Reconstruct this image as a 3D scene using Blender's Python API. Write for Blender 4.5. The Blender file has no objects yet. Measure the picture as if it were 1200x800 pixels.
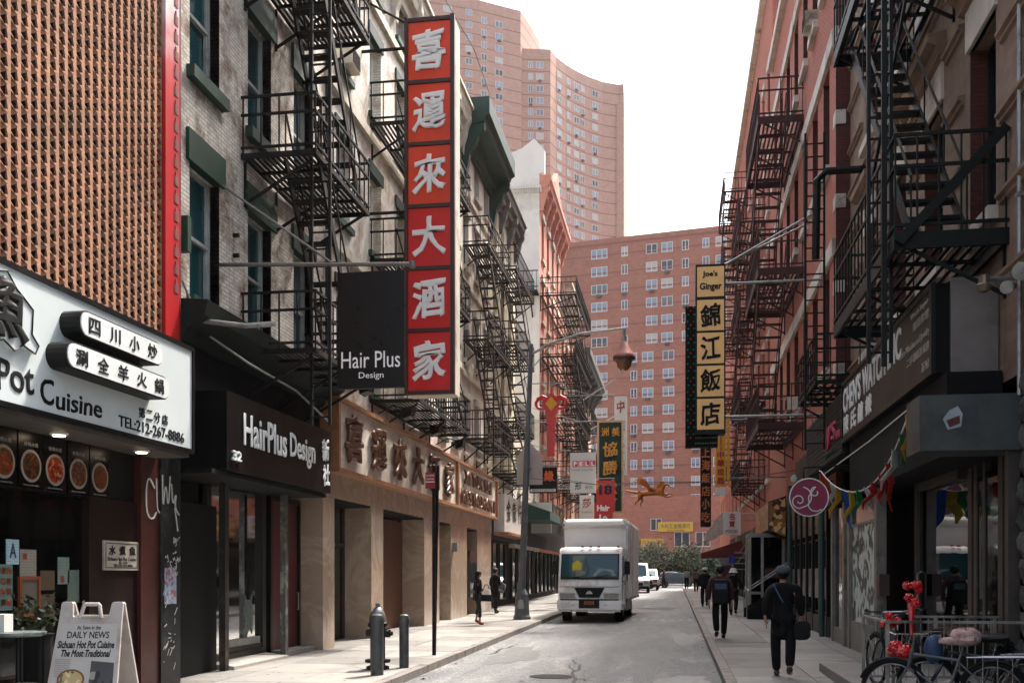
import bpy, bmesh, math, random
from mathutils import Vector, Matrix
random.seed(7)
R = math.radians
SC = bpy.context.scene
COL = SC.collection

# ------------------------------------------------------------------ camera, sky, sun, exposure
cam = bpy.data.cameras.new('camera'); camo = bpy.data.objects.new('camera', cam); COL.objects.link(camo)
cam.sensor_width = 36; cam.lens = 36; cam.shift_x = 0.0; cam.shift_y = 272/1200
cam.clip_start = 0.1; cam.clip_end = 2000
camo.location = (0, 0, 1.75); camo.rotation_euler = (R(90), 0, math.atan(190/1200))
SC.camera = camo
SUN_EL, SUN_AZ = 57, 25           # degrees; azimuth measured from +Y (down the street) towards +X
world = bpy.data.worlds.new("World"); SC.world = world; world.use_nodes = True
wn = world.node_tree.nodes; wl = world.node_tree.links
sky = wn.new('ShaderNodeTexSky'); sky.sky_type = 'NISHITA'; sky.sun_disc = False
sky.sun_elevation = R(SUN_EL); sky.sun_rotation = R(SUN_AZ); sky.dust_density = 6; sky.air_density = 1.0; sky.ozone_density = 1.0
hsv = wn.new('ShaderNodeHueSaturation'); hsv.inputs['Saturation'].default_value = 0.6
wl.new(sky.outputs[0], hsv.inputs['Color'])
wl.new(hsv.outputs[0], wn['Background'].inputs[0]); wn['Background'].inputs[1].default_value = 0.15
sun = bpy.data.lights.new('sun', 'SUN'); sun.energy = 2.9; sun.angle = R(5); sun.color = (1.0, 0.93, 0.86)
suno = bpy.data.objects.new('sun', sun); COL.objects.link(suno)
_d = Vector((math.sin(R(SUN_AZ))*math.cos(R(SUN_EL)), math.cos(R(SUN_AZ))*math.cos(R(SUN_EL)), math.sin(R(SUN_EL))))
suno.rotation_euler = _d.to_track_quat('Z', 'Y').to_euler(); suno.location = (0, 20, 60)
SC.view_settings.view_transform = 'Standard'; SC.view_settings.look = 'None'
SC.view_settings.exposure = 1.72; SC.view_settings.gamma = 1.0
SC.render.engine = 'CYCLES'
SC.cycles.max_bounces = 5; SC.cycles.transparent_max_bounces = 12

# ------------------------------------------------------------------ helpers
def lin(h):
    h = h.lstrip('#'); v = [int(h[i:i+2], 16)/255 for i in (0, 2, 4)]
    return tuple((c/12.92 if c <= .04045 else ((c+.055)/1.055)**2.4) for c in v) + (1,)
def g(Y): return .006*min(Y, 150)          # the street climbs slightly away from the camera
class MB:
    """collects shapes, becomes one mesh"""
    def __init__(s): s.v = []; s.f = []
    def box(s, x0, x1, y0, y1, z0, z1):
        n = len(s.v)
        s.v += [(x0,y0,z0),(x1,y0,z0),(x1,y1,z0),(x0,y1,z0),(x0,y0,z1),(x1,y0,z1),(x1,y1,z1),(x0,y1,z1)]
        s.f += [(n,n+3,n+2,n+1),(n+4,n+5,n+6,n+7),(n,n+1,n+5,n+4),(n+1,n+2,n+6,n+5),(n+2,n+3,n+7,n+6),(n+3,n,n+4,n+7)]
        return s
    def quad(s, *p):
        n = len(s.v); s.v += [tuple(q) for q in p]; s.f.append(tuple(range(n, n+len(p)))); return s
    def bar(s, a, b, w, h=None, up=(0,0,1)):
        """a box-section bar from a to b"""
        a = Vector(a); b = Vector(b); d = (b-a).normalized(); h = h or w
        u = Vector(up)
        if abs(d.dot(u)) > .99: u = Vector((1,0,0))
        x = d.cross(u).normalized()*w/2; y = x.cross(d).normalized()*h/2; n = len(s.v)
        for p in (a, b):
            for sx, sy in ((-1,-1),(1,-1),(1,1),(-1,1)): s.v.append(tuple(p+x*sx+y*sy))
        s.f += [(n,n+1,n+2,n+3),(n+7,n+6,n+5,n+4)] + [(n+i,n+4+i,n+4+(i+1)%4,n+(i+1)%4) for i in range(4)]
        return s
    def tube(s, pts, r, seg=8, cap=True):
        pts = [Vector(p) for p in pts]; rs = r if isinstance(r, (list, tuple)) else [r]*len(pts)
        n = len(s.v); prev = None
        for i, p in enumerate(pts):
            d = (pts[min(i+1, len(pts)-1)]-pts[max(i-1, 0)]).normalized()
            if prev is None:
                u = Vector((0,0,1)) if abs(d.z) < .9 else Vector((1,0,0))
                x = d.cross(u).normalized()
            else:
                x = (prev - d*prev.dot(d))
                x = x.normalized() if x.length > 1e-6 else d.orthogonal().normalized()
            prev = x; y = d.cross(x)
            for k in range(seg):
                a = 2*math.pi*k/seg; s.v.append(tuple(p+(x*math.cos(a)+y*math.sin(a))*rs[i]))
        for i in range(len(pts)-1):
            for k in range(seg):
                s.f.append((n+i*seg+k, n+i*seg+(k+1)%seg, n+(i+1)*seg+(k+1)%seg, n+(i+1)*seg+k))
        if cap:
            s.f.append(tuple(n+k for k in range(seg))[::-1]); s.f.append(tuple(n+(len(pts)-1)*seg+k for k in range(seg)))
        return s
    def lathe(s, prof, c=(0,0,0), seg=16, sy=1.0):
        n = len(s.v)
        for r, z in prof:
            for k in range(seg):
                a = 2*math.pi*k/seg; s.v.append((c[0]+r*math.cos(a), c[1]+r*sy*math.sin(a), c[2]+z))
        for i in range(len(prof)-1):
            for k in range(seg):
                s.f.append((n+i*seg+k, n+i*seg+(k+1)%seg, n+(i+1)*seg+(k+1)%seg, n+(i+1)*seg+k))
        s.f.append(tuple(n+k for k in range(seg))[::-1]); s.f.append(tuple(n+(len(prof)-1)*seg+k for k in range(seg)))
        return s
    def prism(s, poly, axis, a, b):
        """extrude a 2-D polygon along an axis from a to b"""
        def P(p, t):
            return {'x': (t,p[0],p[1]), 'y': (p[0],t,p[1]), 'z': (p[0],p[1],t)}[axis]
        n = len(s.v); m = len(poly)
        s.v += [P(p, a) for p in poly] + [P(p, b) for p in poly]
        s.f.append(tuple(range(n, n+m))); s.f.append(tuple(range(n+2*m-1, n+m-1, -1)))
        s.f += [(n+i, n+m+i, n+m+(i+1)%m, n+(i+1)%m) for i in range(m)]
        return s
    def ball(s, c, rx, ry=None, rz=None, seg=10, rings=7):
        ry = ry or rx; rz = rz or rx; n = len(s.v)
        for i in range(1, rings):
            t = math.pi*i/rings
            for k in range(seg):
                a = 2*math.pi*k/seg
                s.v.append((c[0]+rx*math.sin(t)*math.cos(a), c[1]+ry*math.sin(t)*math.sin(a), c[2]+rz*math.cos(t)))
        top = len(s.v); s.v.append((c[0],c[1],c[2]+rz)); s.v.append((c[0],c[1],c[2]-rz))
        for i in range(rings-2):
            for k in range(seg): s.f.append((n+i*seg+k, n+(i+1)*seg+k, n+(i+1)*seg+(k+1)%seg, n+i*seg+(k+1)%seg))
        for k in range(seg):
            s.f.append((top, n+k, n+(k+1)%seg)); s.f.append((top+1, n+(rings-2)*seg+(k+1)%seg, n+(rings-2)*seg+k))
        return s
    def mesh(s, name, smooth=False, fix=True):
        m = bpy.data.meshes.new(name); m.from_pydata(s.v, [], s.f); m.update()
        if fix and len(s.f) < 60000:
            bm = bmesh.new(); bm.from_mesh(m); bmesh.ops.recalc_face_normals(bm, faces=bm.faces); bm.to_mesh(m); bm.free()
        if smooth:
            for p in m.polygons: p.use_smooth = True
            try: m.set_sharp_from_angle(angle=R(40))
            except Exception: pass
        return m
ORG = {}
def thing(name, label, cat, loc=(0,0,0), rz=0, group=None, local=False, kind=None):
    o = bpy.data.objects.new(name, None); COL.objects.link(o); o.location = loc; o.rotation_euler = (0,0,rz)
    o.empty_display_size = .1
    ORG[o.name] = Vector((0,0,0)) if (local or rz) else Vector(loc)
    if label: o['label'] = label; o['category'] = cat
    if group: o['group'] = group
    if kind: o['kind'] = kind
    return o
def part(name, mb, mat, parent, loc=None, rot=None, smooth=False, kind=None, label=None, bevel=0):
    """one mesh object. Without loc the mesh is in the frame of the scene (or of a rotated thing)."""
    m = mb.mesh(name, smooth) if isinstance(mb, MB) else mb
    o = bpy.data.objects.new(name, m); COL.objects.link(o)
    if mat is not None and not m.materials: m.materials.append(mat)
    w = Vector(loc) if loc is not None else Vector((0,0,0))
    o.location = w - (ORG.get(parent.name, Vector((0,0,0))) if parent else Vector((0,0,0)))
    ORG[o.name] = w
    if rot is not None: o.rotation_euler = rot; 
    if parent: o.parent = parent
    if kind: o['kind'] = kind
    if label: o['label'] = label
    if bevel:
        b = o.modifiers.new('bevel', 'BEVEL'); b.width = bevel; b.segments = 2; b.limit_method = 'ANGLE'
    return o
def tag(o, label, cat, group=None, kind=None):
    o['label'] = label; o['category'] = cat
    if group: o['group'] = group
    if kind: o['kind'] = kind
    return o
def struct(name, mb, mat, parent=None, **k):
    o = part(name, mb, mat, parent, **k); o['kind'] = 'structure'; return o
def copy_tree(o, parent=None):
    c = o.copy(); COL.objects.link(c); c.parent = parent
    for ch in list(o.children): copy_tree(ch, c)
    ORG[c.name] = ORG.get(o.name, Vector((0,0,0)))
    return c

# ------------------------------------------------------------------ materials
MATS = {}
def nodes(name):
    m = bpy.data.materials.new(name); m.use_nodes = True
    return m, m.node_tree.nodes, m.node_tree.links, m.node_tree.nodes['Principled BSDF']
def N(n, t, **k):
    x = n.new(t)
    for a, b in k.items():
        if a in x.inputs: x.inputs[a].default_value = b
        else: setattr(x, a, b)
    return x
def ramp(n, stops):
    r = n.new('ShaderNodeValToRGB'); e = r.color_ramp.elements
    e[0].position = stops[0][0]; e[0].color = stops[0][1]; e[1].position = stops[-1][0]; e[1].color = stops[-1][1]
    for p, c in stops[1:-1]:
        q = e.new(p); q.color = c
    return r
def paint(name, c, rough=.6, metal=0, var=.25, scale=3.0, bump=.15, dirt=None, spec=None, coat=0, streak=False, emit=0):
    """painted or plain surface: base colour broken up by two sizes of noise, dirt patches, slight relief"""
    if name in MATS: return MATS[name]
    c = lin(c) if isinstance(c, str) else c
    m, n, l, b = nodes(name)
    geo = N(n, 'ShaderNodeNewGeometry'); mp = N(n, 'ShaderNodeMapping')
    if streak: mp.inputs['Scale'].default_value = (3, 3, .22)
    l.new(geo.outputs['Position'], mp.inputs[0])
    no = N(n, 'ShaderNodeTexNoise', Scale=scale, Detail=7.0, Roughness=.62)
    l.new(mp.outputs[0], no.inputs['Vector'])
    dk = tuple(x*(1-var) for x in c[:3])+(1,); lt = tuple(min(1, x*(1+var*.6)) for x in c[:3])+(1,)
    r = ramp(n, [(.3, dk), (.7, lt)]); l.new(no.outputs[0], r.inputs[0])
    out = r.outputs[0]
    if dirt:
        no2 = N(n, 'ShaderNodeTexNoise', Scale=scale*.45, Detail=9.0, Roughness=.7); l.new(mp.outputs[0], no2.inputs['Vector'])
        r2 = ramp(n, [(.52, (0,0,0,1)), (.66, (1,1,1,1))]); l.new(no2.outputs[0], r2.inputs[0])
        mx = N(n, 'ShaderNodeMix', data_type='RGBA'); l.new(r2.outputs[0], mx.inputs['Factor'])
        l.new(out, mx.inputs['A']); mx.inputs['B'].default_value = lin(dirt); out = mx.outputs['Result']
    l.new(out, b.inputs['Base Color'])
    b.inputs['Roughness'].default_value = rough; b.inputs['Metallic'].default_value = metal
    if max(c[:3]) < .03: b.inputs['Specular IOR Level'].default_value = .22
    rr = N(n, 'ShaderNodeMapRange'); rr.inputs['To Min'].default_value = max(0, rough-.12); rr.inputs['To Max'].default_value = min(1, rough+.12)
    l.new(no.outputs[0], rr.inputs['Value']); l.new(rr.outputs[0], b.inputs['Roughness'])
    if coat: b.inputs['Coat Weight'].default_value = coat; b.inputs['Coat Roughness'].default_value = .08
    if bump:
        nb = N(n, 'ShaderNodeTexNoise', Scale=scale*9, Detail=4.0); l.new(geo.outputs['Position'], nb.inputs['Vector'])
        bp = N(n, 'ShaderNodeBump', Strength=bump, Distance=.01); l.new(nb.outputs[0], bp.inputs['Height']); l.new(bp.outputs[0], b.inputs['Normal'])
    if emit:
        l.new(out, b.inputs['Emission Color']); b.inputs['Emission Strength'].default_value = emit
    MATS[name] = m; return m
def brick(name, c1, c2, mortar, bw=.21, bh=.07, ms=.011, grime='#2a2420', grime_amt=.5, grime_lo=.5, var=.5, patch=None, streaks=0.0):
    if name in MATS: return MATS[name]
    m, n, l, b = nodes(name)
    geo = N(n, 'ShaderNodeNewGeometry'); sp = N(n, 'ShaderNodeSeparateXYZ'); l.new(geo.outputs['Position'], sp.inputs[0])
    ad = N(n, 'ShaderNodeMath', operation='ADD'); l.new(sp.outputs[0], ad.inputs[0]); l.new(sp.outputs[1], ad.inputs[1])
    cb = N(n, 'ShaderNodeCombineXYZ'); l.new(ad.outputs[0], cb.inputs[0]); l.new(sp.outputs[2], cb.inputs[1])
    bt = N(n, 'ShaderNodeTexBrick'); l.new(cb.outputs[0], bt.inputs['Vector'])
    bt.inputs['Scale'].default_value = 1; bt.inputs['Brick Width'].default_value = bw; bt.inputs['Row Height'].default_value = bh
    bt.inputs['Mortar Size'].default_value = ms; bt.inputs['Mortar Smooth'].default_value = .3; bt.inputs['Bias'].default_value = -.1
    bt.inputs['Color1'].default_value = lin(c1); bt.inputs['Color2'].default_value = lin(c2); bt.inputs['Mortar'].default_value = lin(mortar)
    n1 = N(n, 'ShaderNodeTexNoise', Scale=.8, Detail=8.0, Roughness=.65); l.new(geo.outputs['Position'], n1.inputs['Vector'])
    out = bt.outputs['Color']
    if patch:   # paint worn back to bare brick
        npz = N(n, 'ShaderNodeTexNoise', Scale=1.6, Detail=10.0, Roughness=.72); l.new(cb.outputs[0], npz.inputs['Vector'])
        rp = ramp(n, [(.47, (0,0,0,1)), (.6, (1,1,1,1))]); l.new(npz.outputs[0], rp.inputs[0])
        bt2 = N(n, 'ShaderNodeTexBrick'); l.new(cb.outputs[0], bt2.inputs['Vector'])
        for k in ('Scale', 'Brick Width', 'Row Height', 'Mortar Size', 'Mortar Smooth', 'Bias'): bt2.inputs[k].default_value = bt.inputs[k].default_value
        bt2.inputs['Color1'].default_value = lin(patch[0]); bt2.inputs['Color2'].default_value = lin(patch[1]); bt2.inputs['Mortar'].default_value = lin(patch[2])
        mp_ = N(n, 'ShaderNodeMix', data_type='RGBA'); l.new(rp.outputs[0], mp_.inputs['Factor']); l.new(out, mp_.inputs['A']); l.new(bt2.outputs['Color'], mp_.inputs['B'])
        out = mp_.outputs['Result']
    r1 = ramp(n, [(grime_lo, (0,0,0,1)), (.78, (grime_amt,)*3+(1,))]); l.new(n1.outputs[0], r1.inputs[0])
    mx = N(n, 'ShaderNodeMix', data_type='RGBA'); l.new(r1.outputs[0], mx.inputs['Factor']); l.new(out, mx.inputs['A']); mx.inputs['B'].default_value = lin(grime)
    mp2 = N(n, 'ShaderNodeMapping'); mp2.inputs['Scale'].default_value = (2.2, 2.2, .12); l.new(geo.outputs['Position'], mp2.inputs[0])
    ns = N(n, 'ShaderNodeTexNoise', Scale=2.0, Detail=6.0, Roughness=.6); l.new(mp2.outputs[0], ns.inputs['Vector'])
    rs = ramp(n, [(.5, (1,1,1,1)), (.75, (1-streaks,)*3+(1,))]); l.new(ns.outputs[0], rs.inputs[0])
    mm = N(n, 'ShaderNodeMix', data_type='RGBA', blend_type='MULTIPLY'); mm.inputs['Factor'].default_value = 1
    l.new(mx.outputs['Result'], mm.inputs['A']); l.new(rs.outputs[0], mm.inputs['B'])
    l.new(mm.outputs['Result'], b.inputs['Base Color']); b.inputs['Roughness'].default_value = .9
    bp = N(n, 'ShaderNodeBump', Strength=.5, Distance=.012, invert=True); l.new(bt.outputs['Fac'], bp.inputs['Height'])
    nf = N(n, 'ShaderNodeTexNoise', Scale=45.0, Detail=3.0); l.new(geo.outputs['Position'], nf.inputs['Vector'])
    bp2 = N(n, 'ShaderNodeBump', Strength=.3, Distance=.006); l.new(nf.outputs[0], bp2.inputs['Height']); l.new(bp.outputs[0], bp2.inputs['Normal'])
    l.new(bp2.outputs[0], b.inputs['Normal'])
    MATS[name] = m; return m
def glass(name, c='#0a1212', rough=.05, see=0.0, spec=.5, wob=.25):
    if name in MATS: return MATS[name]
    m, n, l, b = nodes(name)
    b.inputs['Base Color'].default_value = lin(c); b.inputs['Roughness'].default_value = rough; b.inputs['IOR'].default_value = 1.5
    geo = N(n, 'ShaderNodeNewGeometry'); no = N(n, 'ShaderNodeTexNoise', Scale=1.3, Detail=2.0); l.new(geo.outputs['Position'], no.inputs['Vector'])
    bp = N(n, 'ShaderNodeBump', Strength=wob, Distance=.02); l.new(no.outputs[0], bp.inputs['Height']); l.new(bp.outputs[0], b.inputs['Normal'])
    if see:
        tr = N(n, 'ShaderNodeBsdfTransparent'); tr.inputs[0].default_value = (.8,.88,.86,1); gl = N(n, 'ShaderNodeBsdfGlossy', Roughness=.04)
        fr = N(n, 'ShaderNodeFresnel'); fr.inputs[0].default_value = 1.45; ms = N(n, 'ShaderNodeMixShader')
        l.new(fr.outputs[0], ms.inputs[0]); l.new(tr.outputs[0], ms.inputs[1]); l.new(gl.outputs[0], ms.inputs[2])
        l.new(ms.outputs[0], n['Material Output'].inputs[0])
    MATS[name] = m; return m
def marble(name, c1, c2, c3, rough=.25, sc=1.2):
    if name in MATS: return MATS[name]
    m, n, l, b = nodes(name)
    geo = N(n, 'ShaderNodeNewGeometry'); no = N(n, 'ShaderNodeTexNoise', Scale=sc, Detail=10.0, Roughness=.65, Distortion=1.6); l.new(geo.outputs['Position'], no.inputs['Vector'])
    r = ramp(n, [(.3, lin(c1)), (.5, lin(c2)), (.56, lin(c3)), (.62, lin(c2)), (.8, lin(c1))]); l.new(no.outputs[0], r.inputs[0])
    l.new(r.outputs[0], b.inputs['Base Color']); b.inputs['Roughness'].default_value = rough
    MATS[name] = m; return m

# ------------------------------------------------------------------ lettering
TXT = {}
def text_mesh(body, bold=0, shear=0, brush=0):
    key = (body, bold, shear, brush)
    if key in TXT: return TXT[key]
    c = bpy.data.curves.new('lettering', 'FONT'); c.body = body; c.size = 1; c.extrude = .03
    c.bevel_depth = bold; c.bevel_resolution = 0; c.resolution_u = 3; c.shear = shear; c.align_x = 'LEFT'
    o = bpy.data.objects.new('tmp', c); COL.objects.link(o)
    dg = bpy.context.evaluated_depsgraph_get(); m = bpy.data.meshes.new_from_object(o.evaluated_get(dg))
    bpy.data.objects.remove(o); bpy.data.curves.remove(c)
    m.materials.clear()
    co = [v.co.copy() for v in m.vertices]
    if not co: return None
    if brush:
        ph = random.random()*9
        for q in co:
            q.y += .10*brush*(q.x-.4) + .022*brush*math.sin(9*q.x+ph) + .018*brush*math.sin(17*q.x+5*q.y+ph)
            q.x += .02*brush*math.sin(8*q.y+ph) + .012*brush*math.sin(21*q.y+3*q.x)
    x0 = min(q.x for q in co); x1 = max(q.x for q in co); y0 = min(q.y for q in co); y1 = max(q.y for q in co)
    TXT[key] = (m, co, x0, x1, y0, y1); return TXT[key]
def text(body, w, h, depth, mat, parent, loc, ang=0, name='lettering', bold=0, shear=0, brush=0, tilt=0):
    """lettering w wide and h high centred on loc, standing upright, read from the side its ang faces (0 = faces -Y, 90 = +X, -90 = -X)"""
    t = text_mesh(body, bold, shear, brush)
    if t is None: return None
    m, co, x0, x1, y0, y1 = t
    me = m.copy(); sx = w/max(x1-x0, 1e-4); sy = h/max(y1-y0, 1e-4); zz = max(.03+bold, 1e-4)
    for v, q in zip(me.vertices, co):
        v.co = ((q.x-(x0+x1)/2)*sx, -q.z/zz*depth/2, (q.y-(y0+y1)/2)*sy)
    me.name = name
    return part(name, me, mat, parent, loc=loc, rot=(R(tilt), 0, R(ang)))

# ------------------------------------------------------------------ palette
iron   = paint('iron', '#100e0d', rough=.7, var=.5, scale=6, dirt='#2a1a13', bump=.3)
ironred= paint('iron_red', '#3c1814', rough=.7, var=.35, scale=5, dirt='#2a1512', bump=.3)
irongrn= paint('iron_green', '#070e0c', rough=.5, var=.5, scale=5, dirt='#06100e', bump=.2)
steel  = paint('galvanised', '#8f918e', rough=.45, metal=.6, var=.25, scale=4, dirt='#5a5853')
green  = paint('green_trim', '#15382a', rough=.6, var=.35, scale=2.2, dirt='#10261c', bump=.2)
cream  = paint('cream_trim', '#cfc6b4', rough=.75, var=.2, scale=1.5, dirt='#7d705f')
white  = paint('white_frame', '#d8d8d4', rough=.5, var=.1, scale=2, dirt='#9a9890')
blk    = paint('black_metal', '#0c0c0c', rough=.4, var=.4, scale=2, bump=.08)
blkm   = paint('black_matt', '#0b0b0b', rough=.8, var=.4, scale=2)
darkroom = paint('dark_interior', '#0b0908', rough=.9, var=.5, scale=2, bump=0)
pane   = glass('window_pane', '#1c474a', rough=.1)
pane2  = glass('window_pane_pale', '#5a6a6e', rough=.12)
shopgl = glass('shop_glass', see=1)
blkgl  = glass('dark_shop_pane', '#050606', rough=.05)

def sub(name, mb, mat, parent, smooth=False, label=None):
    m = mb.mesh(name, smooth) if isinstance(mb, MB) else mb
    o = bpy.data.objects.new(name, m); COL.objects.link(o); o.parent = parent; ORG[o.name] = Vector((0,0,0))
    if mat is not None and not m.materials: m.materials.append(mat)
    if label: o['label'] = label
    return o
WC = {}
def win_mesh(kind, w, h, fm, pm):
    key = (kind, round(w,2), round(h,2), fm.name, pm.name)
    if key in WC: return WC[key]
    f = MB(); p = MB(); t = .05 if kind != 'far' else .09
    W = w/2
    f.box(-W,-W+t,-.03,.07,0,h).box(W-t,W,-.03,.07,0,h).box(-W+t,W-t,-.03,.07,0,t).box(-W+t,W-t,-.03,.07,h-t,h)
    if kind == 'sash':
        f.box(-W+t,W-t,-.02,.05,h/2-.03,h/2+.03).box(-W+t,-W+t+.035,.0,.05,t,h-t).box(W-t-.035,W-t,.0,.05,t,h-t)
        p.quad((-W+t,.03,h/2),(W-t,.03,h/2),(W-t,.03,h-t),(-W+t,.03,h-t)).quad((-W+t,.06,t),(W-t,.06,t),(W-t,.06,h/2),(-W+t,.06,h/2))
    elif kind == 'far':      # slider of one, two or three lights
        k = 1 if w < 1.0 else (2 if w < 2.4 else 3)
        for i in range(1, k): x = -W+i*w/k; f.box(x-.05,x+.05,-.03,.06,t,h-t)
        if k == 1: f.box(-W+t,W-t,-.03,.06,h*.52-.05,h*.52+.05)
        p.quad((-W+t,.03,t),(W-t,.03,t),(W-t,.03,h-t),(-W+t,.03,h-t))
    else:
        p.quad((-W+t,.03,t),(W-t,.03,t),(W-t,.03,h-t),(-W+t,.03,h-t))
    fmsh = f.mesh('window'); fmsh.materials.append(fm); pmsh = p.mesh('pane', fix=False); pmsh.materials.append(pm)
    WC[key] = (fmsh, pmsh); return WC[key]
SH = {}
def shared_box(name, dims, mat):
    key = (name, tuple(round(d,3) for d in dims), mat.name)
    if key not in SH:
        a, b, c = dims; m = MB().box(-a/2,a/2,-b/2,b/2,0,c).mesh(name); m.materials.append(mat); SH[key] = m
    return SH[key]
def add_window(b, loc, ang, w, h, kind='sash', fm=None, pm=None, rec=.2, sill=None, lintel=None, ac=None, hood=None):
    """a window in an opening whose lower middle on the wall's face is loc"""
    fm = fm or white; pm = pm or pane
    out = Vector((math.sin(R(ang)), -math.cos(R(ang)), 0))
    f, p = win_mesh(kind, w, h, fm, pm)
    o = part('window', f, None, b, loc=Vector(loc)-out*rec, rot=(0,0,R(ang)))
    sub('pane', p, None, o)
    if sill:
        m, hh, pr = sill
        part('sill', shared_box('sill', (w+.22, pr+.1, hh), m), None, b, loc=Vector(loc)+out*(pr/2-.05)-Vector((0,0,hh-.01)), rot=(0,0,R(ang)))
    if lintel:
        m, hh, pr = lintel
        part('lintel', shared_box('lintel', (w+.26, pr+.1, hh), m), None, b, loc=Vector(loc)+out*(pr/2-.05)+Vector((0,0,h-.01)), rot=(0,0,R(ang)))
    if ac:
        a = MB().box(-.32,.32,-.42,.1,0,.42); g_ = MB()
        for i in range(7): g_.box(-.28,.28,-.435,-.42,.05+i*.05,.075+i*.05)
        key = 'ac'; 
        if key not in SH:
            SH[key] = a.mesh('air_conditioner'); SH[key].materials.append(cream); SH['acg'] = g_.mesh('grille'); SH['acg'].materials.append(blkm)
        q = part('air_conditioner', SH[key], None, b, loc=Vector(loc)-out*.1+Vector((0,0,.05)), rot=(0,0,R(ang))); sub('grille', SH['acg'], None, q)
    return o
def wallgrid(mb, P, u0, u1, z0, z1, ops, reveal=.3):
    """wall face with real openings; P(u, depth, z) -> point; ops = [(u0,u1,z0,z1)]"""
    us = sorted({u0, u1, *[min(max(o[0],u0),u1) for o in ops], *[min(max(o[1],u0),u1) for o in ops]})
    zs = sorted({z0, z1, *[min(max(o[2],z0),z1) for o in ops], *[min(max(o[3],z0),z1) for o in ops]})
    for i in range(len(us)-1):
        for j in range(len(zs)-1):
            uc = (us[i]+us[i+1])/2; zc = (zs[j]+zs[j+1])/2
            if any(o[0] < uc < o[1] and o[2] < zc < o[3] for o in ops): continue
            mb.quad(P(us[i],0,zs[j]), P(us[i+1],0,zs[j]), P(us[i+1],0,zs[j+1]), P(us[i],0,zs[j+1]))
    for a, b, c, d in ops:
        r = reveal
        mb.quad(P(a,0,c),P(a,r,c),P(a,r,d),P(a,0,d)).quad(P(b,0,c),P(b,r,c),P(b,r,d),P(b,0,d))
        mb.quad(P(a,0,c),P(b,0,c),P(b,r,c),P(a,r,c)).quad(P(a,0,d),P(b,0,d),P(b,r,d),P(a,r,d))
def building(name, label, s, Xw, Y0, Y1, Z0, Z1, mat, cols, rows, w, h, depth=14, side=None, wk=None, ops_extra=(), solid0=True, cat='building', skip=()):
    """a row building on the left (s=1, facing +X) or right (s=-1) of the street. cols: window middles along Y, rows: sill heights"""
    b = thing(name, label, cat, (Xw, Y0, g(Y0)))
    P = lambda u, d, z: (Xw - s*d, u, z)
    ops = [(c-w/2, c+w/2, r, r+h) for c in cols for r in rows if (c, r) not in skip] + list(ops_extra)
    mb = MB(); wallgrid(mb, P, Y0, Y1, Z0, Z1, ops)
    part('wall', mb, mat, b)
    m2 = MB(); X2 = Xw - s*depth
    m2.quad((Xw,Y0,Z0),(X2,Y0,Z0),(X2,Y0,Z1),(Xw,Y0,Z1)).quad((Xw,Y1,Z0),(X2,Y1,Z0),(X2,Y1,Z1),(Xw,Y1,Z1))
    m2.quad((X2,Y0,Z0),(X2,Y1,Z0),(X2,Y1,Z1),(X2,Y0,Z1))
    if solid0:
        for zz in (Z1-.02,): m2.quad((Xw-s*.01,Y0+.01,zz),(X2,Y0+.01,zz),(X2,Y1-.01,zz),(Xw-s*.01,Y1-.01,zz))
    part('side_wall', m2, side or mat, b)
    wk = wk or {}
    for i, c in enumerate(cols):
        for j, r in enumerate(rows):
            if (c, r) in skip: continue
            k = dict(wk)
            acs = k.pop('acs', ()); k['ac'] = (i, j) in acs
            if k.get('pmr'): k['pm'] = k['pmr'][(i*7+j*3) % len(k['pmr'])]
            k.pop('pmr', None)
            add_window(b, (Xw, c, r), 90*s, w, h, **k)
    return b
def band(name, b, s, Xw, Y0, Y1, z0, z1, proj, mat, parent=None):
    lo, hi = sorted((Xw-s*.02, Xw+s*proj))
    return part(name, MB().box(lo, hi, Y0, Y1, z0, z1), mat, parent or b)
def cornice(b, s, Xw, Y0, Y1, z, mat, proj=.9, h=1.3, brackets=5, bh=1.6, prof=None):
    prof = prof or [(0,-.0),(.12,0),(.16,.22),(.3,.3),(.34,.5),(proj*.8,.62),(proj*.86,.8),(proj,.9),(proj,h),(0,h)]
    poly = [(Xw + s*a, z+c) for a, c in prof]
    c = part('cornice', MB().prism(poly, 'y', Y0, Y1), mat, b)
    n = brackets
    pr = [(0,.55),(proj*.82,.55),(proj*.8,.35),(proj*.6,.15),(proj*.5,-.15),(proj*.3,-.5),(proj*.25,-.8),(.1,-bh+.3),(0,-bh+.2)]
    ms = MB().prism([(s*a, q) for a, q in pr], 'y', -.13, .13).mesh('bracket'); ms.materials.append(mat)
    for i in range(n):
        y = Y0+.16+(Y1-Y0-.32)*i/max(1, n-1); part('bracket', ms, None, b, loc=(Xw+s*.005, y, z))
    return c
TREAD = {}
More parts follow.
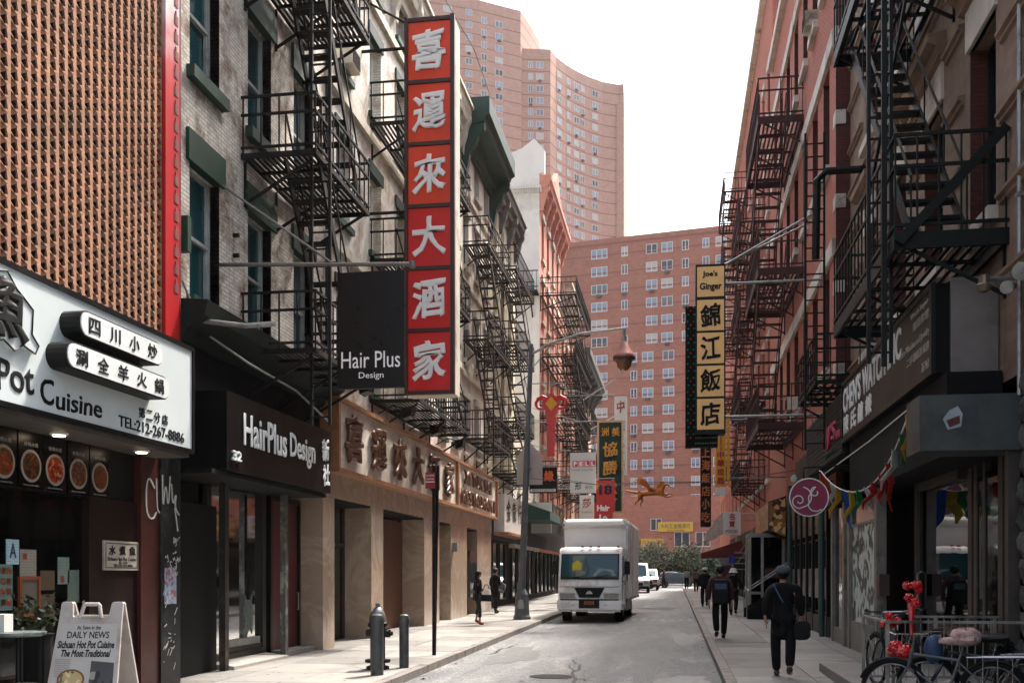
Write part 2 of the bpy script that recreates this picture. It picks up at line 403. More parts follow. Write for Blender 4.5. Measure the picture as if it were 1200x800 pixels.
def fire_escape(label, s, Xw, dep, Y0, Y1, levels, mat, rise='near', rail=1.0, stair_out=None, slats=9, ladder=None, group='iron fire escapes on the building fronts', solid_fascia=False, nt=11, sw=.62, y_in=.35):
    """iron balconies joined by stairs. rise='near': each stair climbs towards the camera"""
    b = thing('fire_escape', label, 'fire escape', (Xw, Y0, levels[-1]), group=group)
    X = lambda o: Xw + s*o
    def bx(mb, o0, o1, y0, y1, z0, z1):
        a, c = sorted((X(o0), X(o1))); return mb.box(a, c, y0, y1, z0, z1)
    for li, z in enumerate(levels):
        fr = MB(); t = .05; fh = .22 if solid_fascia else .09
        bx(fr, 0, dep, Y0, Y0+t, z-fh, z); bx(fr, 0, dep, Y1-t, Y1, z-fh, z); bx(fr, dep-t, dep, Y0+t, Y1-t, z-fh, z); bx(fr, .03, .03+t, Y0+t, Y1-t, z-fh, z)
        for k in range(1, 4): y = Y0+(Y1-Y0)*k/4; bx(fr, .08, dep-t, y-.025, y+.025, z-.08, z-.025)
        part('platform_frame', fr, mat, b)
        gr = MB()
        for k in range(slats):
            o = .12+(dep-.24)*k/(slats-1); bx(gr, o-.028, o+.028, Y0+t, Y1-t, z-.024, z-.004)
        part('grating', gr, mat, b)
        rl = MB(); r = .022
        for zz in (z+rail, z+rail*.68, z+.1):
            bx(rl, 0, dep, Y0, Y0+r*1.6, zz-r, zz+r); bx(rl, 0, dep, Y1-r*1.6, Y1, zz-r, zz+r); bx(rl, dep-r*1.6, dep, Y0+r*1.6, Y1-r*1.6, zz-r, zz+r)
        part('handrail', rl, mat, b)
        ba = MB(); q = .012
        nb = max(2, int(dep/.28))
        for k in range(nb+1):
            o = .04+(dep-.06)*k/nb
            for y in (Y0+.018, Y1-.018): bx(ba, o-q, o+q, y-q, y+q, z, z+rail-.02)
        nb = int((Y1-Y0)/.3)
        for k in range(1, nb): y = Y0+(Y1-Y0)*k/nb; bx(ba, dep-.03, dep-.006, y-q, y+q, z, z+rail-.02)
        part('baluster', ba, mat, b, kind='stuff')
        for y in (Y0+.15, (Y0+Y1)/2, Y1-.15):
            br = MB().bar((X(0), y, z-.85), (X(dep*.92), y, z-.12), .045); bx(br, 0, .04, y-.02, y+.02, z-.9, z-.1)
            part('bracket', br, mat, b)
    for li in range(len(levels)-1):
        zt, zb = levels[li], levels[li+1]
        o0 = (stair_out if stair_out is not None else dep-sw-.08); o1 = o0+sw
        ya, yb = (Y0+y_in, Y1-y_in*1.2) if rise == 'near' else (Y1-y_in, Y0+y_in*1.2)
        st = MB()
        for o in (o0, o1):
            st.bar((X(o), ya, zt), (X(o), yb, zb), .04, .16)
            st.bar((X(o), ya, zt+.85), (X(o), yb, zb+.85), .03, .03)
            for k in range(5):
                u = k/4; y = ya+(yb-ya)*u; z = zt+(zb-zt)*u; st.bar((X(o), y, z), (X(o), y, z+.85), .022)
        so = part('stair', st, mat, b)
        key = (round(sw,2), mat.name)
        if key not in TREAD:
            TREAD[key] = MB().box(-sw/2, sw/2, -.1, .1, -.022, .022).mesh('tread'); TREAD[key].materials.append(mat)
        for k in range(1, nt+1):
            u = k/(nt+1)
            part('tread', TREAD[key], None, so, loc=(X((o0+o1)/2), ya+(yb-ya)*u, zt+(zb-zt)*u))
    if ladder:
        for (o, y, zt, zb, wd) in ladder:
            ld = MB(); 
            for k in (-1, 1): ld.bar((X(o+k*wd/2), y, zb), (X(o+k*wd/2), y, zt), .05)
            lo = part('ladder', ld, mat, b)
            nr = int((zt-zb)/.3); key = ('rung', round(wd,2), mat.name)
            if key not in TREAD:
                TREAD[key] = MB().box(-wd/2+.02, wd/2-.02, -.014, .014, -.014, .014).mesh('rung'); TREAD[key].materials.append(mat)
            for k in range(nr): part('rung', TREAD[key], None, lo, loc=(X(o), y, zb+.15+k*.3))
    return b

# ------------------------------------------------------------------ ground, road, pavements
gm = MB()
def strip(mb, x0, x1, y0, y1, dz):
    ys = [y0]+[y for y in (150,) if y0 < y < y1]+[y1]
    for a, b in zip(ys, ys[1:]): mb.quad((x0,a,g(a)+dz),(x1,a,g(a)+dz),(x1,b,g(b)+dz),(x0,b,g(b)+dz))
strip(gm, -500, 500, -60, 900, -.16)
struct('ground', gm, paint('ground', '#55524e', rough=.9, var=.2, scale=.4, bump=.2))
def asphalt():
    m, n, l, b = nodes('asphalt'); geo = N(n, 'ShaderNodeNewGeometry')
    big = N(n, 'ShaderNodeTexNoise', Scale=.35, Detail=8.0, Roughness=.6, Distortion=.6); l.new(geo.outputs['Position'], big.inputs['Vector'])
    mp = N(n, 'ShaderNodeMapping'); mp.inputs['Scale'].default_value = (1.6, .35, 1); l.new(geo.outputs['Position'], mp.inputs[0])
    pat = N(n, 'ShaderNodeTexNoise', Scale=.55, Detail=5.0, Roughness=.5, Distortion=1.5); l.new(mp.outputs[0], pat.inputs['Vector'])
    r0 = ramp(n, [(.36, lin('#444546')), (.46, lin('#565757')), (.56, lin('#6e6e6c')), (.66, lin('#858480'))]); l.new(pat.outputs[0], r0.inputs[0])
    fine = N(n, 'ShaderNodeTexVoronoi', Scale=24.0); l.new(geo.outputs['Position'], fine.inputs['Vector'])
    rf = ramp(n, [(0, (.45,.45,.45,1)), (.45, (1,1,1,1)), (1, (1.25,1.25,1.25,1))]); l.new(fine.outputs['Distance'], rf.inputs[0])
    mx = N(n, 'ShaderNodeMix', data_type='RGBA', blend_type='MULTIPLY'); mx.inputs['Factor'].default_value = 1.0
    l.new(r0.outputs[0], mx.inputs['A']); l.new(rf.outputs[0], mx.inputs['B'])
    sp = N(n, 'ShaderNodeTexNoise', Scale=90.0, Detail=2.0); l.new(geo.outputs['Position'], sp.inputs['Vector'])
    rs = ramp(n, [(.6, (0,0,0,1)), (.68, (1,1,1,1))]); l.new(sp.outputs[0], rs.inputs[0])
    m2 = N(n, 'ShaderNodeMix', data_type='RGBA'); l.new(rs.outputs[0], m2.inputs['Factor']); l.new(mx.outputs['Result'], m2.inputs['A']); m2.inputs['B'].default_value = lin('#a5a29b')
    mid = N(n, 'ShaderNodeTexNoise', Scale=7.0, Detail=6.0, Roughness=.7); l.new(geo.outputs['Position'], mid.inputs['Vector']); rm_ = ramp(n, [(.35, (.68,.68,.68,1)), (.65, (1.22,1.22,1.22,1))]); l.new(mid.outputs[0], rm_.inputs[0])
    m3 = N(n, 'ShaderNodeMix', data_type='RGBA', blend_type='MULTIPLY'); m3.inputs['Factor'].default_value = 1; l.new(m2.outputs['Result'], m3.inputs['A']); l.new(rm_.outputs[0], m3.inputs['B'])
    l.new(m3.outputs['Result'], b.inputs['Base Color'])
    rr = N(n, 'ShaderNodeMapRange'); rr.inputs['From Min'].default_value = .35; rr.inputs['From Max'].default_value = .6; rr.inputs['To Min'].default_value = .5; rr.inputs['To Max'].default_value = .85
    l.new(pat.outputs[0], rr.inputs[0]); l.new(rr.outputs[0], b.inputs['Roughness'])
    bp = N(n, 'ShaderNodeBump', Strength=1.0, Distance=.02); l.new(fine.outputs['Distance'], bp.inputs['Height']); l.new(bp.outputs[0], b.inputs['Normal'])
    return m
asph = asphalt()
rd = MB(); strip(rd, -4.38, .78, -20, 96, -.13); struct('road', rd, asph)
rd = MB(); strip(rd, -160, 160, 96, 106, -.125); struct('cross_road', rd, asph)
mk = paint('worn_white_paint', '#8f8d88', rough=.8, var=.35, scale=9, dirt='#5a5956')
LXC, RXC = -4.38, .78
slabm = [paint('concrete_%d' % i, c, rough=.85, var=.14, scale=1.6, dirt=d, bump=.25) for i, (c, d) in enumerate((('#7a7772','#68645e'),('#827f7a','#706c66'),('#73706b','#605c57'),('#898680','#76726b')))]
kerbm = paint('granite_kerb', '#77706a', rough=.8, var=.3, scale=6, dirt='#4c4540', bump=.4)
def slope_box(dx, dy, z0, z1, mat, name):
    s_ = .006; n = MB(); v = []
    for z in (z0, z1): v += [(0,0,z),(dx,0,z),(dx,dy,z+dy*s_),(0,dy,z+dy*s_)]
    n.v = v; n.f = [(0,3,2,1),(4,5,6,7),(0,1,5,4),(1,2,6,5),(2,3,7,6),(3,0,4,7)]
    m = n.mesh(name); m.materials.append(mat); return m
def pavement(name, x0, x1, ya, yb, cols, dy, kx):
    base = MB(); strip(base, x0, x1, ya, yb, -.012)
    p = struct(name, base, paint('joint_dirt', '#45403b', rough=.95))
    W = (x1-x0)/cols; ms = [slope_box(W-.012, dy-.012, -.11, 0, m, 'paving_slab') for m in slabm]
    y = 6.0; r = 0
    while y < yb-dy and y < 72:
        for c in range(cols):
            o = part('paving_slab', ms[random.randrange(4)], None, p, loc=(x0+c*W+.006, y, g(y)+random.uniform(-.003, .003)))
        y += dy; r += 1
    far = MB(); strip(far, x0, x1, y, yb, 0); part('far_slabs', far, slabm[0], p)
    k0, k1 = kx; km = slope_box(k1-k0, 2.37, -.16, .004, kerbm, 'kerb_stone')
    y = 6.0
    while y < 94: part('kerb_stone', km, None, p, loc=(k0, y, g(y)+random.uniform(-.004,.004))); y += 2.4
    return p
pavement('left_pavement', -8.2, LXC-.17, -10, 95, 3, 1.5, (LXC-.165, LXC))
pavement('right_pavement', RXC+.17, 4.6, -10, 95, 3, 1.55, (RXC, RXC+.165))
st = MB(); strip(st, -9, 9, 106, 112, 0); struct('far_pavement', st, slabm[1])
# stop line and crossing bars worn into the road
for i in range(7):
    q = MB(); y = 36.5; x = -1.5+i*.33; strip(q, x, x+.18, y, y+1.5, -.126)
    o = part('road_marking', q, mk, None); o['kind'] = 'structure'
# iron covers and the raised landing
# utility cuts, sealed cracks and gutter dirt on the road
cutm = [paint('asphalt_patch_%d' % i, c, rough=.85, var=.3, scale=7, bump=.6, dirt=d) for i, (c, d) in enumerate((('#7a7975','#6a6966'),('#8c8b86','#7a7975'),('#5c5c5a','#6a6966')))]
for i, (xa, xb, ya, yb) in enumerate(((-.9,.5,21.4,23.2),(-.1,.7,25.2,30.0),(-3.9,-2.9,19.6,24.0),(-1.9,.3,33.6,35.4),(-.3,.65,16.4,18.0),(-1.6,.2,46,49))):
    q = MB(); rnd = random.Random(i); n_ = 46; pts = []
    for k in range(n_):
        a = 2*math.pi*k/n_; c_, s_ = math.cos(a), math.sin(a); f_ = .5*(1+.16*math.sin(3*a+i)+.1*math.sin(7*a+2*i))*rnd.uniform(.88,1.04)
        pts.append(((xa+xb)/2+(xb-xa)*f_*c_, (ya+yb)/2+(yb-ya)*f_*s_))
    q.quad(*[(x, y, g(y)-.1262+.0003*i) for x, y in pts]); o = part('road_patch', q, cutm[i%3], None); o['kind'] = 'structure'
crk = MB(); rnd = random.Random(12)
for k in range(16):
    x, y = rnd.uniform(-4.1,.6), rnd.uniform(14,48); dx, dy = rnd.choice(((.5,.1),(.05,1.2),(.25,.7))); w_ = rnd.uniform(.012,.03)
    p0 = (x, y)
    for j in range(rnd.randint(6,16)):
        p1 = (p0[0]+dx*.35*rnd.uniform(-.1,1)+rnd.gauss(0,.06), p0[1]+dy*.35*rnd.uniform(.3,1)+rnd.gauss(0,.08))
        if not (-4.3 < p1[0] < .7): break
        crk.quad((p0[0]-w_,p0[1],g(p0[1])-.1235),(p0[0]+w_,p0[1]+w_,g(p0[1])-.1235),(p1[0]+w_,p1[1]+w_,g(p1[1])-.1235),(p1[0]-w_,p1[1],g(p1[1])-.1235)); p0 = p1
o = part('road_cracks', crk, paint('tar', '#1a1a1a', rough=.5, var=.3), None); o['kind'] = 'structure'
lit = MB()
for k in range(260):
    side = rnd.random(); y = rnd.uniform(12,45); x = (LXC+abs(rnd.gauss(0,.12))) if side < .5 else (RXC-abs(rnd.gauss(0,.12))); s_ = rnd.uniform(.008,.04)
    a = rnd.random()*6; u = Vector((math.cos(a)*s_, math.sin(a)*s_, rnd.uniform(-.2,.4)*s_)); w = Vector((-u.y, u.x, 0))*rnd.uniform(.3,1); p = Vector((x, y, g(y)-.118))
    lit.quad(p-u-w, p+u-w, p+u+w, p-u+w)
o = part('gutter_litter', lit, paint('litter', '#77736a', rough=.9, var=.7, scale=15, dirt='#3a352e'), None); tag(o, 'scraps and grit lying in both gutters', 'litter', kind='stuff')
spots = MB()
for k in range(420):
    lft = rnd.random() < .6; x = rnd.uniform(-7.4,-4.7) if lft else rnd.uniform(1.1,3.9); y = rnd.uniform(12,45); r_ = rnd.uniform(.012,.035)
    spots.quad(*[(x+r_*math.cos(a*1.05)*rnd.uniform(.8,1.2), y+r_*math.sin(a*1.05)*1.2, g(y)+.0045) for a in range(6)])
o = part('gum_spots', spots, paint('gum', '#4a4744', rough=.8), None); tag(o, 'dark spots of old gum trodden into both pavements', 'gum spots', kind='stuff')
cov = thing('manhole_cover', 'flat round iron cover set in the road', 'manhole cover', (-2.1, 17.6, g(17.6)-.126), local=False)
part('lid', MB().lathe([(.0,.002),(.38,.002),(.38,.006),(.30,.006),(.29,.012),(0,.012)], (-2.1,17.6,g(17.6)-.13), 24), iron, cov)
lm = MB(); lm.prism([(2.42,g(12)-.1),(2.42,.25),(4.4,.25),(4.4,g(12)-.1)], 'y', 12.96, 17.9); 
struct('raised_landing', lm, slabm[2])

# ================================================================== LEFT SIDE (facades on X = -7.6)
XL = -7.6
# ---- building with the pierced clay-block screen
terra = paint('clay_block', '#a0755a', rough=.85, var=.3, scale=1.3, bump=.2, dirt='#8a5e44')
_n = terra.node_tree.nodes; _l = terra.node_tree.links                 # every block fired a slightly different shade
_g = N(_n, 'ShaderNodeNewGeometry'); _s = N(_n, 'ShaderNodeVectorMath', operation='SNAP'); _s.inputs[1].default_value = (10, .186, .1615/2)
_l.new(_g.outputs['Position'], _s.inputs[0]); _w = N(_n, 'ShaderNodeTexWhiteNoise', noise_dimensions='3D'); _l.new(_s.outputs[0], _w.inputs['Vector'])
_r = ramp(_n, [(0, (.78,.78,.78,1)), (1, (1.12,1.1,1.08,1))]); _l.new(_w.outputs['Value'], _r.inputs[0])
_m = N(_n, 'ShaderNodeMix', data_type='RGBA', blend_type='MULTIPLY'); _m.inputs['Factor'].default_value = 1
_b = _n['Principled BSDF']; _l.new(_b.inputs['Base Color'].links[0].from_socket, _m.inputs['A']); _l.new(_r.outputs[0], _m.inputs['B']); _l.new(_m.outputs['Result'], _b.inputs['Base Color'])
b0 = thing('screen_front_building', 'shop building fronted by a honeycomb screen of tan clay blocks above a white sign', 'building', (XL, 7, .05))
part('wall', MB().box(XL-8, XL-.06, 5.0, 14.2, 3.5, 13.6), blkm, b0)
CW, CH, CD = .186, .1615, .022
blk_m = MB()
def cp(u, v, d=0): return (-d, (u-.5)*CW, (.5-v)*CH)
fl = blk_m
fl.quad(cp(0,0), cp(.22,0), cp(.22,1), cp(0,1))                                    # upright rib
fl.quad(cp(.22,-.13), cp(.57,.14), cp(.8,.33), cp(.22,.0))
fl.quad(cp(.57,.14), cp(.95,-.03), cp(.95,.97), cp(.8,.33)); fl.quad(cp(.95,-.03), cp(1,-.03), cp(1,.97), cp(.95,.97))
fl.quad(cp(.22,0,.075), cp(.22,.87,.075), cp(.8,.33,-.02)); fl.quad(cp(.22,0), cp(.22,0,.075), cp(.8,.33,-.012))   # leaning facet
fl.quad(cp(.8,.33), cp(.95,.97), cp(.95,.97,CD), cp(.8,.33,CD)); fl.quad(cp(.95,.97), cp(.57,1.14), cp(.57,1.14,CD), cp(.95,.97,CD))
fl.quad(cp(.22,0), cp(.22,1), cp(.22,1,CD), cp(.22,0,CD)); fl.quad(cp(0,0), cp(0,1), cp(0,1,CD), cp(0,0,CD))
bmesh_ = blk_m.mesh('clay_block', fix=False); bmesh_.materials.append(terra)
rest = MB(); cells = []
y = 7.2; ci = 0
while y < 14.15:
    z = 5.02 + (CH/2 if ci % 2 else 0)
    while z < 13.4:
        cells.append((y, z)); z += CH
    y += CW; ci += 1
def vis(c):
    y, z = c; t = (y*math.cos(.157)+7.5*math.sin(.157)); px = 600+1200*(-7.5*math.cos(.157)+y*math.sin(.157))/t; py = 672-1200*(z-1.75)/t
    return (0 if (px > -12 and py > -12) else 1, t)
cells.sort(key=vis)
for i, (y, z) in enumerate(cells):
    if i < 298: part('clay_block', bmesh_, None, b0, loc=(-7.5, y, z))
    else:
        n = len(rest.v); rest.v += [(a-7.5, b_+y, c+z) for a, b_, c in blk_m.v]; rest.f += [tuple(n+k for k in f) for f in blk_m.f]
mm_ = rest.mesh('clay_blocks', fix=False); mm_.materials.append(terra); part('clay_blocks', mm_, None, b0, kind='stuff')
part('screen_base', MB().box(-7.62, -7.46, 5.0, 14.2, 4.8, 4.94), blkm, b0)
# red upright between the two fronts
redfade, n_, l_, b_ = nodes('faded_red_panel')
geo = N(n_, 'ShaderNodeNewGeometry'); sp = N(n_, 'ShaderNodeSeparateXYZ'); l_.new(geo.outputs['Position'], sp.inputs[0])
no = N(n_, 'ShaderNodeTexNoise', Scale=1.5, Detail=5.0); l_.new(geo.outputs['Position'], no.inputs['Vector'])
ma = N(n_, 'ShaderNodeMath', operation='MULTIPLY_ADD'); l_.new(no.outputs[0], ma.inputs[0]); ma.inputs[1].default_value = 1.6; l_.new(sp.outputs[2], ma.inputs[2])
mr = N(n_, 'ShaderNodeMapRange'); mr.inputs['From Min'].default_value = 9.6; mr.inputs['From Max'].default_value = 10.9; l_.new(ma.outputs[0], mr.inputs[0])
rp = ramp(n_, [(0, lin('#b3161c')), (.6, lin('#b8454a')), (1, lin('#cfc6c6'))]); l_.new(mr.outputs[0], rp.inputs[0]); l_.new(rp.outputs[0], b_.inputs['Base Color']); b_.inputs['Roughness'].default_value = .45
rs = thing('vertical_sign', 'tall narrow red sign board faded to white at its top beside the clay-block screen', 'sign', (-7.3, 14.3, 5.1))
part('board', MB().box(-7.62, -7.45, 14.2, 14.62, 5.0, 13.4), redfade, rs)
part('edge_trim', MB().box(-7.62, -7.46, 14.62, 14.70, 5.0, 13.4), paint('old_red', '#6e1d1c', var=.4, scale=8, dirt='#3a1512'), rs)
mt = MB()
for k in range(26):
    z = 6.0+k*.27; mt.box(-7.452, -7.44, 14.46, 14.58, z, z+.14); mt.box(-7.452, -7.435, 14.49, 14.52, z+.02, z+.2)
part('raised_letters', mt, paint('letter_grey', '#8a4a4c', var=.4, scale=9), rs, kind='stuff')

# white restaurant fascia
signw = paint('white_acrylic', '#ccd4d4', rough=.35, var=.05, scale=.8, bump=0)
ink = paint('black_ink', '#0d0d0e', rough=.6, var=.3, bump=0)
sf = thing('shop_sign', 'long white restaurant sign in black brush lettering reading Pot Cuisine with a phone number', 'sign', (-6.95, 8, 3.5))
part('sign_box', MB().box(-7.58, -6.97, 6.5, 14.06, 3.52, 5.04), blkm, sf)
part('sign_face', MB().box(-6.97, -6.95, 6.52, 14.04, 3.56, 4.99), signw, sf)
fr = MB()
for a in ((6.5,14.06,4.99,5.05),(6.5,14.06,3.5,3.56)): fr.box(-6.98,-6.925,*a)
fr.box(-6.98,-6.925,14.02,14.07,3.56,4.99); part('frame', fr, blk, sf)
def glyph_row(chars, ys, z, w, h, X, parent, mat, ang=90, depth=.012, **k):
    for c, y in zip(chars, ys): text(c, w, h, depth, mat, parent, (X, y, z), ang, name='character', **k)
# big fish character with an outline
ol = [(9.2, 4.1), (9.4, 4.19), (9.52, 4.12), (9.7, 4.19), (9.88, 4.11), (10.02, 4.2), (10.24, 4.15), (10.3, 4.25), (10.18, 4.35), (10.2, 4.62), (10.02, 4.72), (9.92, 4.77), (9.76, 4.92), (9.52, 4.86), (9.3, 4.68), (9.2, 4.58)]
part('character_outline', MB().prism(ol, 'x', -6.95, -6.90), signw, sf)
part('outline_line', MB().tube([(-6.895,p[0],p[1]) for p in ol+ol[:1]], .011, 5), ink, sf)
text('魚', .82, .7, .03, ink, sf, (-6.88, 9.7, 4.5), 90, name='character', bold=.045, brush=1)
for w_, yc, zc, ww, hh in (('Hot', 8.6, 3.83, .7, .3), ('Pot', 9.98, 3.84, .62, .34), ('C', 10.53, 3.79, .25, .29), ('uisine', 11.17, 3.74, .95, .23)):
    text(w_, ww, hh, .012, ink, sf, (-6.945, yc, zc), 90, brush=.55, bold=.012)
text('TEL:212-267-8886', 1.75, .145, .012, ink, sf, (-6.945, 12.9, 3.69), 90, bold=.008)
glyph_row('第二分店', (12.6, 12.8, 13.0, 13.22), 3.875, .16, .14, -6.945, sf, ink, brush=.5)
tx = paint('pill_white', '#dcdfdd', rough=.4, var=.04, bump=0)
for body, ya, yb, zc, hh in (('四川小炒', 10.78, 12.66, 4.63, .27), ('涮全羊火鍋', 10.52, 12.84, 4.215, .27)):
    def pill(r, ext=0):
        pts = []
        for k in range(9): a = math.pi/2+math.pi*k/8; pts.append((ya+hh/2+r*math.cos(a)-ext*0, zc+r*math.sin(a)))
        for k in range(9): a = -math.pi/2+math.pi*k/8; pts.append((yb-hh/2+r*math.cos(a), zc+r*math.sin(a)))
        return pts
    pb = thing('sign_plaque', ('upper' if hh and zc > 4.4 else 'lower') + ' rounded white plaque on the white restaurant sign with %s black characters' % ('four' if len(body)==4 else 'five'), 'sign plaque', (-6.9, ya, zc), group='rounded plaques on the white restaurant sign')
    part('plaque_side', MB().prism(pill(hh/2+.02), 'x', -6.95, -6.70), ink, pb)
    part('plaque_face', MB().prism(pill(hh/2), 'x', -6.70, -6.685), tx, pb)
    n = len(body)
    for i, c in enumerate(body):
        text(c, .24, .19, .012, ink, pb, (-6.682, ya+.27+(yb-ya-.54)*i/(n-1), zc), 90, name='character', bold=.018, brush=.5)
# soffit with downlights
so = struct('awning_soffit', MB().box(-7.9, -6.98, 6.5, 14.0, 3.44, 3.505), paint('soffit', '#4a4641', rough=.6, var=.4, scale=2, dirt='#2c2925'))
warm = bpy.data.materials.new('lamp_glow'); warm.use_nodes = True; _b = warm.node_tree.nodes['Principled BSDF']; _b.inputs['Emission Color'].default_value = (1,.75,.5,1); _b.inputs['Emission Strength'].default_value = 5
for i, (x, y) in enumerate(((-7.3, 11.3), (-7.2, 13.05))):
    L = thing('downlight', ['nearer', 'farther'][i]+' lit round downlight under the white restaurant sign', 'light', (x, y, 3.43), group='downlights under the white sign')
    part('trim_ring', MB().lathe([(.0,0),(.11,0),(.11,-.02),(.08,-.03),(0,-.03)], (x,y,3.44), 16), white, L)
    part('bulb', MB().lathe([(0,-.031),(.075,-.031),(.07,-.04),(0,-.045)], (x,y,3.44), 16), warm, L)
# menu pictures
def dish_mat(nm, c1, c2, c3, sc):
    m, n, l, b = nodes(nm); geo = N(n, 'ShaderNodeNewGeometry')
    v = N(n, 'ShaderNodeTexVoronoi', Scale=sc); l.new(geo.outputs['Position'], v.inputs['Vector'])
    r = ramp(n, [(0, lin(c1)), (.3, lin(c2)), (.55, lin(c1)), (.8, lin(c3))]); r.color_ramp.interpolation = 'CONSTANT' 
    sp_ = N(n, 'ShaderNodeSeparateColor'); l.new(v.outputs['Color'], sp_.inputs[0]); l.new(sp_.outputs[0], r.inputs[0]); l.new(r.outputs[0], b.inputs['Base Color']); b.inputs['Roughness'].default_value = .3
    return m
dishes = [dish_mat('stew_%d' % i, *c) for i, c in enumerate((('#6a2c10','#3a4418','#8a4a1c',34), ('#7a2c14','#2c3814','#984e20',26), ('#42200f','#26180c','#6a4424',40), ('#8c3014','#5a1a0c','#a8764a',22), ('#4e2612','#34140c','#7a4e2c',34), ('#5a3418','#361e10','#6a2c16',26)))]
plate = paint('plate', '#8c867c', rough=.3, var=.05, bump=0); boardm = paint('menu_board', '#060606', rough=.3, var=.2, bump=0); txtgrey = paint('menu_text', '#8c8a84', rough=.6, var=.1, bump=0)
dn = ('pale orange stew with greens', 'orange stew with green herbs', 'brown stew with pale bits', 'red stew with a pale strip of meat', 'brown mixed stew', 'dark brown stew beside the camera')
for i, yc in enumerate((10.1, 10.62, 11.12, 11.6, 12.1, 12.6)):
    o = thing('menu_picture', ('black menu picture of '+dn[i]), 'menu picture', (-7.55, yc, 3.0), group='row of menu pictures under the white sign')
    part('panel', MB().box(-7.6, -7.545, yc-.235, yc+.235, 2.76, 3.42), boardm, o)
    def disc(r, x, z=3.03):
        return MB().prism([(yc+r*math.cos(a*math.pi/14), z+r*math.sin(a*math.pi/14)) for a in range(28)], 'x', x, x+.004)
    part('bowl', disc(.195, -7.545), plate, o); part('stew', disc(.16, -7.54), dishes[i], o)
    text('香辣水煮', .27, .05, .003, txtgrey, o, (-7.543, yc, 3.285), 90); text('Spicy boiled fish', .3, .022, .003, txtgrey, o, (-7.543, yc, 2.80), 90)
# restaurant front below
shopf = thing('restaurant_shopfront', 'dark brown restaurant shopfront with papers taped in its window under the white sign', 'shopfront', (XL, 8, .05))
brn = paint('dark_brown_panel', '#1d0e0a', rough=.4, var=.4, scale=3, bump=.1)
brn2 = paint('red_brown_panel', '#3a150e', rough=.4, var=.35, scale=2, bump=.1, dirt='#240c08')
part('window_glass', MB().box(-7.66, -7.62, 6.5, 12.3, .55, 2.74), blkgl, shopf)
part('base_panel', MB().box(-7.9, -7.5, 6.5, 12.35, g(8)-.1, .55), brn, shopf)
part('header', MB().box(-7.9, -7.61, 6.5, 14.2, 2.74, 3.44), blkm, shopf)
part('mullion', MB().box(-7.62, -7.52, 12.3, 12.38, .55, 2.76), brn, shopf)
part('end_panel', MB().box(-7.9, -7.56, 12.38, 13.58, g(12)-.05, 2.76), brn, shopf)
part('red_panel', MB().box(-7.9, -7.5, 13.58, 14.1, g(13)-.05, 3.44), brn2, shopf)
# papers in the window
def paperm(nm, c, ink_='#3a3a38', sc=30):
    if nm in MATS: return MATS[nm]
    m, n, l, b = nodes(nm); geo = N(n, 'ShaderNodeNewGeometry'); sp = N(n, 'ShaderNodeSeparateXYZ'); l.new(geo.outputs['Position'], sp.inputs[0])
    w = N(n, 'ShaderNodeTexWave', Scale=sc/3.2, wave_type='BANDS', bands_direction='Z'); l.new(geo.outputs['Position'], w.inputs['Vector']); w.inputs['Distortion'].default_value = 1
    no = N(n, 'ShaderNodeTexNoise', Scale=sc*2.0, Detail=3.0); l.new(geo.outputs['Position'], no.inputs['Vector'])
    ml = N(n, 'ShaderNodeMath', operation='MULTIPLY'); l.new(w.outputs['Fac'], ml.inputs[0]); l.new(no.outputs[0], ml.inputs[1])
    r = ramp(n, [(.36, lin(c)), (.75, lin(ink_))]); l.new(ml.outputs[0], r.inputs[0]); l.new(r.outputs[0], b.inputs['Base Color']); b.inputs['Roughness'].default_value = .8
    MATS[nm] = m; return m
PAPERS = [('health_grade_card', 'pale blue card with a large letter A in the restaurant window', 10.76, 10.99, 1.86, 2.15, '#8fa9b2', 'grade card', None),
 ('notice', 'cream notice with a red picture below the blue letter card', 11.01, 11.32, 1.70, 2.04, '#7c776c', 'notice', None),
 ('menu_sheet', 'grid of small green and red food pictures low in the window', 10.45, 10.87, 1.33, 1.86, '#566a64', 'menu', None),
 ('framed_clipping', 'newspaper clipping in an orange wooden frame in the window', 11.02, 11.34, 1.28, 1.68, '#565044', 'framed clipping', '#7a3a1a'),
 ('brown_notice', 'upper brown paper notice right of the framed clipping', 11.40, 11.69, 1.55, 1.79, '#44341f', 'notice', None),
 ('brown_notice', 'lower brown paper notice right of the framed clipping', 11.40, 11.69, 1.22, 1.50, '#403222', 'notice', None),
 ('receipt_notice', 'narrow pale green paper with a red stamp at its foot', 11.76, 12.0, 1.62, 1.96, '#5f7268', 'notice', None),
 ('receipt_notice', 'narrow pale paper hanging beside the dark window edge', 11.97, 12.22, 1.38, 1.80, '#506058', 'notice', None)]
for i, (nm, lb, ya, yb, za, zb, c, cat, frm) in enumerate(PAPERS):
    o = thing(nm, lb, cat, (-7.615, ya, za))
    part('sheet', MB().box(-7.618, -7.61, ya, yb, za, zb), paperm('paper_%d' % i, c), o)
    if i == 0: text('A', .13, .17, .004, paint('grade_blue', '#0c2c4a', bump=0), o, (-7.607, 10.875, 2.02), 90, bold=.03)
    if i == 2:
        for r in range(4):
            for q in range(4): part('food_picture', MB().box(-7.609, -7.606, ya+.03+q*.095, ya+.1+q*.095, za+.06+r*.12, za+.13+r*.12), dishes[(r+q)%6], o)
    if i in (1, 6): part('stamp', MB().box(-7.609, -7.606, ya+.05, ya+.12, zb-.12 if i==1 else za+.02, zb-.05 if i==1 else za+.1), paint('stamp_red', '#7a2018', bump=0), o)
    if frm:
        f = MB()
        for a in ((ya-.04,ya,za-.04,zb+.04),(yb,yb+.04,za-.04,zb+.04),(ya,yb,za-.04,za),(ya,yb,zb,zb+.04)): f.box(-7.62,-7.59,*a)
        part('frame', f, paint('orange_wood', frm, rough=.5), o)
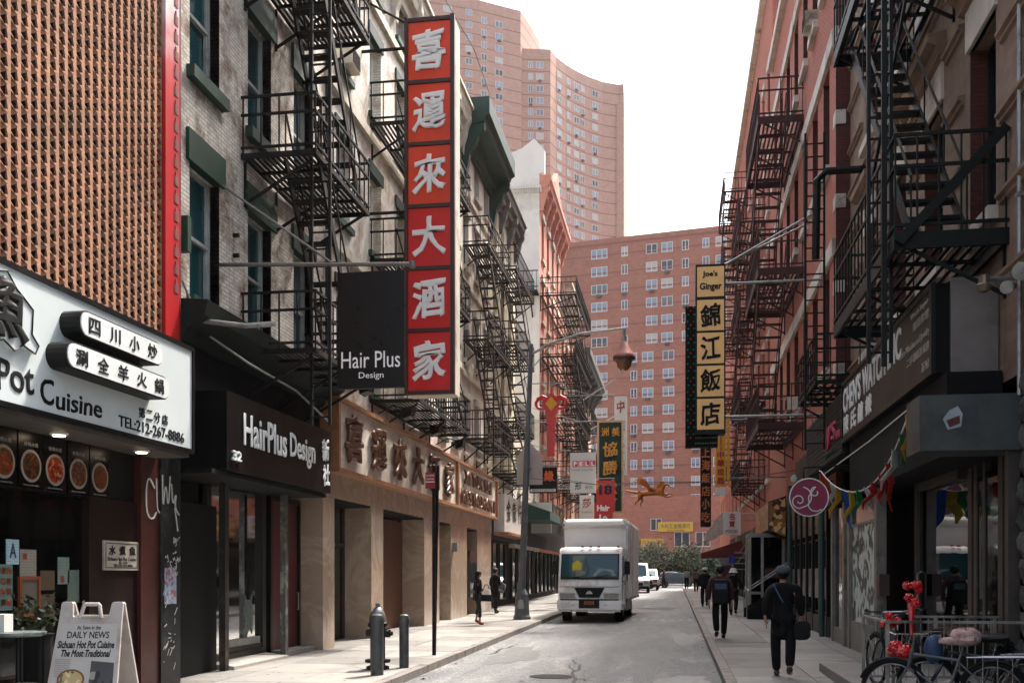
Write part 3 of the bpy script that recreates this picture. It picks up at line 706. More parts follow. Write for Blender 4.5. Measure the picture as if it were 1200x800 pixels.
pl = thing('wall_plaque', 'small white plaque with three black characters on the dark brown shop panel', 'plaque', (-7.55, 12.7, 1.8))
part('board', MB().box(-7.56, -7.53, 12.68, 13.56, 1.8, 2.2), paint('aged_plaque', '#9a9488', rough=.5, var=.1, dirt='#7d766a'), pl)
f = MB()
for a in ((12.71,13.53,2.16,2.17),(12.71,13.53,1.83,1.84),(12.71,12.72,1.84,2.16),(13.52,13.53,1.84,2.16)): f.box(-7.53,-7.526,*a)
part('border', f, ink, pl)
glyph_row('水煮魚', (12.87, 13.13, 13.39), 2.07, .17, .13, -7.525, pl, ink, bold=.02, brush=.8)
text('Sichuan Hot Pot Cuisine', .74, .05, .004, ink, pl, (-7.525, 13.12, 1.955), 90, shear=.3)
text('第二分店', .22, .03, .004, ink, pl, (-7.525, 13.15, 1.905), 90); text('TEL:212-267-8886', .5, .035, .004, ink, pl, (-7.525, 13.15, 1.865), 90)
# granite pier with graffiti and stickers
gp = thing('granite_pier', 'narrow black speckled pier covered in scratches between two shops', 'pier', (-7.5, 14.1, .08))
part('shaft', MB().box(-7.9, -7.47, 14.1, 14.7, g(14)-.05, 3.5), paint('black_granite', '#17191a', rough=.35, var=.6, scale=9, dirt='#3a3c3d'), gp)
tagm = paint('spray_white', '#a9a9a4', rough=.7, var=.15, bump=0)
def scrawl(name, X, pts, r, mat, parent):
    mb = MB()
    for stroke in pts:
        q = [Vector((X, p[0], p[1])) for p in stroke]
        if len(q) > 2:
            for _ in range(2): q = [q[0]] + [c for a, b in zip(q, q[1:]) for c in (a*.75+b*.25, a*.25+b*.75)] + [q[-1]]
        mb.tube(q, r, 5)
    return part(name, mb, mat, parent, kind='stuff')
S = [[(13.95,2.45),(13.78,2.62),(13.70,2.4),(13.72,2.05),(13.9,1.98),(14.0,2.1)], [(14.0,2.6),(14.02,2.15),(14.1,2.1)], [(14.12,2.66),(14.14,2.1),(14.22,2.62),(14.3,2.12),(14.36,2.66)], [(14.4,2.55),(14.44,2.2),(14.56,2.45),(14.5,2.2),(14.64,2.1)], [(13.75,1.93),(14.2,2.02),(14.6,2.1),(14.66,2.3)], [(14.5,2.2),(14.6,1.85)]]
S = [[(y-0.0, z+.55) for y, z in s_] for s_ in S]
scrawl('graffiti', -7.462, [s_ for s_ in S if min(p[0] for p in s_) > 14.1-.01], .013, tagm, gp)
gr2 = scrawl('graffiti', -7.492, [s_ for s_ in S if min(p[0] for p in s_) <= 14.09 and max(p[0] for p in s_) < 14.12], .013, tagm, shopf)
random.seed(3)
S2 = []
for k in range(16):
    y, z = 14.2+random.random()*.4, 1.75+random.random()*.5; s_ = [(y, z)]
    for q in range(4): y += random.uniform(-.07,.09); z += random.uniform(-.07,.07); s_.append((min(max(y,14.13),14.68), z))
    S2.append(s_)
for k in range(26):
    y, z = 14.15+random.random()*.4, .3+random.random()*1.2; S2.append([(y, z), (y+random.uniform(.01,.09), z+random.uniform(-.02,.12))])
scrawl('scratches', -7.468, S2, .006, tagm, gp)
part('sticker', MB().box(-7.47, -7.464, 14.2, 14.56, 1.3, 1.84), dish_mat('torn_poster', '#7d8ea0', '#8a4a50', '#9aa4b4', 25), gp)

# ---- HairPlus salon
hs = thing('shop_sign', 'long black box sign with white lettering reading HairPlus Design', 'sign', (-6.9, 15.2, 3.4))
bsg = paint('black_sign_metal', '#0d0d0d', rough=.35, var=.45, scale=2.4, streak=True, bump=.05)
part('sign_box', MB().box(-7.6, -6.9, 15.1, 20.0, 3.38, 4.62), bsg, hs)
wl_ = paint('white_letter', '#cfd2d2', rough=.5, var=.05, bump=0)
text('HairPlus', 1.85, .52, .02, wl_, hs, (-6.87, 16.6, 4.09), 90, bold=.015, name='lettering')
text('Design', 1.3, .56, .02, wl_, hs, (-6.87, 18.35, 4.03), 90, bold=.015)
text('32', .32, .16, .05, wl_, hs, (-6.87, 15.4, 3.62), 90, bold=.03)
text('新', .42, .46, .02, wl_, hs, (-6.87, 19.6, 4.22), 90, name='character', bold=.03, brush=1); text('社', .42, .46, .02, wl_, hs, (-6.87, 19.65, 3.72), 90, name='character', bold=.03, brush=1)
hf = thing('salon_shopfront', 'dark glazed hair salon front with posters inside its door glass', 'shopfront', (-7.6, 14.9, .08))
part('side_panel', MB().box(-8.6, -7.75, 14.75, 16.55, g(15)-.05, 2.9), blkm, hf)
rm = MB(); y0, y1, x0, x1, z0, z1 = 16.55, 19.8, -11, -8.0, .1, 3.6
rm.quad((x0,y0,z0),(x0,y1,z0),(x0,y1,z1),(x0,y0,z1)).quad((x0,y0,z0),(x1,y0,z0),(x1,y0,z1),(x0,y0,z1)).quad((x0,y1,z0),(x1,y1,z0),(x1,y1,z1),(x0,y1,z1)).quad((x0,y0,z0),(x1,y0,z0),(x1,y1,z0),(x0,y1,z0)).quad((x0,y0,z1),(x1,y0,z1),(x1,y1,z1),(x0,y1,z1))
part('room', rm, paint('salon_wall', '#2a2824', rough=.8, var=.4), hf)
fr = MB()
for a in ((16.55,16.72),(18.95,19.12),(17.35,17.42)): fr.box(-8.08,-7.92,a[0],a[1],.1,3.4)
fr.box(-8.08,-7.92,16.72,18.95,3.3,3.4).box(-8.06,-7.94,17.42,18.95,.32,.42).box(-8.08,-7.92,16.72,18.95,.1,.32)
part('frame', fr, paint('dark_bronze', '#23211e', rough=.4, metal=.5), hf)
part('door_glass', MB().quad((-8.0,16.72,.32),(-8.0,18.95,.32),(-8.0,18.95,3.3),(-8.0,16.72,3.3)), shopgl, hf)
part('kick_plate', MB().box(-7.98,-7.95,17.5,18.9,.32,.55), steel, hf)
part('threshold', MB().prism([(-8.0,g(17)-.02),(-7.45,g(17)-.02),(-7.45,g(17)+.06),(-8.0,g(17)+.12)], 'y', 16.6, 19.1), marble('terrazzo', '#8a8580', '#b0aaa2', '#6a6560', rough=.6, sc=30), hf)
part('door_post', MB().box(-7.63,-7.52,19.12,19.26,g(19)-.02,3.4), paint('post_grey', '#4a4a47', rough=.6, var=.5, scale=8, dirt='#8a8a85'), hf)
part('shutter_box', MB().box(-7.64,-7.53,16.42,16.56,g(16)-.02,3.3), paint('shutter_post', '#2c2a27', rough=.5, var=.4, dirt='#5a4a3a'), hf)
part('soffit', MB().box(-8.6,-7.0,14.8,20.0,3.3,3.37), blkm, hf)
part('header', MB().box(-8.1,-7.61,14.75,21.3,3.4,4.9), blkm, hf)
part('flag_board', MB().box(-7.9,-7.76,15.75,16.0,.35,1.35), paint('leaning_board', '#6e675c', rough=.7), hf)
for i, (x, y) in enumerate(((-8.9, 17.5), (-9.4, 18.4))):
    L = thing('salon_lamp', ['nearer', 'farther'][i]+' small warm ceiling lamp glowing inside the hair salon', 'lamp', (x, y, 3.5), group='lamps in the salon ceiling')
    part('bulb', MB().lathe([(0,0),(.11,0),(.09,-.05),(0,-.06)], (x,y,3.55), 12), warm, L); part('ring', MB().lathe([(.11,0),(.14,0),(.14,-.03),(.11,-.03)], (x,y,3.56), 12), blk, L)
po = thing('poster', 'pale poster with red handwriting standing inside the salon door', 'poster', (-8.3, 17.4, 1.4))
part('sheet', MB().box(-8.32,-8.3,17.45,18.05,1.55,2.75), paint('poster_cream', '#8e8b7c', rough=.6, bump=0), po)
scrawl('handwriting', -8.29, [[(17.5,2.3),(17.5,2.6),(17.6,2.4),(17.65,2.62),(17.72,2.35),(17.8,2.6),(17.9,2.4)],[(17.55,2.0),(17.7,1.95),(17.9,2.05)],[(17.5,1.8),(17.75,1.75),(17.95,1.9)],[(17.75,1.9),(17.8,1.65)]], .02, paint('red_marker', '#7a1212', bump=0), po)
for i, (z0_, z1_, c) in enumerate(((2.15,2.5,'#7f9593'),(1.78,2.13,'#6f8583'),(1.4,1.76,'#2c6a68'),(1.02,1.38,'#8fa5a3'))):
    o = thing('window_notice', ('top', 'second', 'dark teal third', 'bottom')[i]+' sheet in the column of notices inside the salon door glass', 'notice', (-8.02, 18.5, z0_), group='column of notices in the salon door')
    part('sheet', MB().box(-8.03,-8.015,18.45,18.82,z0_,z1_), paperm('notice_%d' % i, c), o)
ct = thing('cat_sticker', 'worn pale cat figure sticker low on the salon door glass', 'sticker', (-7.99, 18.3, .5))
part('cat_shape', MB().prism([(18.15,.62),(18.3,.5),(18.5,.72),(18.62,.6),(18.66,1.0),(18.6,1.2),(18.62,1.36),(18.52,1.26),(18.38,1.26),(18.28,1.38),(18.26,1.15),(18.2,1.0),(18.3,.85)], 'x', -7.995, -7.99), paint('sticker_grey', '#5b645f', rough=.6, var=.6, scale=14), ct)
# red door bay
rdoor = thing('red_door', 'deep red door in shadow between the hair salon and the marble restaurant front', 'door', (-7.9, 19.3, .1))
part('leaf', MB().box(-8.0,-7.94,19.35,20.9,.12,3.2), paint('deep_red', '#4a0a0c', rough=.4, var=.3, scale=2), rdoor)
fr = MB(); fr.box(-8.0,-7.9,19.3,19.4,.1,3.3).box(-8.0,-7.9,20.86,20.95,.1,3.3).box(-8.0,-7.9,19.4,20.86,3.2,3.3); part('frame', fr, blk, rdoor)
part('handle', MB().tube([(-7.9,20.72,1.0),(-7.86,20.72,1.0),(-7.86,20.72,1.35),(-7.9,20.72,1.35)], .015), steel, rdoor)
part('step', MB().box(-8.0,-7.55,19.35,20.9,g(20)-.05,g(20)+.1), slabm[2], rdoor)

# ---- tenement A with worn white paint over brick
bA = brick('worn_white_brick', '#e0dbd0', '#cfc8bc', '#aaa398', patch=('#8a7464', '#6d5748', '#9a9084'), grime='#4a3f36', grime_amt=.45, grime_lo=.5, streaks=.3)
revealm = brick('bare_brick', '#6d4a3a', '#5a3a2c', '#8a7f74', bw=.2, bh=.075)
gsill = dict(sill=(green, .2, .14), lintel=(green, .5, .06))
wkA = dict(kind='sash', fm=paint('pale_window_frame', '#a6aaa6', rough=.5, dirt='#6e6f6a'), pmr=[pane, pane, pane2], rec=.2, **gsill)
tA = building('brick_tenement', 'tenement of worn whitish painted brick above the black hair salon sign', 1, XL, 14.85, 21.6, 5.9, 19.5, bA, [15.8, 18.05, 20.3], [6.15, 9.78, 13.3, 16.8], 1.08, 2.15, wk=wkA)
for yc in (15.8, 18.05, 20.3):
    for z in (6.15, 9.78, 13.3):
        part('brick_reveal', MB().box(XL-.3, XL-.002, yc+.54, yc+.556, z, z+2.15), revealm, tA)
part('shop_cornice', MB().prism([(XL-.05,5.35),(XL+.12,5.35),(XL+.18,5.5),(XL+.5,5.72),(XL+.55,5.95),(XL-.05,6.0)], 'y', 14.75, 21.5), paint('dark_green', '#101d16', rough=.7, var=.5, scale=3, dirt='#1f2a22'), tA)  # near-black green, much darker than the window trim
part('sign_band', MB().box(XL-.1, XL+.04, 14.75, 21.3, 4.62, 5.35), blkm, tA)
part('wall_vent', MB().box(XL, XL+.16, 14.88, 15.0, 6.75, 7.3), green, tA)
part('pipe_end', MB().tube([(XL,16.9,7.65),(XL+.1,16.9,7.65)], .04), blk, tA); part('pipe_end', MB().tube([(XL,16.9,7.3),(XL+.1,16.9,7.3)], .04), blk, tA)
cb = MB(); cb.tube([(XL+.06,14.9,6.3),(XL+.2,15.3,5.6),(XL+.5,16.4,5.3),(XL+.55,18.5,5.2),(XL+.5,20.5,4.9)], .02, 6); part('cable', cb, paint('cable_grey', '#8a8a86'), tA)
# ---- tenement B, brighter paint
bB = brick('white_painted_brick', '#e2dfd8', '#d6d1c8', '#b4ada2', patch=('#b09a8a', '#a08876', '#b4a99c'), grime='#5a5048', grime_amt=.35, grime_lo=.54, streaks=.25)
wkB = dict(kind='sash', fm=white, pmr=[pane, pane2, pane], rec=.24, sill=(green, .14, .1), lintel=(green, .3, .05), acs=((0,2),(3,1)))
tB = building('brick_tenement', 'brighter white painted tenement behind the tall red sign with floor bands', 1, XL, 21.6, 36.2, 5.5, 18.4, bB, [22.9, 25.5, 28.0, 30.8, 33.2, 35.2], [6.3, 9.9, 13.4, 16.6], 1.0, 2.0, wk=wkB)
for z in (9.1, 12.65, 16.1): band('floor_band', tB, 1, XL, 21.62, 36.18, z, z+.22, .1, cream)
band('drain_strip', tB, 1, XL, 21.66, 21.78, 5.9, 18.4, .07, green)
cornice(tB, 1, XL, 21.6, 36.18, 17.6, cream, proj=.5, h=.8, brackets=9, bh=.9)
# ---- marble restaurant front
mrb = marble('brown_marble', '#a89380', '#9c8672', '#b09c88', rough=.2, sc=.5)
mrb2 = marble('pale_marble', '#e2d8ca', '#d5c9b8', '#eae2d6', rough=.35)
rf = thing('marble_shopfront', 'brown marble restaurant front with deep dark doorways', 'shopfront', (XL, 21, .1))
for (a, c) in ((21.0,21.75),(24.55,25.6),(30.0,32.0),(33.7,36.4),(38.4,41.4)):
    part('pier', MB().box(-8.3,-7.42,a,c,g(a)-.05,3.42), mrb, rf)
n = 0
for k in range(12):
    a = 21.0+k*1.7; part('marble_panel', MB().box(-8.0,-7.40,a+.008,a+1.692,3.42,4.0), mrb, rf)
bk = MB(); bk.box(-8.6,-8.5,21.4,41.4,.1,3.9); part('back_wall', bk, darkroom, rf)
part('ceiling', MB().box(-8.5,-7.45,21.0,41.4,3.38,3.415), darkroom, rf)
for a, c in ((21.75,24.55),(25.6,30.0),(32.0,33.7),(36.4,38.4)):
    f = MB(); f.box(-8.2,-8.1,a,a+.1,.1,3.38).box(-8.2,-8.1,c-.1,c,.1,3.38).box(-8.2,-8.1,(a+c)/2-.05,(a+c)/2+.05,.1,3.38).box(-8.2,-8.1,a+.1,c-.1,2.4,2.5)
    d = part('door', f, paint('bronze_frame', '#3a2a1e', rough=.4, metal=.3), rf)
    part('door_glass', MB().box(-8.17,-8.15,a+.1,c-.1,.15,3.36), glass('brown_glass', '#140b08', .08), rf)
part('wood_panel', MB().box(-8.14,-8.08,27.9,29.9,.2,3.3), paint('plywood', '#5a3018', rough=.5, var=.3, scale=3), rf)
part('wall_lamp', MB().box(-7.42,-7.25,33.9,34.15,2.5,2.8), steel, rf)
part('door_light', MB().box(-7.5,-7.395,36.9,38.2,.9,2.6), glass('cafe_window', '#10181a'), rf)
rg = thing('restaurant_sign', 'wide white marble restaurant sign with large bronze characters on the left facade', 'sign', (-7.3, 21.3, 4.0))
part('marble_board', MB().box(-7.6,-7.22,21.3,41.3,4.02,5.5), mrb2, rg)
f = MB(); bt_ = .09
for a in ((21.22,41.4,5.5,5.5+bt_),(21.22,41.4,3.96,4.05)): f.box(-7.62,-7.12,*a)
for a in ((21.2,21.32),(33.6,33.8),(41.3,41.44)): f.box(-7.62,-7.13,a[0],a[1],4.05,5.5)
part('frame', f, paint('brown_frame', '#9a6a48', rough=.5, var=.3), rg)
bronze = paint('bronze', '#684430', rough=.45, metal=.2, var=.4, scale=6)
for c, y in zip('喜運來大酒家', (22.35, 24.3, 26.28, 28.2, 30.16, 32.3)): text(c, 1.25, 1.12, .1, bronze, rg, (-7.15, y, 4.78), 90, name='character', bold=.03, brush=1)
text('XI YUN LAI', 5.2, .5, .08, bronze, rg, (-7.14, 37.2, 5.1), 90, bold=.02); text('RESTAURANT', 6.6, .5, .08, bronze, rg, (-7.14, 37.5, 4.42), 90, bold=.02)
for i, y in enumerate((21.8, 25.4, 28.5, 31.8)):
    L = thing('flood_light', ('first','second','third','fourth')[i]+' small black floodlight perched over the marble restaurant sign counting from the hair salon', 'floodlight', (-7.0, y, 5.75), group='floodlights above the marble sign')
    part('arm', MB().tube([(-7.5,y,5.85),(-7.1,y,6.05),(-6.75,y,5.95)], .02), blk, L)
    part('head', MB().prism([(-6.85,5.95),(-6.55,6.0),(-6.6,5.75),(-6.8,5.68)], 'y', y-.2, y+.2), blk, L); part('lens', MB().quad((-6.8,y-.17,5.675),(-6.62,y-.17,5.742),(-6.62,y+.17,5.742),(-6.8,y+.17,5.675)), pane2, L)

# ---- L2 cream tenement with the green cornice, L3, white gable L4, L5, L6
crm = paint('cream_render', '#d6cdbd', rough=.85, var=.18, scale=.9, dirt='#a39784', bump=.3)
wkC = dict(kind='sash', fm=white, pmr=[pane, pane2], rec=.22, sill=(cream, .12, .12), lintel=(cream, .25, .1))
t2 = building('cream_tenement', 'cream tenement with a heavy dark green bracketed cornice', 1, XL, 36.2, 42.2, 5.2, 18.9, crm, [37.1, 39.2, 41.2], [6.2, 9.6, 13.0, 16.2], 1.0, 2.0, wk=wkC)
cornice(t2, 1, XL, 36.2, 42.2, 17.4, green, proj=1.05, h=1.5, brackets=2, bh=2.0)
for z in (9.0, 12.3, 15.6): band('floor_band', t2, 1, XL, 36.22, 42.18, z, z+.18, .1, cream)
t3 = building('cream_tenement', 'pale yellow tenement with dark eaves just beyond the green cornice', 1, XL, 42.2, 48.9, 5.2, 18.0, paint('yellow_render', '#d8cfb6', rough=.85, var=.15, scale=.9, dirt='#a8997c'), [43.3, 45.3, 47.4], [6.4, 9.6, 12.8, 15.6], .95, 1.9, wk=wkC)
cornice(t3, 1, XL, 42.2, 48.9, 17.5, paint('grey_cornice', '#6a655c', rough=.8, var=.3), proj=.6, h=.9, brackets=4, bh=1.0)
t35 = building('low_shop_building', 'low building in the gap before the white gable wall', 1, XL, 48.9, 58.0, 3.0, 8.5, crm, [50.3, 53.0, 55.8], [5.8], 1.0, 1.7, wk=wkC)
pink = brick('salmon_brick', '#c9806a', '#b86c58', '#c79a88', grime='#6a3a2c', grime_amt=.3)
gab = paint('white_gable', '#d6d3cf', rough=.85, var=.1, scale=.6, dirt='#b5aea6')
t4 = building('pink_building', 'salmon pink building with a white painted gable wall and stepped roof ornament', 1, XL, 58.0, 69.0, 3.0, 24.6, pink, [59.5, 62.0, 64.5, 67.2], [5.6, 9.2, 12.8, 16.4, 20.0], 1.1, 2.3, side=gab, wk=dict(kind='sash', fm=white, pmr=[pane], rec=.22, sill=(cream,.15,.12), lintel=(cream,.35,.12)))
cornice(t4, 1, XL, 58.0, 69.0, 23.3, pink, proj=.7, h=1.2, brackets=7, bh=1.1)
part('gable_parapet', MB().prism([(-7.3,24.6),(-7.3,25.9),(-7.9,26.6),(-8.6,26.1),(-9.4,25.8),(-16,25.2),(-16,24.6)], 'y', 58.0, 58.35), gab, t4)
mb = MB()
for k in range(16): mb.box(-9.8+k*.15,-9.72+k*.15,57.9,58.0,23.5,23.75)
part('corbel_row', mb, gab, t4, kind='stuff'); part('corbel_band', MB().box(-12,-7.5,57.88,58.0,23.75,23.9), gab, t4)
part('roof_ornament', MB().prism([(61,25.0),(63,25.0),(63.6,26.2),(64.8,27.2),(66,26.2),(66.6,25.0),(69,25.0),(69,24.5),(61,24.5)], 'x', -7.6, -7.3), pink, t4)
t5 = building('brick_tenement', 'orange brick tenement between the pink building and the dark cornice', 1, XL, 69.0, 78.0, 3.0, 21.5, brick('orange_brick', '#b5714e', '#a05c3c', '#b39a86'), [70.5, 73.0, 75.6], [5.6, 9.0, 12.4, 15.8], 1.0, 2.1, wk=wkC)
cornice(t5, 1, XL, 69.0, 78.0, 20.4, cream, proj=.8, h=1.1, brackets=6, bh=1.2)
t6 = building('brick_tenement', 'tan tenement with a dark grey green bracketed cornice near the end of the left side', 1, XL, 78.0, 95.0, 3.0, 18.8, brick('tan_brick', '#b08a70', '#9c745c', '#b8a898'), [79.5, 82.2, 85, 88, 91], [5.6, 8.8, 12.0, 15.0], 1.0, 2.0, wk=wkC)
cornice(t6, 1, XL, 78.0, 95.0, 17.6, paint('slate_cornice', '#48504c', rough=.7, var=.3), proj=1.3, h=1.4, brackets=7, bh=2.0)
# shopfronts of the far left ground floor
random.seed(11)
for i, (a, c, lb) in enumerate(((41.5, 48.9, 'dark narrow shopfront with a glass door beyond the marble restaurant'), (48.9, 58.0, 'dark shopfront under a green sign behind the street lamp'), (58.0, 69.0, 'shadowed shopfront below the pink building'), (69.0, 95.0, 'row of dark shutters at the far end of the left pavement'))):
    o = thing('shopfront', lb, 'shopfront', (XL, a, g(a)))
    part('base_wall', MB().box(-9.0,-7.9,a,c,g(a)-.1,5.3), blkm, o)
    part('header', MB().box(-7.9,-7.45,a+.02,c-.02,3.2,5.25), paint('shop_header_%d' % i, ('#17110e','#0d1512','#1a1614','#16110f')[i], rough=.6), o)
    y = a+.3; k = 0
    while y < c-1.6 and k < 6:
        f, p = win_mesh('shop', 1.5, 2.6, paint('shop_frame', '#1c1a18', rough=.5), blkgl); q = part('window', f, None, o, loc=(-7.8, y+.8, g(y)+.3), rot=(0,0,R(90))); sub('pane', p, None, q); y += 1.9; k += 1

# ------------------------------------------------------------------ hanging signs on the left
redp = paint('sign_red', '#ea4012', rough=.35, var=.1, scale=1.2, bump=.03)
redp2 = paint('sign_red_lower', '#dc1612', rough=.35, var=.1, scale=1.2, bump=.03)  # deeper red for the lower panels: lighting and fading put into the colour
brnf = paint('sign_brown_frame', '#3a1a16', rough=.45, var=.25)
wch = paint('white_character', '#f4f0ec', rough=.5, var=.05, bump=0)
vs = thing('vertical_sign', 'tall red sign of six stacked panels with white brush characters on the left', 'sign', (-5.8, 24, 6.1))
part('sign_case', MB().box(-6.40, -5.21, 24.03, 24.7, 6.08, 15.1), cream, vs)
fr = MB()
fr.box(-6.42,-6.34,23.95,24.08,6.06,15.14).box(-5.29,-5.19,23.95,24.08,6.06,15.14)
ph = (15.08-6.12)/6
for i in range(7): fr.box(-6.34,-5.29,23.96,24.08,6.06+i*ph,6.06+i*ph+.09)
part('frame', fr, brnf, vs)
for i, c in enumerate('家酒大來運喜'):
    z = 6.15+i*ph
    part('red_panel', MB().box(-6.335,-5.295,24.0,24.028,z+.005,z+ph-.095), redp if i > 2 else redp2, vs)
    text(c, .84, .98, .05, wch, vs, (-5.815, 23.965, z+ph/2-.04), 0, name='character', bold=.028, brush=1)
sb = MB()
for z in (14.6, 10.6, 7.0): sb.tube([(-7.6,24.35,z),(-6.4,24.35,z)], .04)
sb.tube([(-7.6,24.35,15.9),(-6.3,24.35,15.1)], .03).tube([(-7.6,24.4,7.9),(-6.35,24.4,7.0)], .03)
part('support_arm', sb, iron, vs)
hp = thing('hanging_sign', 'black square hanging sign with plain white lettering reading Hair Plus Design', 'sign', (-4.9, 16.3, 4.83))
part('panel', MB().box(-5.5,-4.36,16.27,16.34,4.80,6.72), paint('gloss_black', '#070707', rough=.3, var=.2, bump=0), hp)
text('Hair Plus', 1.0, .27, .006, wch, hp, (-4.93, 16.265, 5.27), 0); text('Design', .42, .13, .006, wch, hp, (-4.92, 16.265, 5.0), 0)
pb = MB(); pb.tube([(-7.6,16.36,6.98),(-4.25,16.36,6.83)], .035, 8).tube([(-7.6,16.36,8.35),(-5.6,16.36,6.9)], .025, 6).lathe([(0,0),(.06,0),(.06,.1),(0,.1)], (-4.25,16.36,6.78), 8)
pb.tube([(-5.3,16.3,6.7),(-5.3,16.36,6.9)], .012, 5).tube([(-4.5,16.3,6.7),(-4.5,16.36,6.86)], .012, 5)
part('support_pipe', pb, paint('dull_pipe', '#6b6763', rough=.5, metal=.4, var=.3), hp)
p2 = thing('support_pole', 'pale horizontal pole sticking out of the wall over the white restaurant sign', 'pole', (-7.5, 15.0, 6.0))
part('pole', MB().tube([(-7.55,14.95,5.72),(-6.55,15.0,5.58),(-6.1,15.1,5.62)], .04, 8), steel, p2)

fire_escape('black fire escape with stairs on the nearest worn white brick tenement', 1, XL, 1.4, 17.2, 20.4, [16.2, 12.72, 9.2, 5.72], iron, slats=13, ladder=[(1.36, 17.55, 12.0, 4.4, .34)], nt=10)
fire_escape('fire escape half hidden behind the tall red sign', 1, XL, 1.3, 25.0, 31.5, [13.15, 9.7, 6.15], iron, slats=11, nt=11)
fire_escape('fire escape on the cream tenement under the green cornice', 1, XL, .95, 36.6, 41.6, [13.75, 10.3, 6.7], paint('iron_grey', '#2a2522', rough=.6, var=.4, dirt='#5a3a2a'), slats=8, nt=11, sw=.55, ladder=[(.85, 37.2, 10.2, 5.8, .35)])
fire_escape('fire escape on the pale yellow tenement beyond the cream one', 1, XL, 1.05, 42.6, 48.2, [14.6, 11.4, 8.2, 6.0], MATS['iron_grey'], slats=8, nt=9, sw=.6)
fire_escape('wide fire escape wrapping the corner of the salmon pink building', 1, XL, 2.1, 58.2, 68.5, [17.7, 14.2, 10.7, 7.2], iron, slats=10, nt=9, sw=.8)
fire_escape('rusty fire escape on the orange brick tenement', 1, XL, 1.2, 70.5, 77.0, [17, 14, 10.6, 7.2], iron, slats=6, nt=8)
fire_escape('farthest fire escape on the left under the dark grey cornice', 1, XL, 1.2, 80.5, 88.0, [13.8, 10.6, 7.4], iron, slats=6, nt=8)
wb = MB(); wb.box(-9.4,-7.6,57.0,58.0,17.62,17.7); 
wp = thing('corner_balcony', 'black iron corner balcony on the white gable wall', 'balcony', (-8.4, 57.5, 17.6))
part('platform', wb, iron, wp)
rl = MB()
for zz in (18.75, 17.85): rl.box(-9.4,-7.55,56.98,57.02,zz,zz+.05).box(-9.42,-9.38,57.02,58,zz,zz+.05)
for k in range(8): x = -9.38+k*.25; rl.box(x-.012,x+.012,56.99,57.01,17.7,18.75)
part('railing', rl, iron, wp); part('bracket', MB().bar((-8.9,57.1,17.6),(-8.9,58.0,16.4),.07).bar((-8.0,57.1,17.6),(-8.0,58.0,16.4),.07), iron, wp)

# ------------------------------------------------------------------ farther signs over the left side
def hsign(name, label, Y, x0, x1, z0, z1, th, mat, frame=None, cat='sign', fw=.07, arm=True, armmat=None):
    o = thing(name, label, cat, ((x0+x1)/2, Y, z0))
    part('board', MB().box(x0, x1, Y, Y+th, z0, z1), mat, o)
    if frame:
        f = MB(); f.box(x0-fw,x0,Y-.03,Y+th,z0-fw,z1+fw).box(x1,x1+fw,Y-.03,Y+th,z0-fw,z1+fw).box(x0,x1,Y-.03,Y+th,z1,z1+fw).box(x0,x1,Y-.03,Y+th,z0-fw,z0)
        part('frame', f, frame, o)
    if arm:
        xw = XL if x0 < 0 else 4.0; xe = x0 if x0 < 0 else x1
        a = MB().tube([(xw,Y+th/2,z1+.12),(xe,Y+th/2,z1+.12)], .03, 6).tube([(xw,Y+th/2,z1+.9),((xe*.7+xw*.3),Y+th/2,z1+.12)], .02, 6)
        a.tube([(xw,Y+th/2,z0+.3),(xe,Y+th/2,z0+.3)], .025, 6)
        part('support_arm', a, armmat or steel, o)
    return o
offw = paint('sign_offwhite', '#cfccc6', rough=.5, var=.06, scale=1)
pinkp = paint('sign_pink', '#c2334e', rough=.5, bump=0, var=.05)
gold = paint('gold_letter', '#c98d2e', rough=.35, metal=.3, var=.15)
s1 = hsign('hanging_sign', 'white hair salon sign with four letters on pink squares above the truck', 45, -4.53, -3.41, 5.31, 7.08, .14, offw)
for i, c in enumerate('PELL'):
    x = -4.42+.26*i; part('pink_square', MB().box(x,x+.225,44.985,44.998,6.45,6.72), pinkp, s1); text(c, .14, .2, .01, wch, s1, (x+.113, 44.98, 6.585), 0, bold=.05)
text('HAIR SALON', .95, .08, .008, paint('grey_print', '#8a8785', bump=0), s1, (-3.97, 44.99, 6.32), 0)
text('形', .3, .36, .008, ink, s1, (-4.17, 44.99, 5.62), 0, name='character', bold=.02, brush=1); text('髮廊', .34, .16, .008, MATS['grey_print'], s1, (-3.7, 44.99, 5.56), 0, name='character')
s2 = hsign('hanging_sign', 'small cream sign with a red brush character below the white salon sign', 46.5, -4.25, -3.6, 4.1, 5.32, .12, offw, arm=False)
text('莎', .42, .45, .008, paint('dull_red', '#9a3a30', bump=0), s2, (-3.92, 46.49, 4.95), 0, name='character', bold=.02, brush=1); text('SHARON', .5, .08, .008, MATS['dull_red'], s2, (-3.92, 46.49, 4.55), 0)
part('hanger', MB().tube([(-3.92,46.56,5.3),(-3.92,46.56,5.6),(-7.6,46.56,5.65)], .02, 6), steel, s2)
brightred = paint('bright_red', '#c81418', rough=.45, var=.08, bump=0)
s3 = hsign('hanging_sign', 'bright red sign with a large number 18 in front of the tall green sign', 50, -3.75, -2.85, 4.75, 6.3, .14, brightred, arm=False)
part('lower_panel', MB().box(-3.85,-2.95,49.9,50.0,4.15,5.2), brightred, s3)
text('18', .62, .5, .015, paint('navy_letter', '#141436', bump=0), s3, (-3.3, 49.985, 5.85), 0, bold=.05)
text('Hair', .62, .3, .015, wch, s3, (-3.4, 49.885, 4.95), 0, bold=.05); text('Lo', .38, .28, .015, wch, s3, (-3.4, 49.885, 4.5), 0, bold=.05)
part('diamond', MB().prism([(-3.77,5.8),(-3.6,6.05),(-3.77,6.3),(-3.94,6.05)], 'y', 49.97, 49.99), gold, s3)
part('hanger', MB().tube([(-7.6,50.05,6.4),(-2.85,50.05,6.4)], .025, 6), steel, s3)
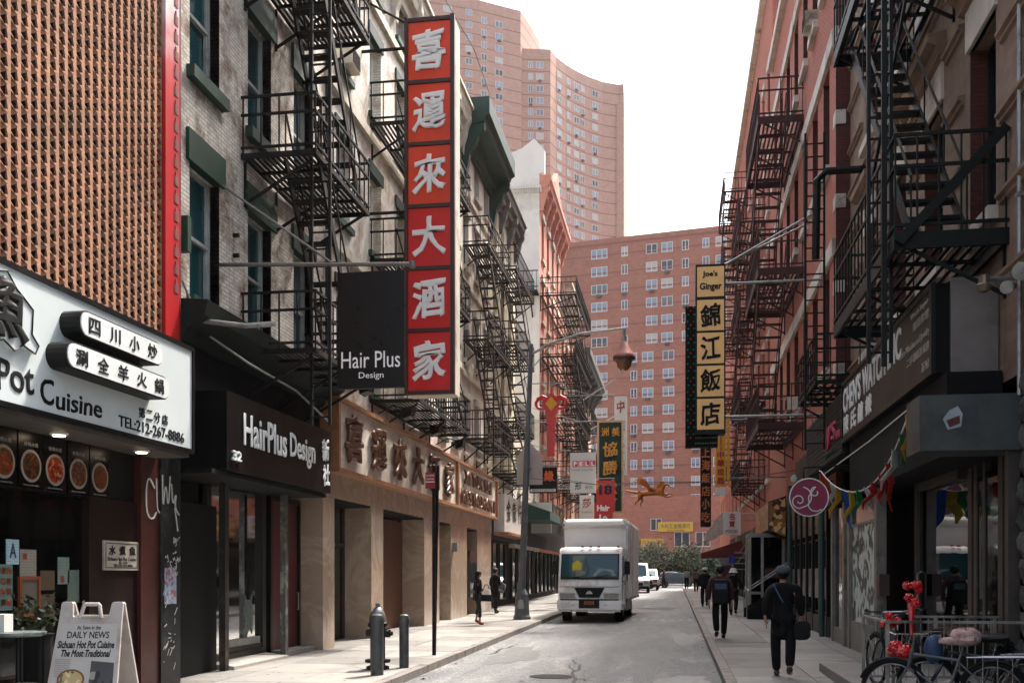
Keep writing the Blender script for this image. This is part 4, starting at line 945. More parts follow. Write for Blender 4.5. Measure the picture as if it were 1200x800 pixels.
dgreen = paint('sign_deep_green', '#0f2c22', rough=.45, var=.15)
s4 = hsign('vertical_sign', 'tall dark green association sign with gold brush characters and a tan frame', 55, -3.98, -2.78, 5.1, 9.85, .3, dgreen, paint('tan_frame', '#b8946a', rough=.5), fw=.1)
text('洲', .42, .5, .05, gold, s4, (-3.66, 54.96, 9.35), 0, name='character', bold=.025, brush=1); text('美', .42, .5, .05, gold, s4, (-3.08, 54.96, 9.35), 0, name='character', bold=.025, brush=1)
for c, z in zip('協勝公會', (8.4, 7.4, 6.4, 5.6)): text(c, .8, .82 if z > 6 else .6, .05, gold, s4, (-3.38, 54.96, z), 0, name='character', bold=.028, brush=1)
s5 = hsign('vertical_sign', 'narrow white vertical sign with red characters rising behind the green sign', 60, -3.45, -2.72, 7.5, 12.1, .25, offw)
for c, z in zip('中華公所', (11.5, 10.3, 9.1, 8.0)): text(c, .46, .7, .03, MATS['dull_red'], s5, (-3.08, 59.97, z), 0, name='character', bold=.02, brush=1)
s6 = hsign('hanging_sign', 'black sign with two orange characters and a pale strip beside the lamp post', 44, -6.2, -5.0, 5.25, 6.35, .14, blkm, arm=False)
for c, x in zip('有緣', (-5.85, -5.35)): text(c, .42, .46, .03, paint('neon_orange', '#d8591a', rough=.4, bump=0), s6, (x, 43.98, 5.98), 0, name='character', bold=.03)
part('pale_strip', MB().box(-6.15,-5.05,43.97,43.995,5.3,5.42), offw, s6); text('BEAUTY SALON', .95, .07, .01, ink, s6, (-5.6,43.96,5.36), 0)
part('hanger', MB().tube([(-7.6,44.07,6.45),(-5.0,44.07,6.45)], .03, 6), steel, s6)
aw = thing('awning', 'dark teal awning below the black sign with orange characters', 'awning', (-6.6, 50, 4.6))
part('canopy', MB().prism([(-7.6,5.35),(-5.9,4.75),(-5.9,4.35),(-7.6,4.4)], 'y', 49.0, 53.5), paint('teal_canvas', '#0c3a34', rough=.8, var=.25), aw)
bs = thing('shop_sign', 'dark green sign with faded gold characters over the left pavement near the truck', 'sign', (-6.9, 52, 4.0))
part('board', MB().box(-7.6,-6.4,53.6,60,3.9,5.5), paint('sign_dark', '#1a2420', rough=.6, var=.3), bs)
part('pale_end', MB().box(-7.6,-6.38,53.5,53.6,3.9,5.5), offw, bs)
glyph_row('永興隆', (54.8, 56.6, 58.4), 4.9, 1.2, .8, -6.38, bs, paint('faded_gold', '#8a6a34', bump=0), bold=.02, brush=.5)
ws = thing('shop_sign', 'small faded white sign with brown lettering just past the marble restaurant sign', 'sign', (-7.1, 42, 3.9))
part('board', MB().box(-7.45,-7.0,42.2,47.5,3.5,5.1), offw, ws); part('sill', MB().box(-7.45,-6.8,42.1,47.6,3.38,3.5), paint('brown_frame', '#9a6a48'), ws)
glyph_row('金龍行', (43.2, 44.8, 46.4), 4.45, 1.0, .9, -6.98, ws, paint('brown_print', '#4a3a2c', bump=0), brush=1)
for i, (y, z, dx, dz) in enumerate(((72, 13.2, 3.6, 2.2), (80, 12.4, 3.4, 1.8), (84, 12.0, 2.6, 1.4))):
    o = thing('flagpole', ('longest','middle','shortest')[i]+' bare white flagpole angled up from the far left facades', 'flagpole', (XL, y, z), group='bare flagpoles on the left facades')
    part('pole', MB().tube([(XL,y,z),(XL+dx,y,z+dz)], .05, 6), white, o); part('socket', MB().tube([(XL,y,z),(XL+.3,y,z+.18)], .09, 6), blk, o)

# ================================================================== far buildings
twb = brick('tower_brick', '#b89080', '#ac8474', '#b49686', bw=.6, bh=.3, ms=.02, grime='#7a4a40', grime_amt=.25, streaks=.08)  # paler than bare brick: part of the distance haze is in this colour
twb2 = brick('block_brick', '#a86e5a', '#9c624e', '#a87a68', bw=.5, bh=.25, ms=.02, grime='#4a2420', grime_amt=.3, streaks=.1)
bandm = paint('slab_edge', '#8a5a4c', rough=.9, var=.1)
farp = glass('far_pane', '#8d9aa8', rough=.2, wob=0); farp2 = glass('far_pane_dark', '#3c464c', rough=.15, wob=0); FP = [farp, farp, farp2, glass('far_blind', '#b8b6ae', rough=.6, wob=0), glass('far_half', '#66727a', rough=.3, wob=0), farp]; farf = paint('far_window_frame', '#d3cfcc', rough=.6, var=.03, bump=0)
def facewin(b, p0, p1, cols, zs, hh=1.45, off=.04):
    """windows along the wall from p0 to p1 (plan); cols = [(distance, width)]"""
    d = Vector((p1[0]-p0[0], p1[1]-p0[1], 0)); L = d.length; d /= L; ang = math.degrees(math.atan2(d.y, d.x)); nrm = Vector((d.y, -d.x, 0))
    for (u, w) in cols:
        for k, z in enumerate(zs):
            P = Vector((p0[0], p0[1], 0))+d*u+nrm*off; P.z = z
            f, p = win_mesh('far', w, hh, farf, FP[random.randrange(6)])
            o = part('window', f, None, b, loc=P, rot=(0,0,R(ang))); sub('pane', p, None, o)
            if (k*3+int(u)) % 4 == 0:
                key = 'farac'
                if key not in SH: SH[key] = MB().box(-.35,.35,-.35,.1,0,.38).mesh('air_conditioner'); SH[key].materials.append(paint('far_ac', '#5a5656', bump=0))
                part('air_conditioner', SH[key], None, b, loc=P-Vector((0,0,.45)), rot=(0,0,R(ang)))
def polybuild(name, label, plan, z0, z1, mat, bands=None):
    b = thing(name, label, 'building', (plan[0][0], plan[0][1], z0))
    mb = MB(); n = len(plan)
    for i in range(n):
        a, c = plan[i], plan[(i+1)%n]; mb.quad((a[0],a[1],z0),(c[0],c[1],z0),(c[0],c[1],z1),(a[0],a[1],z1))
    mb.quad(*[(p[0],p[1],z1) for p in plan]); part('wall', mb, mat, b)
    if bands:
        bm_ = MB()
        cx = sum(p[0] for p in plan)/n; cy = sum(p[1] for p in plan)/n
        z = bands[0]
        while z < z1:
            for i in range(n-2):
                a, c = Vector((*plan[i],0)), Vector((*plan[(i+1)%n],0)); d = (c-a).normalized(); nn = Vector((d.y,-d.x,0))*.03
                bm_.quad(*[tuple(q) for q in (a+nn+Vector((0,0,z)), c+nn+Vector((0,0,z)), c+nn+Vector((0,0,z+.22)), a+nn+Vector((0,0,z+.22)))])
            z += bands[1]
        part('slab_band', bm_, bandm, b)
    return b
def plan_at(px, d): u = (px-600)/1200; a = math.atan(190/1200); return (d*(-math.sin(a)+u*math.cos(a)), d*(math.cos(a)+u*math.sin(a)))
# broad block closing the street
be = polybuild('apartment_block', 'broad red brown brick apartment block closing the end of the street', [(-45,161),(-14,155.3),(9,151),(40,145.5),(40,175),(-45,175)], .6, 52.2, twb2, (7.0, 2.66))
zs_hi = [49.2-2.66*k for k in range(6)]; zs_lo = [49.2-2.66*k for k in range(6, 17)]
p0, p1 = (-14,155.3), (9,151); sc_ = 155/1200
def du(px): # distance along the wall from p0 to where picture column px meets it
    best = min(range(0, 240), key=lambda i: abs((lambda X, Y: 600+1200*(X*math.cos(.157)+Y*math.sin(.157))/(-X*math.sin(.157)+Y*math.cos(.157)))(p0[0]+(p1[0]-p0[0])*i/234, p0[1]+(p1[1]-p0[1])*i/234)-px)); return best/10
facewin(be, p0, p1, [(du(x), w) for x, w in ((702,2.5),(732,1.0),(764,1.7),(782,1.7),(803,1.0),(827,1.0),(845,1.6))], zs_hi)
facewin(be, p0, p1, [(du(x), w) for x, w in ((702,2.5),(743,1.0),(759,1.7),(783,1.7),(815,1.3),(842,1.5))], zs_lo)
part('parapet', MB().quad((-45,160.95,51.2),(-14,155.25,51.2),(-14,155.25,51.5),(-45,160.95,51.5)).quad((-14,155.25,51.2),(9,150.95,51.2),(9,150.95,51.5),(-14,155.25,51.5)), bandm, be)
# low storey in front with two wide windows
lo_ = thing('low_building', 'brown brick shop building below the apartment block with yellow banners', 'building', (-4, 128, .8))
mbq = MB(); wallgrid(mbq, lambda u, d, z: (u, 128+d, z), -9, 12, .8, 11.4, [(.0,1.9,5.1,6.9),(2.6,4.4,5.1,6.9),(-2.9,-1.5,7.1,8.6)], .25); mbq.quad((-9,128,11.4),(12,128,11.4),(12,140,11.4),(-9,140,11.4)); part('wall', mbq, twb2, lo_)
for x, w, z, h in ((.95,1.9,5.1,1.8),(3.5,1.8,5.1,1.8),(-2.2,1.4,7.1,1.5)): add_window(lo_, (x,128,z), 0, w, h, 'far', farf, farp2, rec=.1)
part('shop_shade_sheet', MB().box(-8,8,127.93,127.97,.9,4.3), blkm, lo_)  # black sheet on the wall; a shop opening's darkness put into colour
yb_ = paint('banner_yellow', '#cda845', rough=.6, var=.06, bump=0)
for nm, lb, x0_, x1_, z0_, z1_, tx_, c_ in (('banner','upper yellow banner with dark green characters on the low brown building', -2.0, 2.3, 6.95, 8.15, '大利五金雜貨行', '#2c4a2a'), ('banner','lower yellow banner with orange characters left of the upper one', -4.1, -1.2, 5.1, 6.1, '四五六小館', '#b8421c')):
    o = thing(nm, lb, 'banner', (x0_, 127.8, z0_), group='yellow banners')
    part('cloth', MB().box(x0_,x1_,127.78,127.84,z0_,z1_), yb_, o); text(tx_, (x1_-x0_)*.84, (z1_-z0_)*.5, .02, paint('ink_'+c_[1:], c_, bump=0), o, ((x0_+x1_)/2, 127.77, z0_+(z1_-z0_)*.58), 0, name='characters')
    text('TEL 212 566 8989', (x1_-x0_)*.5, (z1_-z0_)*.14, .02, MATS['ink_'+c_[1:]], o, ((x0_+x1_)/2, 127.77, z0_+.16), 0)
# the two parts of the tall tower
A = [plan_at(x, d) for x, d in ((380,219),(560,229),(604,233),(610,233.5),(622,240),(633,247.5))]; A += [plan_at(640,300), plan_at(380,300)]
ta = polybuild('tower_block', 'tallest pinkish brick tower with rows of small windows left of the curved tower', A, 2, 130, twb, (6, 2.7))
zsA = [126.1-2.72*k for k in range(19)]
def along(p, q, t): return
facewin(ta, A[0], A[1], [(math.dist(A[0], plan_at(x, 229-10*(560-x)/180))-.5, w) for x, w in ((470,2.0),(500,1.4),(527,2.0),(552,1.5))], zsA)
facewin(ta, A[1], A[2], [(1.5,1.4),(5.2,1.9)], [z-1.2 for z in zsA])
B = [plan_at(x, d) for x, d in ((604,234.5),(645,235),(652,238.5),(663,242),(675,245),(690,248),(706,250.5),(725,252))]; B += [plan_at(731,251.5), plan_at(735,300), plan_at(604,300)]
tb = polybuild('tower_block', 'curved pink brick tower whose concave front drops away to the right', B, 2, 122, twb, (6, 2.7))
zsB = [117.6-2.72*k for k in range(17)]
facewin(tb, B[0], B[1], [(3.5,1.1),(5.6,1.7)], zsB)
for (a, q, u, w) in ((2,3,.9,2.0),(3,4,.7,1.3),(4,5,-.2,1.7),(4,5,1.9,1.3),(5,6,1.6,1.8)):
    facewin(tb, B[a], B[q], [(u+.3, w)], zsB, off=.1)
part('step_block', MB().box(B[7][0]-.5, B[7][0]+1.1, B[7][1]-.6, B[7][1]+10, 2, 117), twb, tb)
part('slot_shade_strip', MB().box(B[0][0]-.3, B[0][0]+.25, B[0][1]-1.2, B[0][1]-.9, 2, 118.6), blkm, ta)  # solid black strip; the shade of a stair slit put into its colour
# trees at the street's end
def tree(label, x, y, h, cr, ch, n, col, seed):
    random.seed(seed); t = thing('street_tree', label, 'tree', (x, y, g(y)))
    tr = MB(); tr.tube([(x,y,g(y)),(x+.1,y,h*.3),(x-.1,y+.1,h*.6)], [.16,.12,.07], 7)
    for k in range(7):
        a = k*.9; tr.tube([(x,y,h*(.3+.05*k)),(x+cr*.6*math.cos(a),y+cr*.6*math.sin(a),h*(.5+.06*k))], [.06,.02], 5)
    part('trunk', tr, paint('bark', '#2c241c', rough=.9, var=.4, scale=8), t)
    lf = MB()
    cl = [(random.gauss(0,.5)*cr, random.gauss(0,.4)*cr, random.uniform(-.45,.5)*ch) for k in range(26)]
    for k in range(n):
        c = random.choice(cl); r = random.gauss(0,1)*cr*.16; p = Vector((x+c[0]+random.gauss(0,.17)*cr, y+c[1]+random.gauss(0,.17)*cr, h*.68+c[2]+random.gauss(0,.15)*ch))
        u = Vector((random.gauss(0,1),random.gauss(0,1),random.gauss(0,.6))).normalized(); w = u.orthogonal().normalized(); s = random.uniform(.07,.15)
        lf.quad(p-u*s, p+w*s*.6, p+u*s, p-w*s*.6)
    m = lf.mesh('crown', fix=False); m.materials.append(col); part('crown', m, None, t, kind='stuff'); return t
leafm = paint('leaf_olive', '#2b3018', rough=.8, var=.45, scale=1.2, bump=0); leaf2 = paint('leaf_green', '#1c2e18', rough=.8, var=.4, scale=1.2, bump=0)
tree('wide low olive green tree in front of the apartment block at the street end', -.8, 108, 4.4, 3.6, 3.0, 9000, leafm, 4)
tree('small darker green tree behind the parked dark car at the right', 2.6, 109, 3.6, 2.0, 2.2, 4000, leaf2, 5)
tree('bushy tree behind the white van', -4.8, 110, 3.9, 2.6, 2.6, 5000, leaf2, 6)
fn = thing('site_hoarding', 'dark teal hoarding behind the trees at the end of the street', 'hoarding', (-3, 114, .8)); 
for k in range(10): part('board', MB().box(-9+k*2.0,-7.02+k*2.0,114,114.06,.7,3.0), paint('teal_board', '#1c3a38', rough=.7, var=.2), fn)

# ================================================================== RIGHT SIDE
XR = 4.0; X1 = 4.35
tan = brick('tan_stone', '#86705e', '#786250', '#7c6858', bw=.36, bh=.12, ms=.006, grime='#4a3226', grime_amt=.55, grime_lo=.45, streaks=.3)
redb = brick('red_brick', '#a44a32', '#8e3c28', '#a88070', grime='#4a1e18', grime_amt=.3, streaks=.15)
drkb = brick('dark_brick', '#5c2a20', '#4a2018', '#3a2420', grime='#1e100c', grime_amt=.4)
orgb = brick('orange_red_brick', '#c2664a', '#b25a40', '#c09080', grime='#6a3020', grime_amt=.25)
stone = paint('pale_stone', '#c4bbb0', rough=.8, var=.18, scale=1.8, dirt='#85796c', bump=.25)
wk1 = dict(kind='sash', fm=paint('dark_frame', '#15201e', rough=.5), pm=blkgl, rec=.28, sill=(stone,.18,.14))
r1 = building('stone_fronted_building', 'tan banded building nearest on the right with dark green fire escape stairs', -1, X1, 9, 26.6, 4.3, 21, tan, [12.3, 15.5, 18.3, 21.0, 23.9], [6.75, 11.5, 16.2], 1.25, 2.75, wk=wk1)
for z in (6.75, 11.5, 16.2):
    for yc in (12.3, 15.5, 18.3, 21.0, 23.9):
        part('brick_reveal', MB().box(X1+.002, X1+.3, yc+.60, yc+.618, z, z+2.75), drkb, r1)
        part('lintel_panel', MB().box(X1-.05, X1+.06, yc-.7, yc+.7, z+2.75, z+3.35), stone, r1)
        part('window_hood', MB().prism([(X1,z+3.35),(X1-.12,z+3.4),(X1-.16,z+3.55),(X1-.3,z+3.62),(X1-.3,z+3.75),(X1,z+3.8)], 'y', yc-.85, yc+.85), tan, r1)
for k in range(14):
    z = 5.6+k*1.08
    ys = [9]
    for yc in (12.3, 15.5, 18.3, 21.0, 23.9):
        row = [r for r in (6.75, 11.5, 16.2) if r-.3 < z+.05 < r+3.9]
        if row: ys += [yc-.9, yc+.9]
    ys.append(26.5)
    m_ = MB()
    for a, c in zip(ys[::2], ys[1::2]): m_.prism([(X1,z),(X1-.05,z+.02),(X1-.05,z+.07),(X1-.1,z+.1),(X1-.1,z+.15),(X1,z+.17)], 'y', a, c)
    part('string_course', m_, tan, r1, kind='stuff')
wk2 = dict(kind='sash', fm=paint('dark_red_frame', '#2c1512', rough=.5), pm=blkgl, rec=.2, sill=(stone,.22,.14), acs=((0,2),(3,0),(1,2)))
c2 = [28.2, 30.4, 32.6, 35.0, 37.4, 39.8, 42.0]
r2 = building('red_brick_building', 'red brick building with white stone bands and a dark brick end wall on the right', -1, XR, 26.6, 43.4, 3.4, 22.6, redb, c2, [7.1, 12.35, 17.3], 1.1, 2.6, side=drkb, wk=wk2)
for z in (9.75, 15.0, 19.95): band('stone_band', r2, -1, XR, 26.66, 43.3, z, z+.42, .09, stone)
band('roof_coping', r2, -1, XR, 26.6, 43.4, 22.4, 22.75, .2, stone)
for k in range(9): part('quoin', MB().box(XR-.012, XR+.24, 26.57, 27.0, 4.6+k*2.1, 4.95+k*2.1), stone, r2)
for yc in c2:
    for z in (7.1, 12.35, 17.3): part('brick_reveal', MB().box(XR+.002, XR+.22, yc+.53, yc+.548, z, z+2.6), drkb, r2)
r3 = building('red_brick_building', 'taller red brick building behind with an orange brick side wall', -1, XR, 43.4, 75, 3.4, 27.2, redb, [45, 47.6, 50.2, 52.8, 55.4, 58.5, 61, 64, 68, 72], [5.8, 9.6, 13.4, 17.2, 21.2], 1.1, 2.2, side=orgb, wk=dict(kind='sash', fm=white, pm=pane, rec=.2, sill=(stone,.2,.12), lintel=(stone,.3,.05)))
band('roof_coping', r3, -1, XR, 43.4, 75, 27.0, 27.4, .25, stone)
ivy = MB(); random.seed(5)
for k in range(1500):
    z = random.uniform(22.8, 26.8); p = Vector((4.3+abs(random.gauss(0,.5)), 43.3-random.random()*.12, z)); u = Vector((random.gauss(0,1),.2,random.gauss(0,1))).normalized(); w = u.cross(Vector((0,1,0))).normalized(); s = .09
    ivy.quad(p-u*s, p+w*s*.6, p+u*s, p-w*s*.6)
iv = part('creeper', ivy.mesh('creeper', fix=False), leaf2, None); tag(iv, 'dark creeper climbing the orange side wall above the red brick roof', 'creeper', kind='stuff')
r4 = building('brick_tenement', 'dark brick tenement at the far end of the right side', -1, XR, 75, 92, 3.4, 19, orgb, [77, 80, 83, 86, 89], [5.8, 9.4, 13], 1.1, 2.1, wk=dict(kind='sash', fm=white, pm=pane, rec=.2, sill=(stone,.2,.12)))
# fire escapes
f1 = fire_escape('dark green fire escape with steep stairs on the nearest right building', -1, X1, 1.45, 14.3, 19.6, [11.3, 6.3], irongrn, rise='far', rail=1.3, slats=9, nt=13, sw=.72, stair_out=.45, solid_fascia=True, ladder=[(1.5, 15.0, 11.5, 4.7, .3)], y_in=.25)
br = MB().bar((4.3,14.25,7.6),(2.95,14.25,6.15),.09,.12).bar((3.35,14.6,10.9),(2.95,16.2,7.6),.04).bar((X1-1.5,14.7,4.6),(X1-1.5,14.7,11.6),.07).bar((4.3,19.3,12.9),(3.0,19.4,11.3),.08)
part('stay_bar', br, irongrn, f1, kind='stuff')
f1b = fire_escape('small dark green balcony with a tall straight ladder on the banded building', -1, X1, 1.3, 23.2, 26.4, [6.0], irongrn, slats=7, ladder=[(1.15, 24.4, 11.9, 4.6, .42)])
part('gooseneck', MB().tube([(X1,24.4,11.0),(3.45,24.4,11.0),(3.25,24.4,10.8),(3.22,24.4,9.0)], .09, 8), irongrn, f1b)
fire_escape('rust red fire escape with ladders on the red brick building', -1, XR, 1.4, 33.0, 38.6, [16.1, 11.35, 6.5], ironred, slats=10, nt=13, sw=.82, solid_fascia=True, rail=1.2)
fire_escape('farther rust red fire escape climbing to the roof of the tall red brick building', -1, XR, 1.3, 57.5, 64.5, [22.8, 19, 15.2, 11.4, 7.6], ironred, slats=7, nt=12, sw=.75)
fire_escape('middle rust red fire escape on the tall red brick building', -1, XR, 1.15, 46.5, 53.0, [17.4, 13.4, 9.4, 5.8], ironred, slats=7, nt=12, sw=.7)
# rusticated stone pier and brick at the right edge
ps = thing('stone_pier', 'dark rough block stone pier at the right edge of the street', 'pier', (X1, 12, .1))
part('core', MB().box(X1+.05, X1+3, 9.0, 13.85, g(12)-.1, 4.3), paint('pier_mortar', '#1c1b19', rough=.9), ps)
sm = [paint('rough_stone_%d' % i, c, rough=.85, var=.45, scale=5, bump=1.0, dirt='#23221f') for i, c in enumerate(('#4a4844','#3d3b38','#55524d'))]
random.seed(9); z = .25; row = 0
while z < 4.1:
    y = 9.0+(.3 if row % 2 else 0)
    while y < 13.8:
        L = min(random.choice((.55,.65,.8)), 13.85-y); h = .34
        m_ = MB(); nx, ny = 4, 3; V0 = len(m_.v)
        for i in range(nx+1):
            for j in range(ny+1):
                e = (i in (0,nx)) or (j in (0,ny)); m_.v.append((X1-(.015 if e else random.uniform(.04,.09)), y+.008+(L-.016)*i/nx, z+.008+(h-.016)*j/ny))
        for i in range(nx):
            for j in range(ny): a = V0+i*(ny+1)+j; m_.f.append((a,a+1,a+ny+2,a+ny+1))
        m_.box(X1-.015, X1+.06, y+.008, y+L-.008, z+.008, z+h-.008)
        part('stone_block', m_, sm[random.randrange(3)], ps); y += L
    z += .34; row += 1
# CHEN'S sign
cs = thing('shop_sign', 'long dark brown watch shop sign with white lettering over the right pavement', 'sign', (3.5, 15, 4.5))
csm = paint('sign_brown_black', '#2a2421', rough=.45, var=.12, scale=1.2, bump=.03)
part('sign_box', MB().box(3.52, 4.33, 14.75, 22.35, 4.5, 5.72), blkm, cs)
part('sign_face', MB().box(3.495, 3.52, 14.85, 22.3, 4.56, 5.66), csm, cs)
part('end_panel', MB().box(3.72, 4.33, 14.70, 14.75, 4.48, 5.78), paint('end_panel_grey', '#6b6460', rough=.6, var=.25, scale=2, dirt='#4c4642'), cs)
f = MB().box(3.47,3.53,14.72,22.35,5.66,5.74).box(3.47,3.53,14.72,22.35,4.48,4.56).box(3.47,3.53,14.72,14.85,4.56,5.66).box(3.47,3.53,22.3,22.38,4.5,5.7); part('frame', f, blk, cs)
XS = 3.49
text("CHEN'S", 2.0, .52, .02, wl_, cs, (XS, 21.2, 5.33), -90, bold=.02); text('WATCH', 2.1, .5, .02, wl_, cs, (XS, 18.95, 5.33), -90, bold=.02); text('INC', 1.0, .5, .02, wl_, cs, (XS, 17.2, 5.36), -90, bold=.02)
for c, y in zip('陳氏鐘錶', (21.85, 21.0, 20.2, 19.4)): text(c, .6, .38, .02, wl_, cs, (XS, y, 4.82), -90, name='character', bold=.03)
g2 = paint('pale_print', '#9a948c', rough=.6, bump=0)
text('Watch Repair', 1.1, .1, .01, g2, cs, (XS, 15.5, 5.55), -90); text('鐘錶修理', .95, .13, .01, g2, cs, (XS, 15.42, 5.38), -90); text('Estate Watches and Jewelry', 1.9, .13, .01, g2, cs, (XS, 15.85, 5.12), -90); text('二手鐘錶及珠寶', 1.4, .13, .01, g2, cs, (XS, 15.6, 4.93), -90); text('35 Pell', .42, .13, .01, g2, cs, (XS, 15.15, 4.68), -90)
ny = thing('shop_sign', 'dark slatted sign with pink letters next to the watch shop sign', 'sign', (3.5, 22.5, 4.4))
part('backing', MB().box(3.56, 4.3, 22.42, 28.3, 4.3, 5.62), blkm, ny)
for k in range(12): part('slat', MB().box(3.5, 3.56, 22.42, 28.3, 4.32+k*.108, 4.41+k*.108), paint('slat_black', '#1d211f', rough=.6, var=.3, streak=False), ny)
text("JJ'S", 1.7, .52, .05, paint('neon_pink', '#b23052', rough=.4, bump=0), ny, (3.47, 23.9, 4.85), -90, bold=.01, shear=.2); text('PEARL', .55, .16, .03, MATS['neon_pink'], ny, (3.47, 22.8, 4.75), -90); text('green tea', 1.0, .12, .03, green, ny, (3.47, 24.1, 4.47), -90)
# roller shutter box
rb = thing('shutter_housing', 'dull steel shutter housing with a torn sticker over the right doorway', 'shutter housing', (3.6, 14, 3.3))
part('case', MB().box(3.1, 4.32, 13.75, 14.5, 3.32, 4.03), paint('dull_steel', '#3e4342', rough=.5, metal=.3, var=.25, scale=2, dirt='#2c2a26'), rb)
part('sticker', MB().prism([(3.38,3.72),(3.46,3.83),(3.56,3.88),(3.62,3.78),(3.60,3.62),(3.44,3.58)], 'y', 13.735, 13.745), paint('sticker_white', '#8c9498', bump=0), rb)
part('sticker_print', MB().prism([(3.42,3.70),(3.58,3.76),(3.585,3.66),(3.46,3.61)], 'y', 13.73, 13.734), MATS['deep_red'], rb)
part('side_box', MB().box(3.62, 4.32, 14.5, 22.2, 3.5, 4.46), blkm, rb)
# shop front
sr = thing('shopfront', 'grey framed shopfront with whitewashed glass and a dark glazed entrance', 'shopfront', (3.8, 20, .15))
gf = paint('grey_frame', '#77726a', rough=.5, var=.3, scale=3, dirt='#4a4640'); gf2 = paint('brown_grey_frame', '#3b342e', rough=.5, var=.3)
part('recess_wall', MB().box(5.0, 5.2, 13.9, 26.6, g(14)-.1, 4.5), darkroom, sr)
part('soffit', MB().box(3.6, 5.0, 13.9, 26.6, 3.35, 3.5), blkm, sr)
for y in (25.3, 23.6, 22.95, 19.9): part('post', MB().box(3.72, 3.9, y, y+.22, g(y)-.05, 3.4), gf, sr)
part('base_panel', MB().box(3.76, 3.86, 20.12, 22.95, g(21)-.05, .75), gf, sr)
part('base_panel', MB().box(3.76, 3.86, 23.8, 25.3, g(24)-.05, .5), gf, sr)
ww, n, l, b = nodes('whitewashed_glass')
geo = N(n, 'ShaderNodeNewGeometry'); wv = N(n, 'ShaderNodeTexWave', Scale=1.3, Distortion=11.0, Detail=2.5); wv.inputs['Detail Scale'].default_value = 1.6; l.new(geo.outputs['Position'], wv.inputs['Vector'])
rr = ramp(n, [(.25, lin('#2a3534')), (.42, lin('#8c9895')), (.8, lin('#bcc6c2'))]); l.new(wv.outputs['Color'], rr.inputs[0]); l.new(rr.outputs[0], b.inputs['Base Color']); b.inputs['Roughness'].default_value = .4
part('whitewashed_pane', MB().box(3.80, 3.82, 20.12, 22.95, .75, 2.75), ww, sr); part('upper_pane', MB().box(3.80, 3.82, 20.12, 22.95, 2.8, 3.35), glass('plum_glass', '#2a0e1a', .1), sr)
part('transom', MB().box(3.76, 3.86, 20.12, 22.95, 2.75, 2.8), gf, sr)
part('dark_pane', MB().box(3.80, 3.82, 23.8, 25.3, .5, 3.35), blkgl, sr)
mir = glass('mirror_glass', '#050808', rough=.02, wob=.05); mir.node_tree.nodes['Principled BSDF'].inputs['IOR'].default_value = 2.2
part('entrance_pane', MB().quad((4.47,16.5,.4),(4.31,19.1,.4),(4.31,19.1,3.2),(4.47,16.5,3.2)), mir, sr)
fr = MB()
fr.box(4.42,4.50,16.3,16.5,.2,3.4).box(4.26,4.36,19.1,19.3,.2,3.4)
fr.box(4.27,4.5,16.5,19.1,3.2,3.4); part('entrance_frame', fr, gf2, sr)
part('door_pull', MB().tube([(4.33,19.0,1.1),(4.25,19.0,1.15),(4.25,19.0,1.75),(4.33,19.0,1.8)], .018, 6), steel, sr)
part('side_pane', MB().box(4.40, 4.42, 14.9, 15.9, .95, 3.2), blkgl, sr)
fr = MB()
for a in ((14.7,14.9),(15.5,15.6),(15.9,16.05)): fr.box(4.38,4.46,a[0],a[1],.2,3.4)
part('side_frame', fr, gf2, sr)
part('wood_sill', MB().box(4.15,4.42,14.3,17.6,.82,.94), paint('brown_sill', '#3a2016', rough=.5), sr)
part('lower_wall', MB().box(4.38,4.5,14.2,17.9,.2,.82), blkm, sr)
part('corner_post', MB().box(4.2, 4.36, 13.86, 14.0, .2, 3.4), gf2, sr)
part('meter_box', MB().box(3.72,3.9,19.62,19.9,1.35,1.75), paint('meter_brown', '#3a2420', rough=.5), sr)
# second shop (dark, ornate windows)
s2_ = thing('shopfront', 'black framed glazed shopfront below the red brick building with slatted upper lights', 'shopfront', (3.9, 30, .18))
part('back', MB().box(4.2,4.4,26.6,43.4,g(27)-.1,5.0), blkm, s2_)
part('fascia', MB().box(3.75,4.2,28.4,33,4.1,5.2), paint('fascia_dark', '#15100e', rough=.5), s2_)
y = 26.8; k = 0
while y < 34.5:
    part('post', MB().box(3.8,3.95,y,y+.16,g(y)-.05,4.1), blk, s2_)
    f, p = win_mesh('shop', 1.1, 2.0, blk, blkgl); q = part('window', f, None, s2_, loc=(3.9, y+.75, .7), rot=(0,0,R(-90))); sub('pane', p, None, q)
    for j in range(4): part('upper_light', MB().box(3.86,3.9,y+.24+j*.28,y+.42+j*.28,2.85,3.75), paint('tan_glass', '#6a5c4c', rough=.3, var=.4, scale=4, bump=0), s2_)
    part('poster_strip', MB().box(3.84,3.86,y+.3,y+1.1,1.1,1.9), dish_mat('window_stickers', '#4a4a4a', '#8a8a88', '#6a2c34', 9) if k == 0 else bpy.data.materials['window_stickers'], s2_)
    y += 1.35; k += 1
part('base', MB().box(3.82,3.95,26.6,34.6,g(27)-.05,.65), gf2, s2_)
for y in (26.9, 34.2): part('drain_pipe', MB().tube([(3.7,y,g(y)),(3.7,y,4.6)], .07, 8), paint('teal_pipe', '#24403e', rough=.5), s2_)
gs = thing('gold_sign', 'gold glittering shop sign angled under the rust red fire escape', 'sign', (3.6, 38, 3.6))
part('board', MB().prism([(3.9,3.0),(3.3,3.3),(3.3,4.3),(3.9,4.5)], 'y', 37.2, 43.0), blkm, gs)
gm_ = dish_mat('gold_mosaic', '#8a5a24', '#3a2410', '#d0b070', 7); part('gold_face', MB().quad((3.29,37.2,3.32),(3.29,43,3.32),(3.29,43,4.28),(3.29,37.2,4.28)).quad((3.32,37.19,3.32),(3.88,37.19,3.05),(3.88,37.19,4.45),(3.32,37.19,4.28)), gm_, gs)
